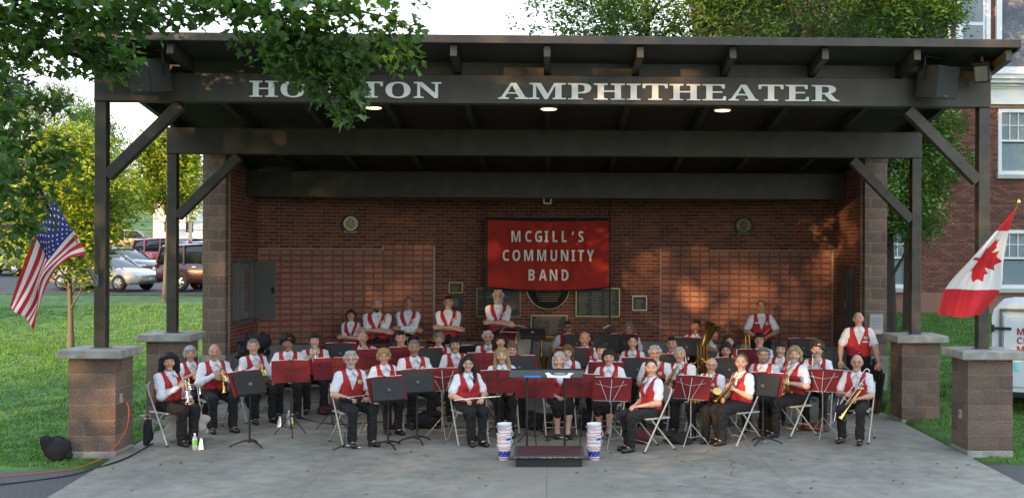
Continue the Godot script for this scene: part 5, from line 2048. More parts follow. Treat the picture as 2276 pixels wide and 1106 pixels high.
func head_mesh(kind: String) -> ArrayMesh:
	if head_cache.has(kind):
		return head_cache[kind]
	var fem := kind == "woman"
	var j := 0.9 if fem else 1.0
	var b := [
		[Vector3(0, 0.135, -0.008), Vector3(0.076, 0.096, 0.096)], [Vector3(0, 0.082, 0.022), Vector3(0.060 * j, 0.066, 0.068)], [Vector3(-0.012, 0.030, 0.066), Vector3(0.012, 0.030, 0.066), 0.021 * j, 0.021 * j],
		[Vector3(-0.045, 0.10, 0.05), Vector3(-0.03, 0.095, 0.066), 0.026, 0.022], [Vector3(0.045, 0.10, 0.05), Vector3(0.03, 0.095, 0.066), 0.026, 0.022],
		[Vector3(-0.036, 0.152, 0.078), Vector3(0.036, 0.152, 0.078), 0.012, 0.012], [Vector3(0, -0.06, -0.02), Vector3(0, 0.06, -0.02), 0.052 * j, 0.054 * j]]
	var sharp := [[Vector3(0, 0.138, 0.088), Vector3(0, 0.102, 0.112), 0.009, 0.0135 * j], [Vector3(-0.014, 0.099, 0.094), Vector3(0.014, 0.099, 0.094), 0.009, 0.009], [Vector3(-0.027, 0.0775, 0.073), Vector3(0, 0.0715, 0.0835), 0.006, 0.007], [Vector3(0.027, 0.0775, 0.073), Vector3(0, 0.0715, 0.0835), 0.006, 0.007], [Vector3(-0.016, 0.063, 0.079), Vector3(0.016, 0.063, 0.079), 0.0075, 0.0075]]
	for s in [-1.0, 1.0]:
		sharp.append([Vector3(s * 0.031, 0.132, 0.078), Vector3(0.0135, 0.0115, 0.0115)])
		b.append([Vector3(s * 0.077, 0.118, -0.008), Vector3(0.012, 0.032, 0.019)])
	var tone := func(p: Vector3) -> Color:
		var c := Color(1, 1, 1)
		var ax := absf(p.x)
		if p.z > 0.06:
			c = Color(1, 0.93, 0.9) if p.y < 0.115 and p.y > 0.08 and ax > 0.02 else c
			var e := Vector2(ax - 0.031, (p.y - 0.132) * 1.5).length()
			if e < 0.0135:
				c = Color(0.16, 0.16, 0.2) if e < 0.0075 else Color(0.85, 0.95, 1.0)
			elif ax > 0.014 and ax < 0.05 and absf(p.y - 0.157 + absf(ax - 0.03) * 0.22) < 0.0055:
				c = Color(0.50, 0.43, 0.40)
			elif ax < 0.032:
				var my := p.y - ax * ax * 9.0
				if my > 0.058 and my < 0.077 and p.z > 0.07:
					c = Color(0.86, 0.5, 0.5) if fem else Color(0.88, 0.66, 0.62)
					if absf(my - 0.0675) < 0.0042 and ax < 0.026:
						c = Color(1.0, 1.0, 1.0) if ax < 0.02 else Color(0.4, 0.2, 0.2)
		return c
	# soft shapes first, then the small features with a tighter blend: two passes share one field by joining lists
	var m := nets(b + sharp, 0.0068, 0.0125, null, tone)
	head_cache[kind] = m
	return m


func hair_mesh(kind: String) -> ArrayMesh:
	if head_cache.has("hair " + kind):
		return head_cache["hair " + kind]
	var skull := [Vector3(0, 0.137, -0.012), Vector3(0.084, 0.103, 0.104)]
	var b := [skull]
	var cut: Callable
	var k := 0.02
	var cell := 0.0085
	match kind:
		"short":
			b.append([Vector3(-0.03, 0.215, 0.04), Vector3(0.035, 0.215, 0.045), 0.026, 0.024])
			cut = func(p: Vector3) -> float: return maxf((0.055 + (p.z + 0.1) * 0.72) - p.y, maxf(minf(p.z - 0.074, 0.203 - p.y), minf(p.z - 0.02, minf(absf(p.x) - 0.048, 0.205 - p.y))))
		"fringe":
			b = [[Vector3(0, 0.14, -0.012), Vector3(0.090, 0.108, 0.110)], [Vector3(-0.05, 0.19, 0.07), Vector3(0.05, 0.185, 0.075), 0.026, 0.022]]
			cut = func(p: Vector3) -> float: return maxf(0.04 + maxf(0.0, p.z + 0.1) * 0.30 - p.y, minf(p.z - 0.02, minf(0.168 - p.y, 0.07 - absf(p.x))))
		"receding":
			cut = func(p: Vector3) -> float: return maxf((0.055 + (p.z + 0.1) * 0.76) - p.y, minf(p.z + 0.0, 0.055 - absf(p.x)))
		"ring":
			b = [[Vector3(0, 0.130, -0.014), Vector3(0.082, 0.096, 0.101)]]
			cut = func(p: Vector3) -> float: return maxf(maxf((0.045 + (p.z + 0.1) * 0.75) - p.y, p.y - 0.165), p.z - 0.03)
		"white_short":
			b.append([Vector3(-0.04, 0.21, 0.045), Vector3(0.04, 0.215, 0.05), 0.03, 0.028])
			b.append([Vector3(-0.07, 0.15, 0.0), Vector3(0.07, 0.15, 0.0), 0.03, 0.03])
			cut = func(p: Vector3) -> float: return maxf((0.05 + (p.z + 0.1) * 0.62) - p.y, minf(p.z - 0.05, 0.182 - p.y))
		"curly":
			b = []
			var r := RandomNumberGenerator.new()
			r.seed = 9
			for i in 70:
				var d := Vector3(r.randfn(), absf(r.randfn()) * 0.9 - 0.25, r.randfn() - 0.35).normalized()
				b.append([Vector3(0, 0.15, -0.02) + d * Vector3(0.098, 0.105, 0.105), Vector3.ONE * r.randf_range(0.024, 0.036)])
			k = 0.012
			cut = func(p: Vector3) -> float: return maxf(0.03 - p.y, minf(p.z - 0.03, minf(0.168 - p.y, 0.062 - absf(p.x))))
		"bob":
			b = [[Vector3(0, 0.142, -0.014), Vector3(0.094, 0.108, 0.112)], [Vector3(-0.078, 0.14, 0.0), Vector3(-0.082, 0.035, 0.0), 0.032, 0.026], [Vector3(0.078, 0.14, 0.0), Vector3(0.082, 0.035, 0.0), 0.032, 0.026], [Vector3(-0.05, 0.10, -0.07), Vector3(0.05, 0.06, -0.07), 0.05, 0.045], [Vector3(-0.05, 0.20, 0.07), Vector3(0.03, 0.215, 0.07), 0.02, 0.02]]
			cut = func(p: Vector3) -> float: return maxf(0.015 - p.y, minf(p.z - 0.015, minf(0.185 - absf(p.x) * 0.5 - p.y, 0.066 - absf(p.x))))
		"woman_short":
			b = [[Vector3(0, 0.144, -0.014), Vector3(0.093, 0.108, 0.112)], [Vector3(-0.075, 0.14, -0.01), Vector3(-0.078, 0.085, 0.0), 0.03, 0.02], [Vector3(0.075, 0.14, -0.01), Vector3(0.078, 0.085, 0.0), 0.03, 0.02], [Vector3(-0.055, 0.195, 0.07), Vector3(0.04, 0.20, 0.075), 0.024, 0.022]]
			cut = func(p: Vector3) -> float: return maxf(0.05 - p.y, minf(p.z - 0.015, minf(0.175 - absf(p.x) * 0.35 - p.y, 0.068 - absf(p.x))))
		"long":
			b = [[Vector3(0, 0.142, -0.014), Vector3(0.092, 0.106, 0.110)]]
			for s in [-1.0, 1.0]:
				b.append([Vector3(s * 0.078, 0.15, 0.0), Vector3(s * 0.088, 0.02, 0.015), 0.03, 0.032])
				b.append([Vector3(s * 0.088, 0.02, 0.015), Vector3(s * 0.10, -0.16, 0.07), 0.032, 0.022])
				b.append([Vector3(s * 0.05, 0.08, -0.07), Vector3(s * 0.06, -0.14, -0.09), 0.05, 0.04])
			b.append([Vector3(-0.05, 0.21, 0.055), Vector3(0.05, 0.21, 0.055), 0.018, 0.018])
			k = 0.03
			cut = func(p: Vector3) -> float: return minf(p.z - 0.015, minf(0.19 - absf(p.x) * 0.8 - p.y, 0.066 - absf(p.x)) if p.y > -0.03 else 0.05 - absf(p.x))
		"full_dark":   # long dark hair with a fringe
			b = [[Vector3(0, 0.145, -0.016), Vector3(0.098, 0.112, 0.116)], [Vector3(-0.05, 0.19, 0.075), Vector3(0.05, 0.185, 0.075), 0.026, 0.024]]
			for s in [-1.0, 1.0]:
				b.append([Vector3(s * 0.085, 0.15, -0.005), Vector3(s * 0.10, 0.0, -0.01), 0.04, 0.042])
				b.append([Vector3(s * 0.07, 0.06, -0.06), Vector3(s * 0.10, -0.14, -0.07), 0.06, 0.035])
			k = 0.03
			cut = func(p: Vector3) -> float: return minf(p.z - 0.012, minf(0.168 - p.y, 0.064 - absf(p.x)))
		"tied":
			b.append([Vector3(0, 0.12, -0.11), Vector3(0, 0.04, -0.13), 0.032, 0.018])
			cut = func(p: Vector3) -> float: return maxf((0.05 + (p.z + 0.1) * 0.72) - p.y if p.z > -0.1 else -1.0, minf(p.z - 0.055, 0.205 - p.y))
		"beard":
			b = [[Vector3(0, 0.046, 0.045), Vector3(0.066, 0.052, 0.062)], [Vector3(-0.06, 0.10, 0.015), Vector3(-0.052, 0.05, 0.03), 0.014, 0.02], [Vector3(0.06, 0.10, 0.015), Vector3(0.052, 0.05, 0.03), 0.014, 0.02], [Vector3(-0.03, 0.078, 0.086), Vector3(0.03, 0.078, 0.086), 0.012, 0.012]]
			cell = 0.007
			cut = func(p: Vector3) -> float: return maxf(p.y - 0.092, minf(minf(0.024 - absf(p.x), 0.072 - p.y), minf(p.y - 0.055, p.z - 0.06)))
		"goatee":
			b = [[Vector3(0, 0.034, 0.072), Vector3(0.03, 0.032, 0.028)], [Vector3(-0.03, 0.075, 0.08), Vector3(-0.026, 0.04, 0.078), 0.011, 0.012], [Vector3(0.03, 0.075, 0.08), Vector3(0.026, 0.04, 0.078), 0.011, 0.012], [Vector3(-0.028, 0.082, 0.088), Vector3(0.028, 0.082, 0.088), 0.010, 0.010]]
			cell = 0.007
			cut = func(p: Vector3) -> float: return minf(minf(0.022 - absf(p.x), 0.076 - p.y), minf(p.y - 0.055, p.z - 0.06))
		"moustache":
			b = [[Vector3(-0.032, 0.076, 0.083), Vector3(0.0, 0.086, 0.095), 0.010, 0.012], [Vector3(0.032, 0.076, 0.083), Vector3(0.0, 0.086, 0.095), 0.010, 0.012]]
			cell = 0.006
			cut = func(p: Vector3) -> float: return p.y - 0.2
	var m := nets(b, cell, k, cut, null, 0.010, 28.0)
	head_cache["hair " + kind] = m
	return m


func glasses_mesh() -> ArrayMesh:
	if head_cache.has("glasses"):
		return head_cache["glasses"]
	var st := begin()
	for s in [-1.0, 1.0]:
		var ring := []
		for i in 13:
			var a := TAU * i / 12
			ring.append(Vector3(s * 0.032 + cos(a) * 0.024, 0.130 + sin(a) * 0.018, 0.104 - absf(cos(a)) * 0.002))
		tube(st, ring, 0.0017, 4, false)
		tube(st, [Vector3(s * 0.056, 0.134, 0.10), Vector3(s * 0.082, 0.136, 0.06), Vector3(s * 0.084, 0.13, -0.01)], 0.0024, 4)
	tube(st, [Vector3(-0.009, 0.134, 0.105), Vector3(0, 0.137, 0.108), Vector3(0.009, 0.134, 0.105)], 0.0024, 4)
	head_cache["glasses"] = done(st)
	return head_cache["glasses"]


# who sits where: [x, z, turn, size, pose, sleeves, build, head, hair, hair colour, skin, extras, label]
func players() -> Array:
	return [
		[-5.25, -15.61, 56, 0.944, "cornet", "long", "woman", "woman", "full_dark", "black", 1, "", "seated woman with long black hair and fringe holding a silver cornet"],
		[-5.48, -17.23, 40, 0.914, "trumpet", "short", "woman", "woman", "woman_short", "white", 1, "", "seated white-haired woman with a silver trumpet beside the black-haired woman"],
		[-4.99, -16.81, 34, 0.967, "trumpet", "long", "man", "man", "ring", "grey", 2, "", "seated bald smiling man in long sleeves holding a golden cornet"],
		[-4.63, -17.67, 38, 0.974, "trumpet", "long", "man", "man", "short", "grey", 1, "", "seated grey-haired man with a flugelhorn in front of the black bag"],
		[-4.26, -18.36, 14, 0.974, "trumpet", "short", "man", "man", "curly", "black", 3, "", "seated young man with bushy curly black hair behind a red folder"],
		[-3.91, -18.75, 14, 0.981, "raised", "short", "man", "man", "fringe", "darkbrown", 0, "", "seated dark-haired young man raising a trumpet to his chin"],
		[-2.73, -15.60, 34, 0.967, "flute", "short", "man", "man", "white_short", "white", 1, "glasses goatee", "seated man with white goatee and glasses holding a clarinet across his lap"],
		[-2.42, -16.65, 28, 0.929, "flute", "short", "woman", "woman", "woman_short", "blond", 1, "glasses", "seated short-haired blond woman holding a clarinet in the front row"],
		[-2.05, -17.28, 22, 0.989, "knees", "short", "man", "man", "short", "grey", 3, "moustache", "seated suntanned man with grey moustache behind the wide black music desk"],
		[-3.25, -19.61, 8, 0.967, "raised", "short", "man", "man", "ring", "darkbrown", 1, "", "seated bald man with a clarinet in the second row"],
		[-2.56, -19.51, 15, 0.967, "raised", "short", "man", "man", "short", "black", 1, "", "seated dark short-haired man with silver trumpet in the second row"],
		[-1.92, -19.70, 11, 0.952, "sax", "short", "woman", "woman", "woman_short", "greyblond", 1, "", "seated grey-blond woman with a dark oboe in the second row"],
		[-1.48, -18.03, 12, 0.974, "knees", "short", "man", "man", "fringe", "black", 2, "", "seated black-haired youth with a sunlit shoulder"],
		[-1.10, -15.66, 24, 0.922, "flute", "short", "woman", "woman", "long", "darkbrown", 0, "glasses", "seated girl in glasses with long dark hair holding a flute"],
		[-0.66, -16.48, 10, 0.952, "flute", "short", "woman", "woman", "long", "blond", 0, "", "seated smiling girl with long blond hair holding a flute"],
		[-0.55, -17.50, 5, 0.952, "knees", "short", "man", "man", "fringe", "ginger", 0, "glasses", "seated person in glasses with short ginger hair behind the blond girl"],
		[-0.81, -19.21, 5, 0.944, "knees", "short", "woman", "woman", "full_dark", "auburn", 0, "", "seated woman with dark red hair in front of the bass drum"],
		[-1.05, -19.76, 6, 0.974, "lap", "short", "man", "man", "white_short", "white", 1, "glasses", "seated white-haired man in glasses wearing a dark neck strap"],
		[0.19, -16.34, 8, 0.907, "lap", "short", "skirt", "woman", "bob", "white", 0, "", "seated white-haired woman in a black skirt behind the conductor desk"],
		[0.32, -17.37, -3, 0.929, "knees", "short", "woman", "woman", "woman_short", "ginger", 0, "", "seated woman with short ginger hair behind the white-haired woman in a skirt"],
		[0.66, -19.20, -4, 0.981, "sax", "short", "man", "man", "ring", "grey", 2, "", "seated balding man with a blue strap holding a bassoon"],
		[0.41, -21.79, 4, 1.011, "bass", "short", "man", "man", "short", "darkbrown", 3, "shades", "seated man in sunglasses playing an electric bass by the back wall"],
		[0.86, -17.36, -8, 0.952, "knees", "short", "man", "man", "fringe", "darkbrown", 0, "", "seated boy with straight dark fringe behind the brown-haired woman"],
		[0.93, -16.43, -14, 0.937, "flute", "short", "skirt", "woman", "woman_short", "darkbrown", 1, "", "seated smiling woman with short dark hair behind the silver wire stand"],
		[1.46, -18.92, -10, 0.952, "knees", "short", "woman", "woman", "tied", "darkbrown", 1, "", "seated woman with dark tied hair right of the banner pole"],
		[1.60, -21.92, -7, 0.981, "knees", "short", "woman", "woman", "woman_short", "grey", 2, "glasses", "seated grey-haired person with glasses farthest back under the square plaque"],
		[1.42, -15.09, -60, 0.922, "lap", "short", "woman", "woman", "tied", "brown", 0, "", "seated young woman with brown hair tied back, hands folded on her knee"],
		[1.65, -16.78, -17, 0.967, "sax", "short", "man", "man", "white_short", "white", 1, "glasses", "seated white-haired man in glasses behind the young woman with tied hair"],
		[2.05, -18.22, -15, 0.974, "knees", "short", "man", "man", "short", "black", 2, "", "seated black-haired young man behind two white-haired saxophonists"],
		[2.02, -16.82, -35, 0.944, "sax", "long", "man", "man", "short", "white", 1, "", "seated white-haired man in long sleeves playing an alto saxophone"],
		[2.91, -21.67, -18, 1.027, "tuba", "short", "man", "man", "short", "brown", 2, "", "seated smiling young man holding the big brass tuba"],
		[2.37, -15.93, -38, 0.888, "sax", "short", "man", "man", "ring", "white", 1, "glasses", "seated bald man in glasses whose vest is covered with pins"],
		[2.82, -17.40, -24, 0.952, "horn", "short", "woman", "woman", "bob", "darkbrown", 2, "", "seated woman with dark shoulder-length hair beside the euphonium valves"],
		[3.20, -19.42, -19, 0.944, "knees", "short", "woman", "woman", "bob", "brown", 0, "", "seated brown-haired woman mostly hidden behind the dark-haired woman"],
		[2.75, -15.64, -60, 0.937, "sax", "short", "woman", "woman", "tied", "blond", 0, "band", "seated smiling blond woman with hair tied back playing a golden saxophone"],
		[4.18, -21.57, -4, 1.025, "baton", "short", "man", "man", "receding", "darkbrown", 2, "", "standing tall man with receding dark hair before the right brick wall"],
		[3.70, -19.24, -22, 0.967, "trombone", "short", "man", "man", "fringe", "black", 0, "glasses", "seated man in glasses with parted black hair and upright trombone slide"],
		[3.29, -16.76, -30, 0.944, "knees", "short", "man", "man", "white_short", "grey", 1, "glasses beard", "seated man with full grey beard and glasses"],
		[3.72, -17.56, -28, 0.959, "knees", "short", "man", "man", "fringe", "darkbrown", 0, "", "seated boy with dark fringe between bearded man and horn player"],
		[3.65, -16.29, -62, 0.989, "horn", "short", "woman", "woman", "bob", "blond", 0, "shadeson", "seated blond woman with sunglasses on her head holding a French horn"],
		[4.23, -17.23, -20, 0.974, "raised", "short", "man", "man", "curly_short", "brown", 0, "", "seated young man with wavy brown hair near the right drum"],
		[5.24, -18.49, -10, 0.991, "drummer", "short", "man", "man", "ring", "white", 1, "", "standing bald man with drum sticks at the right drum"],
		[4.46, -15.82, -28, 0.922, "trombone", "short", "man", "man", "ring", "white", 1, "glasses", "seated bald old man in glasses with a trombone, last on the right"],
		[-3.81, -21.57, 4, 0.907, "crossed", "short", "woman", "woman", "woman_short", "brown", 1, "glasses", "short standing person in glasses with arms crossed, first of the back row"],
		[-3.30, -21.52, 2, 1.030, "crossed", "short", "man", "man", "ring", "darkbrown", 1, "goatee", "stout standing bald man with dark goatee and arms crossed"],
		[-2.72, -21.67, 4, 1.052, "crossed", "long", "man", "man", "receding", "darkbrown", 3, "", "standing man with receding dark hair and rolled white sleeves, arms crossed"],
		[-1.96, -21.92, 8, 1.053, "crossed", "short", "man", "man", "short", "darkbrown", 1, "", "standing young man with cropped dark hair below the gold framed plaque"],
		[-0.99, -22.22, 6, 1.126, "crossed", "short", "man", "man", "white_short", "white", 1, "glasses beard", "standing tall white-bearded man in glasses under the banner corner"],
	]


# ------------------------------------------------------------------ the band
const HAIR := {"black": [0.010, 0.009, 0.009], "darkbrown": [0.028, 0.018, 0.012], "brown": [0.075, 0.045, 0.024], "auburn": [0.06, 0.014, 0.012], "ginger": [0.34, 0.17, 0.065], "blond": [0.66, 0.47, 0.22], "greyblond": [0.46, 0.36, 0.24], "grey": [0.33, 0.32, 0.30], "white": [0.80, 0.79, 0.76]}
var seats := {}   # called by the player's number: transform of the player


func build_band() -> void:
	var tones := [[0.54, 0.325, 0.235], [0.49, 0.28, 0.195], [0.41, 0.225, 0.15], [0.33, 0.165, 0.10]]
	for i in 4:
		var sk := mat("skin%d" % i, lin(tones[i][0], tones[i][1], tones[i][2]), 0.55)
		sk.vertex_color_use_as_albedo = true
	for h in HAIR:
		grain(mat("hair_" + h, lin(HAIR[h][0], HAIR[h][1], HAIR[h][2]), 0.6), 9.0, noise_tex(0.06, 0.58, 1.0, 3, 51), noise_tex(0.06, 0.0, 1.0, 3, 51), 1.0, false).uv1_scale = Vector3(16, 3.0, 16)
	var wrinkle := noise_tex(0.008, 0.0, 1.0, 2, 61)
	for i in 3:
		var k: float = [1.0, 0.93, 1.04][i]
		grain(mat("shirt%d" % i, lin(0.70 * k, 0.72 * k, 0.76 * k), 0.85), 3.0, noise_tex(0.02, 0.94, 1.0, 3, 62), wrinkle, 0.9, false)
		grain(mat("vest%d" % i, lin(0.42 * k, 0.014, 0.018), 0.75), 3.0, noise_tex(0.02, 0.86, 1.0, 3, 62), wrinkle, 0.7, false)
		grain(mat("trousers%d" % i, lin(0.010 * k, 0.010 * k, 0.012 * k), 0.9), 3.0, noise_tex(0.02, 0.8, 1.0, 3, 62), wrinkle, 2.0, false)
	mat("shoe_leather", lin(0.012, 0.011, 0.011), 0.35)
	mat("badge_cream", lin(0.58, 0.50, 0.36), 0.5)
	mat("badge_white", lin(0.66, 0.64, 0.6), 0.5)
	mat("glasses_wire", lin(0.05, 0.045, 0.04), 0.3, 0.6)
	mat("chair_paint", lin(0.44, 0.41, 0.35), 0.4, 0.15)
	mat("chair_grey", lin(0.36, 0.35, 0.32), 0.4, 0.2)
	var all := players()
	var chair0: Node3D = null
	for i in all.size():
		var p: Array = all[i]
		person(i + 1, p)
		var stand: bool = p[4] in ["crossed", "baton", "drummer"]
		if stand:
			continue
		var c: Node3D
		if chair0 == null:
			chair0 = make_chair()
			c = chair0
		else:
			c = chair0.duplicate()
			c.name = "folding_chair"
			add_child(c, true)
		var who: String = p[12]
		who = who.trim_prefix("seated ")
		tag(c, "folding chair under the " + who, "chair", "folding chairs of the band")
		c.position = Vector3(p[0], 0.0, p[1])
		c.rotation.y = deg_to_rad(p[2])
		if i % 3 == 1:
			for k in c.get_children():
				(k as MeshInstance3D).material_override = M.chair_grey
	build_instruments()


func person(no: int, p: Array) -> void:
	var d := dress(p[4], p[5], p[6])
	var root := thing("person", Vector3(p[0], 0.0, p[1]), p[12], "person", "band members in red vests", deg_to_rad(p[2]))
	var wide: float = {45: 1.16, 30: 1.1, 9: 1.07, 46: 0.97, 41: 0.95, 44: 0.94, 42: 1.06, 22: 1.1, 1: 1.06}.get(no, 1.0 + 0.035 * sin(no * 2.7))
	root.scale = Vector3(p[3] * wide, p[3], p[3] * wide)
	seats[no] = root.transform
	var dy: float = 0.395 if d.stand else 0.0
	# the body: torso, limbs, hands and head in one mesh
	var st := SurfaceTool.new()
	st.begin(Mesh.PRIMITIVE_TRIANGLES)
	st.append_from(d.skin, 0, Transform3D())
	for s in ["hand-1", "hand1"]:
		st.append_from(d[s][0], 0, d[s][1])
	var to_cam := atan2(cam_at.x - p[0], cam_at.z - p[1]) - deg_to_rad(p[2])
	var r := RandomNumberGenerator.new()
	r.seed = 300 + no
	var tilt := Basis(UP, to_cam * r.randf_range(0.82, 1.0)) * Basis(Vector3.RIGHT, r.randf_range(-0.05, 0.08)) * Basis(Vector3.BACK, r.randf_range(-0.07, 0.07))
	var hx := Transform3D(tilt.scaled(Vector3((1.1 + 0.05 * sin(no * 1.9)) / wide, 1.1 + 0.035 * sin(no * 3.1), 1.1 / wide)), Vector3(0, 1.068 + dy, -0.02))
	st.append_from(head_mesh(p[7]), 0, hx)
	put("body", st.commit(), M["skin%d" % p[10]], root)
	put("shirt", d.shirt, M["shirt%d" % (no % 3)], root)
	if not head_cache.has("collar"):
		var co := begin()
		for s in [-1.0, 1.0]:
			var a := [Vector3(s * 0.004, 1.022, 0.040), Vector3(s * 0.050, 1.068, 0.020), Vector3(s * 0.072, 1.058, -0.03), Vector3(s * 0.090, 1.012, 0.018), Vector3(s * 0.062, 0.968, 0.084)]
			var o := Vector3(s * 0.003, 0.003, 0.005)
			for t in [[0, 1, 4], [1, 3, 4], [1, 2, 3]]:
				var q := [a[t[0]], a[t[1]], a[t[2]]]
				if s < 0:
					q.reverse()
				tri(co, q[0] + o, q[2] + o, q[1] + o)
				tri(co, q[0], q[1], q[2])
			for e in 5:
				var b0: Vector3 = a[e]
				var b1: Vector3 = a[(e + 1) % 5]
				quad(co, b0, b1, b1 + o, b0 + o)
		head_cache["collar"] = done(co)
	put("collar", head_cache["collar"], M["shirt%d" % (no % 3)], root, Transform3D(Basis(), Vector3(0, dy, 0)))
	var vest := put("vest", d.vest, M["vest%d" % (no % 3)], root)
	put("skirt" if p[6] == "skirt" else "trousers", d.trousers, M["trousers%d" % (no % 3)], root)
	for sh in d.shoes:
		put("shoe", sh, M.shoe_leather, root)
	var hair_mat: Material = M["hair_" + p[9]]
	if p[8] == "curly_short":
		put("hair", hair_mesh("curly"), hair_mat, root, hx * Transform3D(Basis().scaled(Vector3(0.88, 0.95, 0.9)), Vector3(0, 0.008, 0)))
	else:
		put("hair", hair_mesh(p[8]), hair_mat, root, hx)
	var ex: String = p[11]
	if "beard" in ex:
		put("beard", hair_mesh("beard"), hair_mat, root, hx)
	if "goatee" in ex:
		put("goatee", hair_mesh("goatee"), hair_mat, root, hx)
	if "moustache" in ex:
		put("moustache", hair_mesh("moustache"), hair_mat, root, hx)
	if "glasses" in ex:
		put("glasses", glasses_mesh(), M.glasses_wire, root, hx)
	if "shades" in ex:
		var g := begin()
		for s in [-1.0, 1.0]:
			ball(g, Vector3(s * 0.032, 0.131, 0.104), Vector3(0.025, 0.019, 0.007), 10)
			tube(g, [Vector3(s * 0.056, 0.136, 0.098), Vector3(s * 0.086, 0.138, 0.0)], 0.003, 4)
		tube(g, [Vector3(-0.01, 0.136, 0.106), Vector3(0.01, 0.136, 0.106)], 0.004, 4)
		put("sunglasses", done(g), M.black_plastic, root, hx * (Transform3D(Basis(Vector3.RIGHT, -0.55), Vector3(0, 0.02, -0.045)) if ex == "shadeson" else Transform3D()))
	if "band" in ex:
		var g := begin()
		var arc := []
		for i in 9:
			var a := PI * i / 8
			arc.append(Vector3(cos(a) * 0.088, 0.13 + sin(a) * 0.108, 0.035))
		tube(g, arc, 0.008, 5)
		put("hair_band", done(g), M.black_plastic, root, hx)
	# round badge and name tag on the vest
	var bz := 0.096 if p[6] == "man" else 0.09
	var by := 0.885 + dy
	var st2 := begin()
	lathe(st2, Vector3(0.092, by, bz - 0.012), Vector3(0.15, 0.12, 1), [[0.0, 0.031], [0.012, 0.031], [0.016, 0.026], [0.016, 0.001]], 16)
	var bd := put("badge", done(st2), M.badge_cream if no % 4 != 1 else M.badge_white, root)
	var st3 := begin()
	lathe(st3, Vector3(0.0945, by + 0.002, bz + 0.002), Vector3(0.15, 0.12, 1), [[0.0, 0.017], [0.004, 0.016], [0.004, 0.001]], 12)
	put("emblem", done(st3), mat("badge_print%d" % no, lin(0.33, 0.2, 0.08), 0.6), bd)
	if no in [42, 43, 48, 46, 36, 1]:
		put("name_tag", box_mesh(Vector3(0.085, 0.026, 0.006), 0.0, Vector3(0, 0, 0), Basis(UP, 0.15)), M.badge_white, vest, Transform3D(Basis(), Vector3(0.088 if no != 36 else -0.09, (0.825 if no != 36 else 0.90) + dy, bz + 0.006)))
	var fr := 0.114 if p[6] == "man" else 0.112
	for k in 3:
		var sb := begin()
		lathe(sb, Vector3(0.014, 0.735 - 0.045 * k + dy, fr - 0.028), Vector3.BACK, [[0.0, 0.008], [0.022, 0.0075], [0.024, 0.001]], 8)
		put("button", done(sb), M.glasses_wire, vest)
	if no == 32:
		for k in 9:
			var st4 := begin()
			lathe(st4, Vector3(0.055 + 0.03 * (k % 3), 0.70 + 0.045 * (k / 3) + dy, 0.088), Vector3.BACK, [[0.0, 0.009], [0.012, 0.008], [0.013, 0.001]], 8)
			put("pin", done(st4), M.brass, vest)
	if no in [18, 28, 30, 32, 35, 21]:   # neck strap
		var s5 := begin()
		for s in [-1.0, 1.0]:
			tube(s5, [Vector3(s * 0.06, 1.065, -0.03), Vector3(s * 0.072, 1.02, 0.045), Vector3(s * 0.05, 0.93, 0.088), Vector3(0.0, 0.80, 0.105)], 0.010, 5, true, Vector2(1, 0.6))
		put("neck_strap", done(s5), M.strap_blue if no == 21 and M.has("strap_blue") else M.black_cloth, root)
	if no in [45, 47]:
		put("ribbon", box_mesh(Vector3(0.022, 0.26, 0.008), 0.0, Vector3(0.135, 0.90 + dy, 0.085), Basis(UP, 0.5)), mat("ribbon%d" % no, lin(0.55, 0.22, 0.03), 0.8), vest)
	if no in [46, 48, 47, 43, 32, 4, 35]:   # watch
		var w: Transform3D = d["hand-1"][1]
		var s6 := begin()
		lathe(s6, Vector3(0, 0, -0.045), Vector3.BACK, [[0.0, 0.0275], [0.014, 0.0275]], 14, false)
		ball(s6, Vector3(0, 0.028, -0.038), Vector3(0.016, 0.006, 0.016), 8)
		put("watch", done(s6), M.silver if no != 35 else M.black_plastic, root, w)


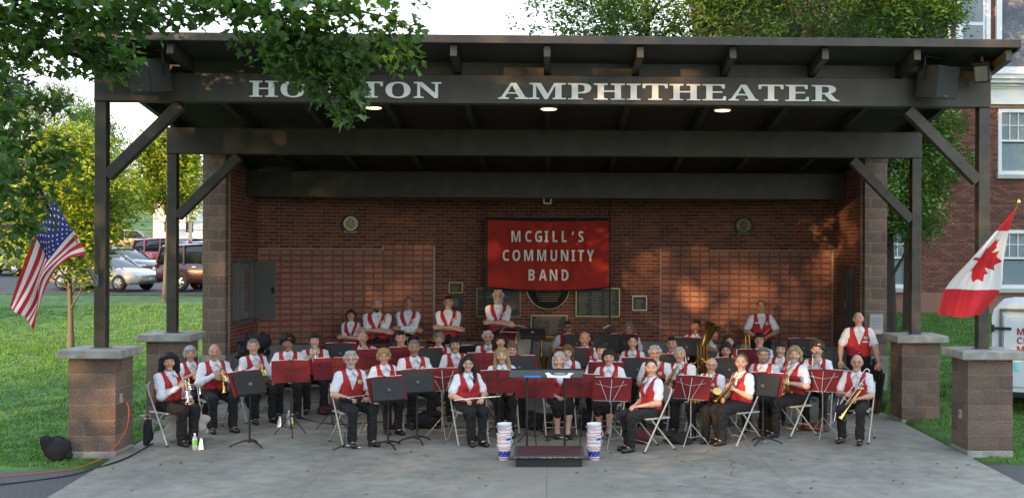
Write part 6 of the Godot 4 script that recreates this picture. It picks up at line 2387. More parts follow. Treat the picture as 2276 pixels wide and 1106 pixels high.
func make_chair() -> Node3D:
	var c := Node3D.new()
	c.name = "folding_chair"
	add_child(c, true)
	var pm: Material = M.chair_paint
	var st := begin()
	# front legs and back posts are one bent tube
	var path := [Vector3(-0.225, 0.012, 0.245), Vector3(-0.225, 0.44, 0.0), Vector3(-0.225, 0.70, -0.15), Vector3(-0.215, 0.80, -0.20), Vector3(-0.17, 0.845, -0.222), Vector3(0.17, 0.845, -0.222), Vector3(0.215, 0.80, -0.20), Vector3(0.225, 0.70, -0.15), Vector3(0.225, 0.44, 0.0), Vector3(0.225, 0.012, 0.245)]
	tube(st, path, 0.0125, 8)
	put("front_frame", done(st), pm, c)
	for s in [-1.0, 1.0]:
		st = begin()
		tube(st, [Vector3(s * 0.20, 0.43, 0.11), Vector3(s * 0.205, 0.012, -0.27)], 0.011, 8)
		put("rear_leg", done(st), pm, c)
	st = begin()
	tube(st, [Vector3(-0.225, 0.13, 0.178), Vector3(0.225, 0.13, 0.178)], 0.008, 6)
	put("front_crossbar", done(st), pm, c)
	st = begin()
	tube(st, [Vector3(-0.203, 0.16, -0.135), Vector3(0.203, 0.16, -0.135)], 0.008, 6)
	put("rear_crossbar", done(st), pm, c)
	put("seat", box_mesh(Vector3(0.40, 0.022, 0.40), 0.008, Vector3(0, 0.442, 0.0)), pm, c)
	st = begin()
	st.set_smooth_group(1)
	for i in 8:
		var a0 := lerpf(-1, 1, i / 8.0)
		var a1 := lerpf(-1, 1, (i + 1) / 8.0)
		var f := func(a: float, y: float, o: float) -> Vector3: return Vector3(a * 0.222, y, -0.155 - (y - 0.66) * 0.56 - 0.03 * (1 - a * a) + o)
		quad(st, f.call(a0, 0.655, 0.004), f.call(a1, 0.655, 0.004), f.call(a1, 0.825, 0.004), f.call(a0, 0.825, 0.004))
		quad(st, f.call(a1, 0.655, -0.004), f.call(a0, 0.655, -0.004), f.call(a0, 0.825, -0.004), f.call(a1, 0.825, -0.004))
	put("backrest", done(st), pm, c)
	for q in [Vector3(-0.225, 0.012, 0.245), Vector3(0.225, 0.012, 0.245), Vector3(-0.205, 0.012, -0.27), Vector3(0.205, 0.012, -0.27)]:
		put("foot_cap", box_mesh(Vector3(0.032, 0.022, 0.036), 0.005, q), M.rubber, c)
	return c


# ------------------------------------------------------------------ instruments, built in the player's own space
func held(no: int, called: String, label: String, category: String, group := "") -> Node3D:
	var t := thing(called, Vector3.ZERO, label, category, group)
	t.transform = seats[no]
	return t


func frame(a: Vector3, b: Vector3, up := UP) -> Transform3D:   # z from a to b
	var z := (b - a).normalized()
	var x := up.cross(z)
	if x.length() < 0.05:
		x = Vector3.RIGHT
	x = x.normalized()
	return Transform3D(Basis(x, z.cross(x), z), (a + b) * 0.5)


func trumpet(no: int, a: Vector3, b: Vector3, metal: Material, label: String, wide := 1.0, called := "trumpet") -> void:
	var t := held(no, called, label, called)
	var x := frame(a, b, Vector3.BACK)
	var L := (b - a).length()
	var h := L / 2
	var st := begin()
	lathe(st, Vector3(0, 0.0, h - 0.20), Vector3.BACK, [[-0.12, 0.008 * wide], [0.0, 0.010 * wide], [0.08, 0.014 * wide], [0.13, 0.021 * wide], [0.165, 0.034 * wide], [0.19, 0.055 * wide], [0.2, 0.064 * wide], [0.198, 0.061 * wide], [0.165, 0.03 * wide], [0.1, 0.012]], 18, false)
	put("bell", done(st), metal, t, x)
	st = begin()
	tube(st, [Vector3(0, 0.075, -h + 0.06), Vector3(0, 0.075, h - 0.16), Vector3(0, 0.06, h - 0.125), Vector3(0, 0.035, h - 0.115), Vector3(0, 0.012, h - 0.13), Vector3(0, 0.005, h - 0.16), Vector3(0, 0.005, 0.0)], 0.0062, 7)
	tube(st, [Vector3(0, 0.0, h - 0.3), Vector3(0, 0.0, -h + 0.14), Vector3(0, 0.02, -h + 0.105), Vector3(0, 0.045, -h + 0.10), Vector3(0, 0.06, -h + 0.125), Vector3(0, 0.06, 0.02)], 0.0062, 7)
	put("tubing", done(st), metal, t, x)
	for k in 3:
		st = begin()
		lathe(st, Vector3(0, -0.045, -0.05 + 0.032 * k), UP, [[0.0, 0.006], [0.004, 0.0135], [0.15, 0.0135], [0.155, 0.005], [0.19, 0.005], [0.192, 0.010], [0.198, 0.010]], 10)
		put("valve", done(st), metal, t, x)
	st = begin()
	lathe(st, Vector3(0, 0.075, -h), Vector3.BACK, [[0.0, 0.0135], [0.012, 0.0125], [0.028, 0.0055], [0.07, 0.0045]], 10)
	put("mouthpiece", done(st), M.silver, t, x)


func woodwind(no: int, a: Vector3, b: Vector3, body: Material, label: String, kind := "clarinet") -> void:
	var t := held(no, kind, label, kind)
	var x := frame(a, b)
	var L := (b - a).length()
	var st := begin()
	if kind == "flute":
		lathe(st, Vector3(0, 0, -L / 2), Vector3.BACK, [[0.0, 0.0085], [L, 0.0085]], 10)
	else:
		lathe(st, Vector3(0, 0, -L / 2), Vector3.BACK, [[0.0, 0.006], [0.03, 0.011], [0.08, 0.013], [L * 0.8, 0.0145], [L * 0.92, 0.02], [L, 0.036]], 12)
	put("tube", done(st), body, t, x)
	st = begin()
	for k in 14:
		var z := -L * 0.36 + L * 0.052 * k
		lathe(st, Vector3(0, 0.010 if kind == "flute" else 0.015, z), UP, [[0.0, 0.0085], [0.006, 0.0085], [0.007, 0.002]], 8)
	tube(st, [Vector3(0.012, 0.010, -L * 0.34), Vector3(0.012, 0.010, L * 0.36)], 0.0028, 5)
	tube(st, [Vector3(-0.011, 0.012, -L * 0.1), Vector3(-0.011, 0.012, L * 0.30)], 0.0028, 5)
	put("keys", done(st), M.silver, t, x)
	st = begin()
	for z in [-L * 0.38, -L * 0.02, L * 0.3]:
		lathe(st, Vector3(0, 0, z), Vector3.BACK, [[0.0, 0.0165 if kind != "flute" else 0.0098], [0.012, 0.0165 if kind != "flute" else 0.0098]], 12)
	put("rings", done(st), M.silver, t, x)


func saxophone(no: int, xf: Transform3D, label: String) -> void:
	var t := held(no, "saxophone", label, "saxophone", "saxophones of the band")
	var st := begin()
	tube(st, [Vector3(0, 0.34, -0.06), Vector3(0, 0.36, -0.02), Vector3(0, 0.33, 0.015), Vector3(0, 0.26, 0.02)], [0.006, 0.008, 0.010, 0.012], 8)
	put("neck", done(st), M.brass, t, xf)
	st = begin()
	var ps := [Vector3(0, 0.27, 0.02), Vector3(0, 0.05, 0.02), Vector3(0, -0.16, 0.02), Vector3(0, -0.23, 0.04), Vector3(0, -0.255, 0.085), Vector3(0, -0.23, 0.13), Vector3(0, -0.16, 0.15), Vector3(0, -0.05, 0.155), Vector3(0, 0.0, 0.165), Vector3(0, 0.025, 0.175)]
	tube(st, ps, [0.013, 0.02, 0.028, 0.031, 0.033, 0.034, 0.037, 0.043, 0.055, 0.064], 14)
	put("body", done(st), M.brass, t, xf)
	st = begin()
	for k in 9:
		lathe(st, Vector3(0.0, 0.22 - k * 0.045, 0.038 + k * 0.001), Vector3(0.3 if k % 2 else -0.2, 0, 1), [[0.0, 0.013], [0.008, 0.013], [0.009, 0.003]], 9)
	for k in 3:
		lathe(st, Vector3(0.03, -0.18 + k * 0.06, 0.135), Vector3(1, 0, 0), [[0.0, 0.02], [0.009, 0.02], [0.01, 0.004]], 10)
	tube(st, [Vector3(0.026, 0.2, 0.03), Vector3(0.03, -0.18, 0.035)], 0.0035, 5)
	tube(st, [Vector3(-0.024, 0.2, 0.03), Vector3(-0.03, -0.14, 0.035)], 0.0035, 5)
	put("keys", done(st), M.brass, t, xf)
	st = begin()
	tube(st, [Vector3(0, 0.335, -0.12), Vector3(0, 0.34, -0.055)], [0.006, 0.009], 8)
	put("mouthpiece", done(st), M.black_plastic, t, xf)


func trombone(no: int, a: Vector3, b: Vector3, label: String, up := UP) -> void:   # a: slide bow end, b: bell end
	var t := held(no, "trombone", label, "trombone", "trombones of the band")
	var x := frame(a, b, up)
	var h := (b - a).length() / 2
	var st := begin()
	for s in [-1.0, 1.0]:
		tube(st, [Vector3(s * 0.035, 0, -h), Vector3(s * 0.035, 0, h * 0.55)], 0.0075, 8)
	tube(st, [Vector3(-0.035, 0, -h), Vector3(-0.03, 0, -h - 0.025), Vector3(0, 0, -h - 0.04), Vector3(0.03, 0, -h - 0.025), Vector3(0.035, 0, -h)], 0.008, 8)
	tube(st, [Vector3(-0.035, 0, h * 0.3), Vector3(0.035, 0, h * 0.3)], 0.005, 6)
	put("slide", done(st), M.silver if no == 43 else M.brass, t, x)
	st = begin()
	tube(st, [Vector3(0.035, 0, h * 0.55), Vector3(0.04, 0.05, h * 0.5), Vector3(0.05, 0.11, h * 0.1), Vector3(0.05, 0.13, -h * 0.25), Vector3(0.05, 0.15, -h * 0.32), Vector3(0.05, 0.17, -h * 0.25), Vector3(0.05, 0.17, h * 0.3)], 0.009, 8)
	put("tuning_slide", done(st), M.brass, t, x)
	st = begin()
	lathe(st, Vector3(0.05, 0.17, h * 0.3), Vector3.BACK, [[0.0, 0.010], [h * 0.25, 0.014], [h * 0.45, 0.024], [h * 0.58, 0.045], [h * 0.66, 0.075], [h * 0.68, 0.09], [h * 0.675, 0.086], [h * 0.55, 0.035]], 20, false)
	put("bell", done(st), M.brass, t, x)


func build_instruments() -> void:
	mat("strap_blue", lin(0.02, 0.06, 0.25), 0.8)
	mat("clarinet_wood", lin(0.014, 0.012, 0.012), 0.3)
	mat("bassoon_wood", lin(0.09, 0.022, 0.012), 0.3)
	trumpet(1, Vector3(0.03, 1.02, 0.27), Vector3(0.05, 0.62, 0.33), M.silver, "silver cornet pointing down, held by the black-haired woman", 1.0, "cornet")
	trumpet(2, Vector3(0.0, 1.0, 0.24), Vector3(0.03, 0.54, 0.36), M.silver, "silver trumpet pointing down, held by the white-haired woman", 1.0)
	trumpet(3, Vector3(0.0, 0.98, 0.25), Vector3(0.05, 0.60, 0.33), M.brass, "golden cornet pointing down, held by the bald smiling man", 1.0, "cornet")
	trumpet(4, Vector3(-0.02, 0.98, 0.25), Vector3(0.03, 0.56, 0.34), M.brass, "golden flugelhorn pointing down, held by the grey-haired man", 1.25, "flugelhorn")
	trumpet(5, Vector3(0.0, 1.0, 0.25), Vector3(0.05, 0.56, 0.36), M.brass, "golden trumpet pointing down, held by the curly-haired young man", 1.0)
	trumpet(6, Vector3(-0.01, 1.10, 0.20), Vector3(0.03, 0.66, 0.30), M.brass, "golden trumpet upright before the dark-haired young man's chin", 1.0)
	trumpet(11, Vector3(-0.02, 1.06, 0.22), Vector3(0.0, 0.62, 0.32), M.silver, "silver trumpet of the dark short-haired man in the second row", 1.0)
	trumpet(41, Vector3(-0.05, 1.12, 0.16), Vector3(-0.02, 0.68, 0.28), M.silver, "silver trumpet of the wavy-haired young man at right", 1.0)
	woodwind(7, Vector3(0.36, 0.72, 0.32), Vector3(-0.30, 0.685, 0.29), M.clarinet_wood, "black clarinet with silver keys across the lap of the man with goatee")
	woodwind(8, Vector3(-0.26, 0.72, 0.29), Vector3(0.40, 0.675, 0.33), M.clarinet_wood, "black clarinet with silver keys across the lap of the short blond woman")
	woodwind(10, Vector3(-0.03, 1.12, 0.16), Vector3(-0.06, 0.50, 0.34), M.clarinet_wood, "black clarinet held upright by the bald man in the second row")
	woodwind(12, Vector3(-0.02, 1.08, 0.14), Vector3(-0.06, 0.50, 0.34), M.clarinet_wood, "dark oboe held upright by the grey-blond woman", "oboe")
	woodwind(14, Vector3(-0.32, 0.69, 0.27), Vector3(0.40, 0.72, 0.33), M.silver, "silver flute across the lap of the dark-haired girl in glasses", "flute")
	woodwind(15, Vector3(-0.24, 0.69, 0.28), Vector3(0.44, 0.735, 0.33), M.silver, "silver flute across the lap of the long-haired blond girl", "flute")
	woodwind(24, Vector3(-0.30, 0.68, 0.29), Vector3(0.36, 0.72, 0.31), M.silver, "silver flute of the smiling woman with short dark hair", "flute")
	var sx := Transform3D(Basis(Vector3.BACK, -0.5) * Basis(UP, -0.3), Vector3(-0.03, 0.78, 0.25))
	saxophone(35, Transform3D(Basis(Vector3.BACK, -0.85) * Basis(UP, -0.1), Vector3(-0.01, 0.77, 0.26)), "golden alto saxophone held by the smiling blond woman")
	saxophone(30, sx, "golden alto saxophone of the man in long sleeves behind a folder")
	saxophone(32, sx, "golden alto saxophone of the man with many pins")
	saxophone(28, sx, "golden saxophone of the white-haired man behind the tied-hair woman")
	trombone(43, Vector3(0.20, 1.10, 0.20), Vector3(-0.24, 0.42, 0.40), "trombone resting aslant across the old man at the right end", Vector3(0.5, 0, 1))
	trombone(37, Vector3(-0.16, 1.28, 0.30), Vector3(-0.12, 0.45, 0.32), "trombone whose golden slide stands upright by the man with parted hair", Vector3(0, 0, 1))
	# french horns
	for no in [40, 33]:
		var t := held(no, "french_horn", "golden french horn held by the blond woman with sunglasses on her head" if no == 40 else "golden french horn of the woman with dark shoulder-length hair", "french horn", "french horns of the band")
		var c := Vector3(0.13, 0.79, 0.25)
		var rot := Basis(UP, -0.5)
		for k in 3:
			var st := begin()
			var ring := []
			for i in 25:
				var a := TAU * i / 24.0
				ring.append(c + rot * Vector3(cos(a) * (0.135 - 0.022 * k), sin(a) * (0.145 - 0.026 * k), 0.012 * (k - 1)))
			tube(st, ring, 0.0085, 7, false)
			put("coil", done(st), M.brass, t)
		var st2 := begin()
		lathe(st2, c + rot * Vector3(-0.02, -0.13, -0.02), rot * Vector3(-0.9, -0.35, -0.35), [[-0.05, 0.014], [0.05, 0.024], [0.11, 0.05], [0.15, 0.10], [0.165, 0.15], [0.16, 0.145], [0.1, 0.04]], 22, false)
		put("bell", done(st2), M.brass, t)
		st2 = begin()
		for k in 3:
			lathe(st2, c + rot * Vector3(0.02 + 0.028 * k, 0.02, -0.02), rot * Vector3(0, 0, 1), [[0.0, 0.013], [0.05, 0.013]], 10)
		tube(st2, [c + rot * Vector3(-0.05, -0.05, 0), c + rot * Vector3(0.05, 0.06, 0.01), c + rot * Vector3(0.02, 0.1, 0)], 0.008, 6)
		put("valves", done(st2), M.silver, t)
		st2 = begin()
		tube(st2, [c + rot * Vector3(0.02, 0.15, 0), c + Vector3(0.02, 0.26, 0.0), c + Vector3(0.03, 0.33, -0.03)], [0.006, 0.005, 0.004], 6)
		lathe(st2, c + Vector3(0.03, 0.33, -0.03), Vector3(0.1, 0.8, -0.4), [[0.0, 0.005], [0.03, 0.010]], 8)
		put("leadpipe", done(st2), M.brass, t)
	# tuba
	var tb := held(31, "tuba", "big brass tuba whose bell leans to the right before the brick wall", "tuba")
	var bo := Vector3(0.10, 0.62, 0.22)
	var bd := Vector3(0.34, 1.0, -0.08).normalized()
	var st := begin()
	lathe(st, bo, bd, [[0.0, 0.045], [0.2, 0.062], [0.4, 0.08], [0.5, 0.095], [0.6, 0.122], [0.66, 0.155], [0.705, 0.205], [0.72, 0.225], [0.715, 0.218], [0.66, 0.145], [0.5, 0.08]], 28, false)
	put("bell", done(st), M.brass, tb)
	st = begin()
	var side := Vector3(-1.0, 0.34, 0.0).normalized()
	tube(st, [bo + bd * 0.05, bo - bd * 0.06, bo - bd * 0.13 + side * 0.05, bo - bd * 0.15 + side * 0.12, bo - bd * 0.1 + side * 0.19, bo + side * 0.21, bo + bd * 0.28 + side * 0.2, bo + bd * 0.34 + side * 0.15, bo + bd * 0.34 + side * 0.1], [0.047, 0.046, 0.045, 0.044, 0.042, 0.038, 0.032, 0.028, 0.024], 12)
	put("bow", done(st), M.brass, tb)
	st = begin()
	for k in 3:
		lathe(st, bo + side * (0.06 + 0.04 * k) + bd * 0.02 + Vector3(0, 0, 0.06), bd, [[0.0, 0.016], [0.17, 0.016], [0.19, 0.007], [0.22, 0.012]], 10)
	tube(st, [bo + side * 0.1 + bd * 0.1 + Vector3(0, 0, 0.06), bo + side * 0.16 + bd * 0.34, Vector3(-0.03, 1.16, 0.13), Vector3(-0.005, 1.18, 0.10)], [0.010, 0.008, 0.007, 0.012], 8)
	put("valves", done(st), M.brass, tb)
	# euphonium on the floor stand: only its valve tops show over the dark-haired woman's shoulder
	var eu := thing("euphonium", Vector3(2.57, 0.0, -18.1), "brass euphonium standing upright whose valve tubes show behind the bald man", "euphonium")
	st = begin()
	lathe(st, Vector3(0.07, 0.25, 0), UP, [[0.0, 0.05], [0.4, 0.07], [0.62, 0.10], [0.70, 0.145], [0.695, 0.14], [0.6, 0.08]], 22, false)
	tube(st, [Vector3(0.07, 0.3, 0), Vector3(0.05, 0.18, 0), Vector3(-0.03, 0.12, 0), Vector3(-0.11, 0.18, 0), Vector3(-0.13, 0.4, 0), Vector3(-0.12, 0.75, 0), Vector3(-0.08, 0.82, 0), Vector3(-0.05, 0.76, 0)], [0.05, 0.048, 0.045, 0.042, 0.036, 0.03, 0.028, 0.025], 12)
	put("body", done(st), M.brass, eu)
	for k in 4:
		st = begin()
		tube(st, [Vector3(-0.09 + 0.04 * k, 0.4, 0.07), Vector3(-0.115 + 0.052 * k, 1.17 + 0.02 * (k % 2), 0.09)], 0.015, 10)
		lathe(st, Vector3(-0.115 + 0.052 * k, 1.17 + 0.02 * (k % 2), 0.09), UP, [[0.0, 0.006], [0.03, 0.006], [0.032, 0.013], [0.04, 0.013]], 10)
		put("valve_tube", done(st), M.brass, eu)
	st = begin()
	for k in 3:
		var a := TAU * k / 3
		tube(st, [Vector3(0, 0.14, 0), Vector3(cos(a) * 0.22, 0.01, sin(a) * 0.22)], 0.010, 6)
	put("stand", done(st), M.black_metal, eu)
	# bassoon
	var bs := held(21, "bassoon", "dark red bassoon slanting across the balding man with blue strap", "bassoon")
	st = begin()
	tube(st, [Vector3(-0.28, 0.42, 0.26), Vector3(0.16, 1.12, 0.22)], [0.034, 0.024], 12)
	tube(st, [Vector3(-0.24, 0.42, 0.29), Vector3(0.02, 0.85, 0.27)], [0.026, 0.022], 12)
	put("body", done(st), M.bassoon_wood, bs)
	st = begin()
	tube(st, [Vector3(0.03, 0.87, 0.27), Vector3(0.10, 0.99, 0.22), Vector3(0.13, 1.0, 0.17), Vector3(0.06, 1.10, 0.10)], 0.005, 6)
	tube(st, [Vector3(0.17, 1.0, 0.20), Vector3(0.10, 1.10, 0.16), Vector3(0.19, 0.92, 0.24)], 0.008, 6)
	put("crook", done(st), M.brass, bs)
	# electric bass
	var eb := held(22, "bass_guitar", "sunburst electric bass with white pickguard held by the man in sunglasses", "guitar")
	var gx := Transform3D(Basis(Vector3.BACK, 0.52) * Basis(UP, -0.15), Vector3(-0.10, 0.70, 0.24))
	var o := PackedVector2Array()
	for i in 40:
		var a := TAU * i / 40
		var r := 0.19 + 0.035 * cos(2 * a) - 0.028 * cos(3.0 * a + 0.6)
		o.append(Vector2(cos(a) * r, sin(a) * r * 0.82))
	st = begin()
	slab(st, o, 0.042)
	put("body", done(st), mat("sunburst", lin(0.13, 0.035, 0.012), 0.15), eb, gx)
	st = begin()
	var o2 := PackedVector2Array([Vector2(-0.1, -0.09), Vector2(0.02, -0.125), Vector2(0.11, -0.09), Vector2(0.15, 0.02), Vector2(0.05, 0.07), Vector2(-0.02, 0.01)])
	slab(st, o2, 0.004, Transform3D(Basis(), Vector3(0, 0, 0.0425)))
	put("pickguard", done(st), M.badge_white, eb, gx)
	put("neck", box_mesh(Vector3(0.72, 0.05, 0.022), 0.006, Vector3(0.48, 0.015, 0.035)), M.bassoon_wood, eb, gx)
	put("headstock", box_mesh(Vector3(0.17, 0.09, 0.018), 0.01, Vector3(0.92, 0.02, 0.03)), M.black_plastic, eb, gx)
	st = begin()
	for k in 4:
		tube(st, [Vector3(-0.12, 0.0 + 0.01 * k, 0.05), Vector3(0.85, 0.0 + 0.01 * k, 0.05)], 0.0012, 3)
		lathe(st, Vector3(0.86 + 0.035 * k, 0.075, 0.03), UP, [[0.0, 0.004], [0.03, 0.010], [0.045, 0.010]], 8)
	put("strings", done(st), M.chrome, eb, gx)
	# baton and drum sticks
	var ba := held(36, "baton", "thin stick held by the standing tall man at right", "stick")
	st = begin()
	tube(st, [Vector3(-0.06, 1.02, 0.27), Vector3(0.12, 1.20, 0.30)], 0.005, 6)
	put("stick", done(st), M.badge_cream, ba)
	for s in [-1.0, 1.0]:
		var ds := held(42, "drum_stick", "pale drum stick in the %s hand of the standing drummer" % ("right" if s < 0 else "left"), "stick")
		st = begin()
		tube(st, [Vector3(s * 0.31, 0.86, 0.18), Vector3(s * 0.20, 0.80, 0.50)], [0.009, 0.006], 6)
		put("stick", done(st), M.badge_cream, ds)


# ------------------------------------------------------------------ stands, folders, bags and the rest of the stage
func music_stand(at: Vector3, turn: float, kind: String, h: float, who: String, red := 2, pages := true) -> void:
	var wire := kind == "wire"
	var metal: Material = M.stand_silver if kind == "wire" else M.black_metal
	if kind == "dark_wire":
		wire = true
		metal = M.black_metal
	var t := thing("music_stand", at, ("thin silver wire music stand " if kind == "wire" else "thin black wire music stand " if wire else "black music stand with solid desk ") + who, "music stand", "music stands of the band", turn)
	var tilt := 1.15 if h > 1.1 else 0.42
	var b := Basis(Vector3.RIGHT, tilt - PI)   # the desk: its face looks back at the player
	b = Basis(Vector3.RIGHT, -tilt)
	var c := Vector3(0, h, 0)
	var st := begin()
	if wire:
		for k in 3:
			var a := TAU * k / 3 + PI / 2
			var f := Vector3(cos(a) * 0.25, 0.012, sin(a) * 0.25)
			var lg := begin()
			tube(lg, [Vector3(0, 0.30, 0), f], 0.0075, 6)
			tube(lg, [Vector3(0, 0.10, 0), f * 0.55 + Vector3(0, 0.12, 0)], 0.004, 5)
			ball(lg, f, Vector3(0.012, 0.012, 0.012), 6)
			put("leg", done(lg), metal, t)
		tube(st, [Vector3(0, 0.09, 0), Vector3(0, 0.5, 0), Vector3(0, h - 0.05, 0.0)], [0.0095, 0.0085, 0.007], 8)
		put("shaft", done(st), metal, t)
		st = begin()
		var zz := 0.012
		tube(st, [c + b * Vector3(0, -0.2, zz), c + b * Vector3(0, 0.14, zz)], 0.006, 5)
		for s in [-1.0, 1.0]:
			tube(st, [c + b * Vector3(0, 0.02, zz + 0.006), c + b * Vector3(s * 0.22, 0.07, zz + 0.004)], 0.0045, 5)
			tube(st, [c + b * Vector3(s * 0.04, -0.17, zz), c + b * Vector3(s * 0.17, 0.12, zz + 0.008)], 0.0045, 5)
			tube(st, [c + b * Vector3(0, -0.17, zz), c + b * Vector3(s * 0.24, -0.17, zz)], 0.0045, 5)
			tube(st, [c + b * Vector3(s * 0.2, -0.17, zz), c + b * Vector3(s * 0.2, -0.17, -0.05)], 0.0045, 5)
		put("frame", done(st), metal, t)
	else:
		for k in 3:
			var a := TAU * k / 3 + PI / 2
			var d := Vector3(cos(a), 0, sin(a))
			var lg := begin()
			tube(lg, [d * 0.03 + UP * 0.085, d * 0.10 + UP * 0.075, d * 0.2 + UP * 0.045, d * 0.27 + UP * 0.012], [0.014, 0.013, 0.012, 0.011], 6)
			put("leg", done(lg), metal, t)
		tube(st, [Vector3(0, 0.06, 0), Vector3(0, h * 0.6, 0)], 0.0135, 8)
		tube(st, [Vector3(0, h * 0.6, 0), Vector3(0, h - 0.02, 0.02)], 0.0095, 8)
		put("shaft", done(st), metal, t)
		st = begin()
		lathe(st, Vector3(0, 0.055, 0), UP, [[0.0, 0.03], [0.03, 0.032], [0.05, 0.018]], 10)
		put("hub", done(st), metal, t)
		put("desk", box_mesh(Vector3(0.47, 0.31, 0.008), 0.003, c, b), M.desk_black, t)
		put("lip", box_mesh(Vector3(0.47, 0.008, 0.06), 0.002, c + b * Vector3(0, -0.156, -0.034), b), M.desk_black, t)
		st = begin()
		lathe(st, c + b * Vector3(0, -0.02, 0.004), b * Vector3.BACK, [[0.0, 0.03], [0.02, 0.028], [0.035, 0.012]], 10)
		put("clamp", done(st), M.grey_metal, t)
	if red == 0:
		return
	var fo := thing("music_folder", at + Basis(UP, turn) * c, ("red folder on the stand " if red == 2 else "crooked red folder on the stand ") + who, "folder", "red music folders", turn)
	var fm: Array = [M.folder_red0, M.folder_red1]
	var wide := 0.268
	var off := Vector3(0, 0.012 if wire else 0.02, -0.012)
	var twist := Basis(Vector3.BACK, 0.0 if red == 2 else 0.05)
	for s in [-1.0, 1.0]:
		var fb := b * Basis(UP, s * 0.12) * twist
		put("cover", box_mesh(Vector3(wide, 0.345, 0.005), 0.002), fm[0 if s < 0 else 1], fo, Transform3D(fb, b * (off + Vector3(s * (wide / 2 + 0.006), 0.0, -0.012 - 0.008))))
		put("binding", box_mesh(Vector3(wide - 0.02, 0.33, 0.004), 0.0), M.black_cloth, fo, Transform3D(fb, b * (off + Vector3(s * (wide / 2 + 0.006), 0.0, -0.012 - 0.014))))
		if pages:
			put("page", box_mesh(Vector3(0.225, 0.31, 0.002), 0.0), M.white_paper, fo, Transform3D(fb * Basis(Vector3.BACK, s * 0.02), b * (off + Vector3(s * (wide / 2 + 0.01), 0.026, -0.012 - 0.02))))
	put("spine", box_mesh(Vector3(0.014, 0.347, 0.006), 0.0), M.black_cloth, fo, Transform3D(b * twist, b * (off + Vector3(0, 0, -0.006))))


func bucket_print() -> StandardMaterial3D:
	var im := Image.create(512, 128, false, Image.FORMAT_RGB8)
	var white := lin(0.66, 0.67, 0.68)
	var red := lin(0.40, 0.02, 0.03)
	var blue := lin(0.02, 0.035, 0.30)
	im.fill(white)
	for y in [[18, 24], [34, 40], [106, 112], [120, 124]]:
		im.fill_rect(Rect2i(0, y[0], 512, y[1] - y[0]), red)
	im.fill_rect(Rect2i(0, 50, 512, 46), blue)
	for i in 20:
		var c := Vector2(12 + i * 25.6, 62 if i % 2 else 83)
		for y in range(-9, 10):
			for x in range(-9, 10):
				var a := fposmod(atan2(x, -y), TAU / 5) - PI / 5
				if Vector2(x, y).length() < 3.6 / maxf(cos(PI / 5 - absf(a)) * 1.0, 0.3) * (1.0 if absf(a) < 0.0 else 1.15):
					im.set_pixel(int(c.x) + x if int(c.x) + x >= 0 and int(c.x) + x < 512 else 0, int(c.y) + y, white)
	var m := mat("bucket_print", Color.WHITE, 0.4)
	m.albedo_texture = ImageTexture.create_from_image(im)
	return m


func bucket_stack(at: Vector3, n: int, side: String, pr: Material) -> void:
	var names := ["lowest, its star band showing", "second from the bottom", "third from the bottom", "fourth from the bottom", "fifth from the bottom", "sixth from the bottom", "seventh from the bottom"]
	var r := RandomNumberGenerator.new()
	r.seed = 31 + n
	for i in n:
		var lab: String = names[i] if i < n - 1 else "topmost, its white inside showing"
		var t := thing("bucket", at + Vector3(r.randf_range(-0.006, 0.006), 0.043 * i + (0.0 if i == 0 else 0.012), r.randf_range(-0.006, 0.006)), "star-spangled paper bucket in the stack %s of the podium, %s" % [side, lab], "bucket", "nested buckets beside the podium", r.randf() * TAU)
		t.rotation.x = r.randf_range(-0.03, 0.03) if i else 0.0
		t.rotation.z = r.randf_range(-0.03, 0.03) if i else 0.0
		var st := SurfaceTool.new()
		st.begin(Mesh.PRIMITIVE_TRIANGLES)
		st.set_smooth_group(1)
		for k in 24:
			var a0 := TAU * k / 24
			var a1 := TAU * (k + 1) / 24
			var P := func(a: float, y: float) -> Vector3: return Vector3(cos(a), 0, sin(a)) * lerpf(0.068, 0.092, y / 0.2) + UP * y
			var q := [P.call(a0, 0.0), P.call(a1, 0.0), P.call(a1, 0.2), P.call(a0, 0.2)]
			var uv := [Vector2(k / 24.0, 1), Vector2((k + 1) / 24.0, 1), Vector2((k + 1) / 24.0, 0), Vector2(k / 24.0, 0)]
			for e in [0, 1, 2, 0, 2, 3]:
				st.set_uv(uv[e])
				st.add_vertex(q[e])
		put("side", done(st), pr, t)
		var st2 := begin()
		lathe(st2, Vector3.ZERO, UP, [[0.004, 0.001], [0.004, 0.066], [0.198, 0.089], [0.204, 0.094], [0.200, 0.097], [0.194, 0.094]], 24, false)
		put("rim", done(st2), M.bucket_white, t)
		if i % 2 == 0:
			var st3 := begin()
			var hd := []
			for k in 9:
				var a := PI * k / 8
				hd.append(Vector3(cos(a) * 0.097, 0.185 - sin(a) * 0.06, 0.03 + sin(a) * 0.075))
			tube(st3, hd, 0.003, 5)
			put("handle", done(st3), M.bucket_white, t)


func smooth(pts: Array) -> Array:
	var o := []
	for i in 49:
		o.append(along(pts, i / 48.0))
	return o


func bag(called: String, at: Vector3, size: Vector3, m: Material, label: String, turn := 0.0, sd := 1) -> Node3D:
	var t := thing(called, at, label, "bag", "", turn)
	var r := RandomNumberGenerator.new()
	r.seed = sd
	var b := [[Vector3(0, size.y * 0.45, 0), size * 0.46]]
	for i in 16:
		var p := Vector3(r.randf_range(-0.42, 0.42) * size.x, r.randf_range(0.12, 0.92) * size.y, r.randf_range(-0.36, 0.36) * size.z)
		b.append([p, size * r.randf_range(0.09, 0.22)])
	put("body", nets(b, 0.018, 0.025, func(q: Vector3) -> float: return 0.003 - q.y), m, t)
	var st := begin()
	var hp := []
	for k in 9:
		var a := PI * k / 8
		hp.append(Vector3(cos(a) * size.x * 0.25, size.y * 0.8 + sin(a) * size.y * 0.16, 0))
	tube(st, hp, 0.011, 6)
	put("strap", done(st), m, t)
	return t


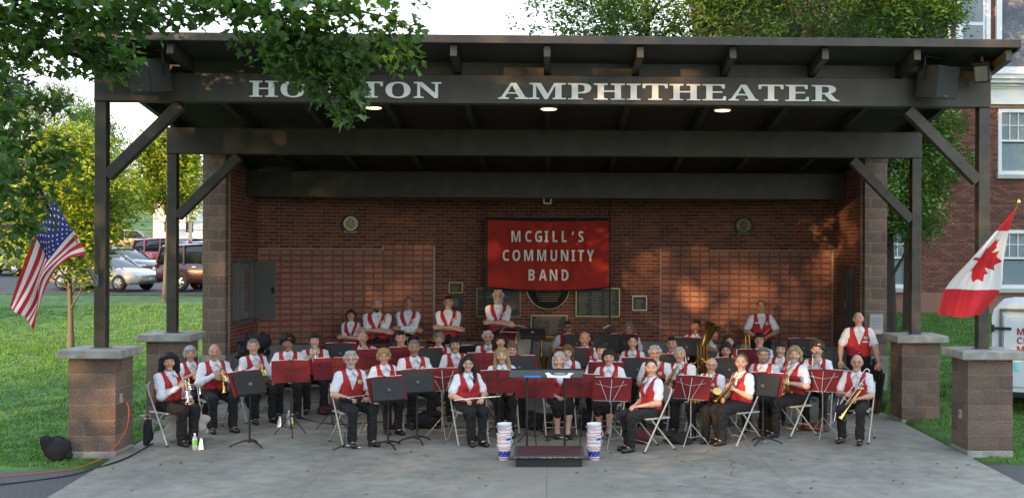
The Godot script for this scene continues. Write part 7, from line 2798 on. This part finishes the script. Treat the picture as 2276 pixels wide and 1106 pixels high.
func build_props() -> void:
	mat("stand_silver", lin(0.40, 0.39, 0.37), 0.3, 0.7)
	mat("desk_black", lin(0.012, 0.013, 0.013), 0.7)
	mat("folder_red0", lin(0.125, 0.005, 0.007), 0.9)
	mat("folder_red1", lin(0.145, 0.006, 0.008), 0.9)
	mat("bucket_white", lin(0.66, 0.72, 0.74), 0.4)
	# x, depth, turn, kind, desk height, folder, whose
	var stands := [
		[-4.07, 15.33, 52, "solid", 0.87, 1, "before the cornet-holding woman with black hair"],
		[-3.72, 16.25, 18, "dark_wire", 0.93, 2, "before the curly-haired trumpet player"],
		[-3.22, 16.75, 16, "dark_wire", 0.92, 2, "before the youth raising his trumpet"],
		[-2.16, 15.23, 30, "solid", 0.80, 1, "before the man with white goatee"],
		[-1.81, 15.62, 24, "solid", 0.86, 1, "before the man with grey moustache"],
		[-1.50, 16.02, 18, "wire", 0.84, 2, "left of the girl with glasses and flute"],
		[-0.67, 15.85, 12, "dark_wire", 0.83, 2, "before the long-haired blond flute girl"],
		[-0.16, 15.55, 6, "dark_wire", 0.80, 2, "behind the conductor desk's left pole"],
		[0.50, 15.60, -6, "dark_wire", 0.80, 2, "behind the conductor desk's right pole"],
		[0.90, 15.30, -14, "wire", 0.79, 2, "before the smiling woman with short dark hair"],
		[2.02, 15.42, -30, "wire", 0.80, 2, "between the tied-hair woman and the pinned vest man"],
		[3.05, 15.50, -36, "solid", 0.83, 1, "right of the blond saxophone player"],
		[4.02, 16.02, -24, "wire", 0.83, 2, "beside the old trombone player at the right end"],
		[-2.82, 18.05, 8, "dark_wire", 0.94, 2, "before the bald clarinet player of the second row"],
		[-2.36, 18.45, 10, "dark_wire", 0.94, 2, "before the dark-haired trumpet player of the second row"],
		[-1.98, 18.35, 8, "solid", 0.93, 1, "before the grey-blond oboe player"],
		[-0.98, 17.30, 6, "dark_wire", 0.95, 2, "behind the flute girl with glasses"],
		[-0.42, 16.98, 2, "solid", 0.93, 1, "before the ginger person in glasses"],
		[0.42, 17.98, -3, "solid", 0.97, 2, "before the balding bassoon player"],
		[0.90, 16.88, -6, "dark_wire", 0.85, 2, "before the boy with the straight dark fringe"],
		[1.10, 20.80, -3, "solid", 0.98, 0, "by the banner pole at the back"],
		[1.45, 20.95, -4, "solid", 0.98, 2, "before the grey-haired person farthest back"],
		[1.40, 16.95, -12, "solid", 0.90, 2, "behind the young woman with tied hair"],
		[0.55, 20.90, 0, "solid", 0.98, 2, "before the electric bass player"],
		[2.50, 19.80, -12, "solid", 1.00, 2, "before the smiling tuba player"],
		[2.78, 16.75, -20, "solid", 0.92, 1, "behind the blond saxophone player"],
		[3.42, 18.30, -16, "dark_wire", 0.92, 2, "before the upright trombone slide"],
		[-3.52, 18.95, 6, "solid", 0.96, 2, "left of the bald clarinet player of the second row"],
		[4.62, 19.90, -8, "solid", 0.98, 2, "at the back right before the brick wall"],
		[1.88, 17.25, -12, "solid", 0.93, 2, "before the black-haired young man at right"]]
	for s in stands:
		music_stand(Vector3(s[0], 0, -s[1]), deg_to_rad(s[2]), s[3], s[4], s[6], s[5])
	music_stand(Vector3(-0.28, 0, -20.6), 0.15, "solid", 1.2, "standing tall beside the bass drum", 0)
	# conductor's wide desk and podium
	var cd := thing("conductor_desk", Vector3(0.0, 0, -14.95), "wide flat black conductor desk on two poles behind the podium", "music stand")
	for s in [-1.0, 1.0]:
		var st := begin()
		tube(st, [Vector3(s * 0.255, 0.02, 0), Vector3(s * 0.255, 1.0, 0)], 0.0155, 8)
		put("pole", done(st), M.black_metal, cd)
		st = begin()
		for k in 2:
			tube(st, [Vector3(s * 0.255, 0.03, 0), Vector3(s * 0.255 + s * 0.02, 0.012, 0.22 * (1.0 if k else -1.0))], 0.012, 6)
		put("foot", done(st), M.black_metal, cd)
	var db := Basis(Vector3.RIGHT, 0.06)
	put("desk_tray", box_mesh(Vector3(0.98, 0.022, 0.40), 0.004, Vector3(0, 1.055, -0.16), db), M.desk_black, cd)
	put("front_panel", box_mesh(Vector3(0.98, 0.10, 0.022), 0.005, Vector3(0, 1.045, 0.05), Basis(Vector3.RIGHT, -0.18)), mat("desk_grey", lin(0.045, 0.055, 0.06), 0.4), cd)
	var bl := thing("blue_strip", Vector3(-0.18, 1.0, -14.865), "bright blue strip lying along the conductor desk's front", "strip")
	put("strip", box_mesh(Vector3(0.22, 0.026, 0.03), 0.005, Vector3(0, 0.012, 0)), mat("strip_blue", lin(0.02, 0.24, 0.62), 0.5), bl)
	var pb := thing("paper_sign", Vector3(0.18, 1.02, -14.868), "white scalloped paper sign with a dark oval on the conductor desk", "sign")
	var o := PackedVector2Array([Vector2(-0.20, 0.03), Vector2(-0.17, 0.0), Vector2(-0.165, -0.03), Vector2(0.14, -0.035), Vector2(0.15, 0.0), Vector2(0.20, 0.03), Vector2(0.13, 0.035), Vector2(0.10, 0.02), Vector2(-0.12, 0.02), Vector2(-0.14, 0.04)])
	var ps := begin()
	slab(ps, o, 0.004, Transform3D(Basis(Vector3.RIGHT, -0.18), Vector3(0, 0.01, 0)))
	put("paper", done(ps), M.white_paper, pb)
	ps = begin()
	ball(ps, Vector3(0, 0.028, -0.002), Vector3(0.115, 0.026, 0.012), 18)
	put("oval", done(ps), M.desk_grey, pb)
	ps = begin()
	for k in 2:
		ball(ps, Vector3(0, 0.028 + 0.009 - 0.018 * k, 0.008), Vector3(0.085, 0.004, 0.003), 12)
	put("band", done(ps), M.white_paper, pb)
	var pd := thing("podium", Vector3(0.045, 0, -14.17), "low black podium with worn red carpet top", "podium")
	put("base", box_mesh(Vector3(0.83, 0.12, 0.66), 0.004, Vector3(0, 0.06, 0)), mat("podium_black", lin(0.016, 0.018, 0.018), 0.8), pd)
	put("top", box_mesh(Vector3(0.89, 0.024, 0.74), 0.005, Vector3(0, 0.133, 0)), mat("podium_edge", lin(0.05, 0.055, 0.055), 0.6), pd)
	put("carpet", box_mesh(Vector3(0.79, 0.008, 0.66), 0.002, Vector3(0, 0.148, 0)), grain(mat("carpet_red", lin(0.115, 0.022, 0.028), 0.95), 6.0, noise_tex(0.1, 0.6, 1.0, 3, 81), noise_tex(0.1, 0.0, 1.0, 3, 81), 0.5), pd)
	var wr := begin()
	var x := -0.44
	while x < 0.43:
		var k := rng.randf_range(0.01, 0.05)
		box(wr, Vector3(x + k / 2, 0.124 + rng.randf_range(-0.001, 0.002), 0.3705), Vector3(k, rng.randf_range(0.004, 0.012), 0.003))
		x += k + rng.randf_range(0.0, 0.02)
	put("worn_edge", done(wr), mat("bare_wood", lin(0.30, 0.29, 0.27), 0.9), pd)
	var pr := bucket_print()
	bucket_stack(Vector3(-0.53, 0, -14.33), 7, "left", pr)
	bucket_stack(Vector3(0.63, 0, -14.33), 7, "right", pr)
	# drums
	var bd := thing("bass_drum", Vector3(-0.62, 0.0, -21.1), "big maroon bass drum with gold hoops under the banner", "drum", "", 1.15)
	var st := begin()
	lathe(st, Vector3(0, 0.93, -0.19), Vector3.BACK, [[0.0, 0.33], [0.38, 0.33]], 32, false)
	put("shell", done(st), mat("drum_maroon", lin(0.10, 0.012, 0.014), 0.25), bd)
	for s in [-1.0, 1.0]:
		st = begin()
		lathe(st, Vector3(0, 0.93, s * 0.19), Vector3(0, 0, s), [[0.0, 0.325], [0.004, 0.31], [0.005, 0.001]], 32, false)
		put("drum_head", done(st), mat("drum_skin", lin(0.42, 0.38, 0.3), 0.6), bd)
		st = begin()
		lathe(st, Vector3(0, 0.93, s * 0.19), Vector3(0, 0, s), [[-0.03, 0.333], [-0.03, 0.352], [0.015, 0.352], [0.015, 0.325]], 32, false)
		put("hoop", done(st), M.bronze_edge, bd)
	for k in 8:
		var a := TAU * k / 8
		st = begin()
		tube(st, [Vector3(cos(a) * 0.36, 0.93 + sin(a) * 0.36, -0.2), Vector3(cos(a) * 0.36, 0.93 + sin(a) * 0.36, 0.2)], 0.006, 5)
		put("tension_rod", done(st), M.chrome, bd)
	for s in [-1.0, 1.0]:
		st = begin()
		tube(st, [Vector3(s * 0.3, 0.01, 0.25), Vector3(s * 0.2, 0.65, 0.0)], 0.012, 6)
		tube(st, [Vector3(s * 0.3, 0.01, -0.25), Vector3(s * 0.2, 0.65, 0.0)], 0.012, 6)
		put("stand_leg", done(st), M.chrome, bd)
	for q in [[Vector3(4.72, 0, -17.75), 0.30, 0.26, 0.78, "maroon tom drum before the standing bald drummer", -0.1], [Vector3(-2.35, 0, -20.9), 0.20, 0.16, 0.92, "maroon snare drum before the man with rolled sleeves", 0.0]]:
		var d := thing("drum", q[0], q[4], "drum")
		st = begin()
		lathe(st, Vector3(0, q[3] - q[2], 0), UP, [[0.0, q[1]], [q[2], q[1]]], 28, false)
		put("shell", done(st), M.drum_maroon, d)
		st = begin()
		lathe(st, Vector3(0, q[3], 0), UP, [[0.0, q[1]], [0.003, q[1] - 0.01], [0.004, 0.001]], 28, false)
		put("drum_head", done(st), M.drum_skin, d)
		for y in [0.0, 1.0]:
			st = begin()
			lathe(st, Vector3(0, q[3] - q[2] * y, 0), UP, [[-0.02, q[1] + 0.002], [-0.02, q[1] + 0.014], [0.012, q[1] + 0.014], [0.012, q[1] - 0.004]], 28, false)
			put("hoop", done(st), M.chrome, d)
		for k in 3:
			var a := TAU * k / 3
			st = begin()
			tube(st, [Vector3(0, q[3] - q[2] - 0.03, 0), Vector3(cos(a) * 0.1, 0.3, sin(a) * 0.1), Vector3(cos(a) * 0.32, 0.012, sin(a) * 0.32)], 0.010, 6)
			put("leg", done(st), M.chrome, d)
	for q in [[Vector3(-2.15, 0, -20.5), 1.03, 0.2, "brass cymbal on a chrome stand left of the youth with cropped hair"], [Vector3(-2.6, 0, -20.7), 1.15, 0.16, "small brass cymbal on a chrome stand by the snare drum"]]:
		var c := thing("cymbal", q[0], q[3], "cymbal")
		st = begin()
		lathe(st, Vector3(0, q[1], 0), Vector3(0.1, 1, 0.15), [[0.022, 0.004], [0.018, 0.03], [0.006, 0.05], [0.0, q[2]], [-0.002, q[2]], [0.003, 0.05]], 24, false)
		put("plate", done(st), M.brass, c)
		st = begin()
		tube(st, [Vector3(0, 0.25, 0), Vector3(0, q[1] + 0.05, 0)], 0.009, 6)
		for k in 3:
			var a := TAU * k / 3
			tube(st, [Vector3(0, 0.35, 0), Vector3(cos(a) * 0.25, 0.01, sin(a) * 0.25)], 0.008, 6)
		put("stand", done(st), M.chrome, c)
	# draped percussion tables
	for q in [[-3.55, 20.75, 1.25, 0.94, "black draped percussion table before the short person with crossed arms"], [-1.72, 20.55, 1.0, 0.95, "black draped percussion table with papers beside the bass drum"]]:
		var t := thing("percussion_table", Vector3(q[0], 0, -q[1]), q[4], "table")
		put("top", box_mesh(Vector3(q[2], 0.03, 0.5), 0.01, Vector3(0, q[3], 0)), M.folder_red0, t)
		st = begin()
		st.set_smooth_group(1)
		for i in 30:
			var P := func(i2: int, y: float) -> Vector3: return Vector3(q[2] * (i2 / 30.0 - 0.5), y, 0.252 + 0.018 * sin(i2 * 1.7) * (1.0 - y / q[3]))
			quad(st, P.call(i, 0.1), P.call(i + 1, 0.1), P.call(i + 1, q[3]), P.call(i, q[3]))
		put("drape", done(st), M.black_cloth, t)
		for sx in [-1.0, 1.0]:
			for sz in [-1.0, 1.0]:
				put("leg", box_mesh(Vector3(0.03, q[3] - 0.02, 0.03), 0.0, Vector3(sx * (q[2] / 2 - 0.05), (q[3] - 0.02) / 2, sz * 0.2)), M.chrome, t)
	var pp := thing("loose_papers", Vector3(-1.62, 0.968, -20.45), "white papers lying on the draped table beside the bass drum", "paper")
	for k in 3:
		put("sheet", box_mesh(Vector3(0.26, 0.003, 0.2), 0.0, Vector3(-0.12 + 0.12 * k, 0.003 + 0.004 * k, 0.02 * k), Basis(UP, 0.3 * k)), M.white_paper, pp)
	# bags, bottles, mutes, stands on the floor
	bag("duffel_bag", Vector3(-6.36, ground_at(-6.42, -14.6), -14.6), Vector3(0.36, 0.32, 0.30), M.black_cloth, "black bag on the grass against the left front pier", 0.3, 1)
	bag("shoulder_bag", Vector3(-5.5, 0.0, -15.45), Vector3(0.12, 0.36, 0.26), M.black_cloth, "narrow black bag leaning behind the left front pier's right side", 0.2, 2)
	mat("tote_cloth", lin(0.42, 0.40, 0.35), 0.8)
	bag("tote_bag", Vector3(-5.12, 0.0, -15.85), Vector3(0.62, 0.34, 0.22), M.tote_cloth, "pale cloth tote bag under the black-haired woman's chair", 0.5, 3)
	mat("bag_maroon", lin(0.09, 0.012, 0.018), 0.6)
	bag("handbag", Vector3(1.36, 0.0, -15.55), Vector3(0.30, 0.22, 0.2), M.bag_maroon, "dark red handbag under the tied-hair woman's chair", -0.5, 4)
	bag("handbag", Vector3(-3.62, 0.0, -18.4), Vector3(0.34, 0.16, 0.3), M.bag_maroon, "flat dark red bag beside the youth raising his trumpet", 0.1, 5)
	bag("instrument_bag", Vector3(-1.85, 0.0, -16.95), Vector3(0.5, 0.24, 0.3), M.black_cloth, "black instrument bag behind the base of the silver wire stand", 0.1, 6)
	bag("instrument_bag", Vector3(-0.12, 0.0, -16.75), Vector3(0.42, 0.26, 0.3), M.black_cloth, "black bag on the floor left of the skirted woman's sandals", -0.2, 7)
	bag("instrument_bag", Vector3(0.68, 0.0, -16.7), Vector3(0.36, 0.34, 0.26), M.black_cloth, "black bag on the floor right of the skirted woman's chair", 0.2, 8)
	bag("instrument_bag", Vector3(1.86, 0.0, -15.55), Vector3(0.42, 0.14, 0.28), M.black_cloth, "low black bag under the wire stand beside the tied-hair woman", -0.2, 10)
	bag("instrument_bag", Vector3(4.08, 0.0, -16.7), Vector3(0.4, 0.1, 0.3), M.bag_maroon, "flat dark red bag behind the wire stand at the right end", -0.2, 11)
	# big shaggy black bag behind the flugelhorn player
	var big := thing("black_cover", Vector3(-4.95, 0.0, -18.75), "large ragged black cloth cover standing behind the grey-haired flugelhorn player", "cover")
	var rr := RandomNumberGenerator.new()
	rr.seed = 12
	var bb := [[Vector3(0, 0.5, 0), Vector3(0.17, 0.5, 0.15)], [Vector3(-0.10, 0.98, 0), Vector3(0.15, 0.22, 0.13)], [Vector3(0.12, 1.16, 0), Vector3(0.20, 0.15, 0.15)]]
	for i in 46:
		var p := Vector3(rr.randf_range(-0.24, 0.3), rr.randf_range(0.75, 1.32), rr.randf_range(-0.1, 0.14))
		if (p - Vector3(0.12, 1.14, 0)).length() < 0.3 or (p - Vector3(-0.1, 0.95, 0)).length() < 0.26:
			bb.append([p, Vector3(rr.randf_range(0.03, 0.06), rr.randf_range(0.03, 0.05), 0.05)])
	put("cloth", nets(bb, 0.02, 0.02, func(q: Vector3) -> float: return 0.003 - q.y), M.black_cloth, big)
	# folded black thing against the right pier
	var fb := thing("folded_stands", Vector3(5.52, 0.0, -18.45), "folded black stands leaning on the right rear pier", "folded stands", "", -0.5)
	for k in 5:
		put("board", box_mesh(Vector3(0.035, 0.92 - 0.06 * k, 0.22 - 0.02 * k), 0.01, Vector3(0.045 * k - 0.09, 0.47 - 0.03 * k, 0.01 * k), Basis(Vector3.BACK, -0.13)), grain(mat("board_black%d" % k, lin(0.020, 0.019, 0.018), 0.8), 3.0, noise_tex(0.03, 0.66, 1.0, 5, 2)), fb)
	# brown instrument case with silver edges on the grass beside the left rear pier
	var ca := thing("instrument_case", Vector3(-5.98, ground_at(-6.0, -16.6), -16.75), "brown case with bright metal edges by the left rear pier", "case", "", 0.5)
	put("shell", box_mesh(Vector3(0.12, 0.24, 0.34), 0.01, Vector3(0, 0.125, 0)), mat("case_brown", lin(0.075, 0.025, 0.016), 0.6), ca)
	for sy in [0.0, 1.0]:
		for sz in [-1.0, 1.0]:
			put("metal_edge", box_mesh(Vector3(0.13, 0.02, 0.02) if true else Vector3.ONE, 0.0, Vector3(0, 0.012 + sy * 0.23, sz * 0.165)), M.silver, ca)
	for sz in [-1.0, 1.0]:
		put("metal_edge", box_mesh(Vector3(0.02, 0.23, 0.02), 0.0, Vector3(0.056, 0.125, sz * 0.166)), M.silver, ca)
	put("handle", box_mesh(Vector3(0.03, 0.03, 0.12), 0.01, Vector3(0, 0.265, 0)), M.black_plastic, ca)
	# bottles
	var clear := mat("bottle_plastic", Color(0.85, 0.92, 0.95, 0.3), 0.08)
	clear.transparency = BaseMaterial3D.TRANSPARENCY_ALPHA
	for q in [[-4.73, 15.06, lin(0.10, 0.42, 0.08), "clear plastic bottle with green label before the black-haired woman's chair"], [-3.98, 17.22, lin(0.3, 0.42, 0.55), "clear plastic bottle with pale blue label at the curly-haired player's feet"], [3.9, 17.1, lin(0.1, 0.4, 0.42), "plastic bottle with teal label behind the right wire stand"]]:
		var t := thing("bottle", Vector3(q[0], 0, -q[1]), q[3], "bottle")
		st = begin()
		lathe(st, Vector3.ZERO, UP, [[0.002, 0.03], [0.01, 0.034], [0.14, 0.034], [0.17, 0.03], [0.20, 0.014], [0.215, 0.013]], 16)
		put("body", done(st), clear, t)
		st = begin()
		lathe(st, Vector3(0, 0.075, 0), UP, [[0.0, 0.0352], [0.06, 0.0352]], 16, false)
		put("label", done(st), mat("label%d" % int(q[1] * 10), q[2], 0.5), t)
		st = begin()
		lathe(st, Vector3(0, 0.205, 0), UP, [[0.0, 0.0145], [0.02, 0.0145], [0.021, 0.002]], 12)
		put("cap", done(st), M.white_paint, t)
	for q in [[-4.65, 15.08, "silver", 0.155, "silver trumpet mute standing beside the green labelled bottle"], [-4.06, 17.0, "silver", 0.17, "silver trumpet mute on the floor left of the curly-haired player's feet"], [-3.95, 17.3, "brass", 0.16, "golden trumpet mute at the curly-haired player's foot"]]:
		var t := thing("trumpet_mute", Vector3(q[0], 0, -q[1]), q[4], "mute")
		st = begin()
		lathe(st, Vector3.ZERO, UP, [[0.0, 0.052], [0.012, 0.054], [0.03, 0.048], [q[3] - 0.02, 0.022]], 18)
		put("cone", done(st), M[q[2]], t)
		st = begin()
		lathe(st, Vector3(0, q[3] - 0.022, 0), UP, [[0.0, 0.019], [0.022, 0.017], [0.024, 0.002]], 14)
		put("cork", done(st), M.badge_cream, t)
	# clarinet pegs
	for q in [[-2.74, 15.18, "folding instrument peg on three legs on the slab before the man with goatee"], [0.12, 15.9, "instrument peg on thin legs behind the conductor desk"]]:
		var t := thing("instrument_peg", Vector3(q[0], 0, -q[1]), q[2], "instrument stand")
		st = begin()
		lathe(st, Vector3(0, 0.035, 0), UP, [[0.0, 0.02], [0.03, 0.018], [0.05, 0.009], [0.19, 0.006]], 10)
		put("peg", done(st), M.black_plastic, t)
		for k in 3:
			var a := TAU * k / 3 + 0.1
			st = begin()
			tube(st, [Vector3(0, 0.045, 0), Vector3(cos(a) * 0.22, 0.012, sin(a) * 0.22)], 0.008, 6)
			put("leg", done(st), M.silver if k == 0 else M.black_plastic, t)
	# gold saxophone parked on the floor before the concrete wall
	var fs := thing("saxophone", Vector3(-0.13, 0.0, -21.6), "golden saxophone on a floor stand before the concrete wall", "saxophone", "saxophones of the band", 0.4)
	st = begin()
	tube(st, [Vector3(0, 1.0, 0.02), Vector3(0, 0.5, 0.02), Vector3(0, 0.3, 0.03), Vector3(0, 0.25, 0.09), Vector3(0, 0.32, 0.14), Vector3(0, 0.55, 0.16), Vector3(0, 0.68, 0.18)], [0.015, 0.03, 0.038, 0.04, 0.042, 0.055, 0.085], 14)
	put("body", done(st), M.brass, fs)
	st = begin()
	tube(st, [Vector3(0, 1.0, 0.02), Vector3(0, 1.06, 0.0), Vector3(0, 1.06, -0.07)], [0.013, 0.011, 0.008], 8)
	put("neck", done(st), M.brass, fs)
	st = begin()
	for k in 10:
		lathe(st, Vector3(0, 0.92 - k * 0.06, 0.045), Vector3(0.2, 0, 1), [[0.0, 0.016], [0.01, 0.016], [0.011, 0.003]], 9)
	put("keys", done(st), M.brass, fs)
	st = begin()
	for k in 3:
		var a := TAU * k / 3 + 0.5
		tube(st, [Vector3(0, 0.4, 0.06), Vector3(cos(a) * 0.2, 0.01, sin(a) * 0.2)], 0.009, 6)
	put("stand", done(st), M.black_metal, fs)
	# cords
	st = begin()
	tube(st, smooth([Vector3(-7.9, -0.03, -12.6), Vector3(-7.2, -0.03, -13.0), Vector3(-6.76, -0.03, -13.28), Vector3(-6.2, -0.03, -13.62), Vector3(-5.84, -0.02, -13.9), Vector3(-5.58, 0.08, -14.2), Vector3(-5.47, 0.32, -14.55), Vector3(-5.52, 0.58, -14.82), Vector3(-5.62, 0.72, -14.9)]), 0.0065, 7)
	tag(put("extension_cord", done(st), mat("cord_orange", lin(0.38, 0.075, 0.02), 0.6)), "orange extension cord running from the left pier across the path", "cord")
	st = begin()
	tube(st, smooth([Vector3(-8.2, -0.03, -11.9), Vector3(-7.0, -0.03, -12.5), Vector3(-6.3, -0.03, -13.0), Vector3(-5.75, -0.03, -13.5), Vector3(-5.47, 0.01, -13.95), Vector3(-5.4, 0.012, -14.4), Vector3(-5.42, 0.012, -15.0), Vector3(-5.45, 0.012, -15.5)]), 0.011, 7)
	tag(put("power_cable", done(st), M.black_plastic), "black cable running along the slab's left edge", "cord")
	# a few fallen leaves on the slab and the grass beside it
	var fx := []
	var r9 := RandomNumberGenerator.new()
	r9.seed = 91
	for i in 90:
		var x9 := r9.randf_range(-9.0, 8.5)
		var d9 := r9.randf_range(12.4, 15.2) if i % 3 else r9.randf_range(15.0, 21.0)
		if absf(absf(x9) - 5.9) < 0.45:
			continue
		var y9 := 0.006 if absf(x9) < 5.4 else ground_at(x9, -d9) + 0.02
		fx.append(Transform3D(Basis(UP, r9.randf() * TAU) * Basis(Vector3.RIGHT, 1.45 + r9.randf_range(-0.2, 0.2)), Vector3(x9, y9, -d9)).scaled_local(Vector3.ONE * r9.randf_range(0.3, 0.62)))
	var fm9 := mat("fallen_leaf", lin(0.11, 0.085, 0.03), 0.8)
	fm9.vertex_color_use_as_albedo = true
	scatter("fallen_leaves", leaf_mesh(0.11, "maple"), fm9, fx, self, [Color(1, 1, 1), Color(0.6, 0.5, 0.4), Color(0.7, 1.3, 0.6), Color(1.4, 1.1, 0.6)])
	st = begin()
	tube(st, smooth([Vector3(-4.6, 0.012, -18.9), Vector3(-3.4, 0.012, -17.3), Vector3(-2.3, 0.012, -17.5), Vector3(-1.2, 0.012, -16.9), Vector3(-0.2, 0.012, -17.2), Vector3(0.4, 0.012, -20.9)]), 0.008, 6)
	tag(put("stage_cable", done(st), M.black_plastic), "thin black cable winding on the slab under the chairs to the back wall", "cord")
	# cargo trailer
	var tr := thing("cargo_trailer", Vector3(7.3, ground_at(8.5, -18.6), -18.0), "white cargo trailer with red letters parked by the right front pier", "trailer", "", -0.42)
	var y0: float = 0.44 - ground_at(8.5, -18.6)
	var oo := PackedVector2Array([Vector2(0, y0), Vector2(1.9, y0), Vector2(1.9, y0 + 1.47), Vector2(0.3, y0 + 1.45), Vector2(0.12, y0 + 1.42), Vector2(0.03, y0 + 1.34), Vector2(0, y0 + 1.22)])
	st = begin()
	slab(st, oo, 2.6, Transform3D(Basis(), Vector3(0, 0, -2.6)))
	put("body", done(st), mat("trailer_white", lin(0.56, 0.62, 0.64), 0.35), tr)
	put("door", box_mesh(Vector3(1.6, 1.16, 0.03), 0.008, Vector3(0.98, y0 + 0.66, 0.012)), M.trailer_white, tr)
	for q in [[0.14, 0.7, 0.04, 1.28], [1.0, 1.33, 1.75, 0.045]]:
		put("door_frame", box_mesh(Vector3(q[2], q[3], 0.035), 0.004, Vector3(q[0], y0 + q[1], 0.022)), M.grey_metal, tr)
	st = begin()
	bar(st, Vector3(0.0, y0 + 1.03, 0.05), Vector3(0.30, y0 + 1.03, 0.05), 0.045, 0.03, 0.008, Vector3.BACK)
	lathe(st, Vector3(0.015, y0 + 0.97, 0.05), UP, [[0.0, 0.025], [0.12, 0.025]], 10)
	put("hinge", done(st), M.black_metal, tr)
	var rl := mat("letter_red", lin(0.33, 0.02, 0.03), 0.6)
	var ys := [0.985, 0.84, 0.695]
	var txs := ["MI", "CL", "MUS"]
	for k in 3:
		var tm := text_mesh(txs[k], 0.15, 0.006)
		var bbx := tm.get_aabb()
		put("lettering", tm, rl, tr, Transform3D(Basis(), Vector3(0.385 - bbx.position.x, y0 + ys[k] - bbx.get_center().y, 0.032)))
	put("reflector", box_mesh(Vector3(0.07, 0.14, 0.012), 0.003, Vector3(0.385, y0 + 0.42, 0.035)), mat("reflector", lin(0.25, 0.7, 0.65), 0.2), tr)
	put("bumper", box_mesh(Vector3(1.9, 0.09, 0.1), 0.01, Vector3(0.95, y0 - 0.05, -0.04)), M.black_metal, tr)
	for k in 2:
		st = begin()
		lathe(st, Vector3(0.46 + 1.0 * k, 0.30, -1.4), Vector3.RIGHT, [[0.0, 0.16], [0.0, 0.27], [0.03, 0.3], [0.17, 0.3], [0.2, 0.27], [0.2, 0.16]], 20, false)
		put("tyre", done(st), M.rubber, tr)
		st = begin()
		lathe(st, Vector3(0.46 + 1.0 * k, 0.30, -1.4), Vector3.RIGHT, [[0.03, 0.001], [0.03, 0.17], [0.17, 0.17], [0.17, 0.001]], 16, false)
		put("rim", done(st), M.chrome, tr)
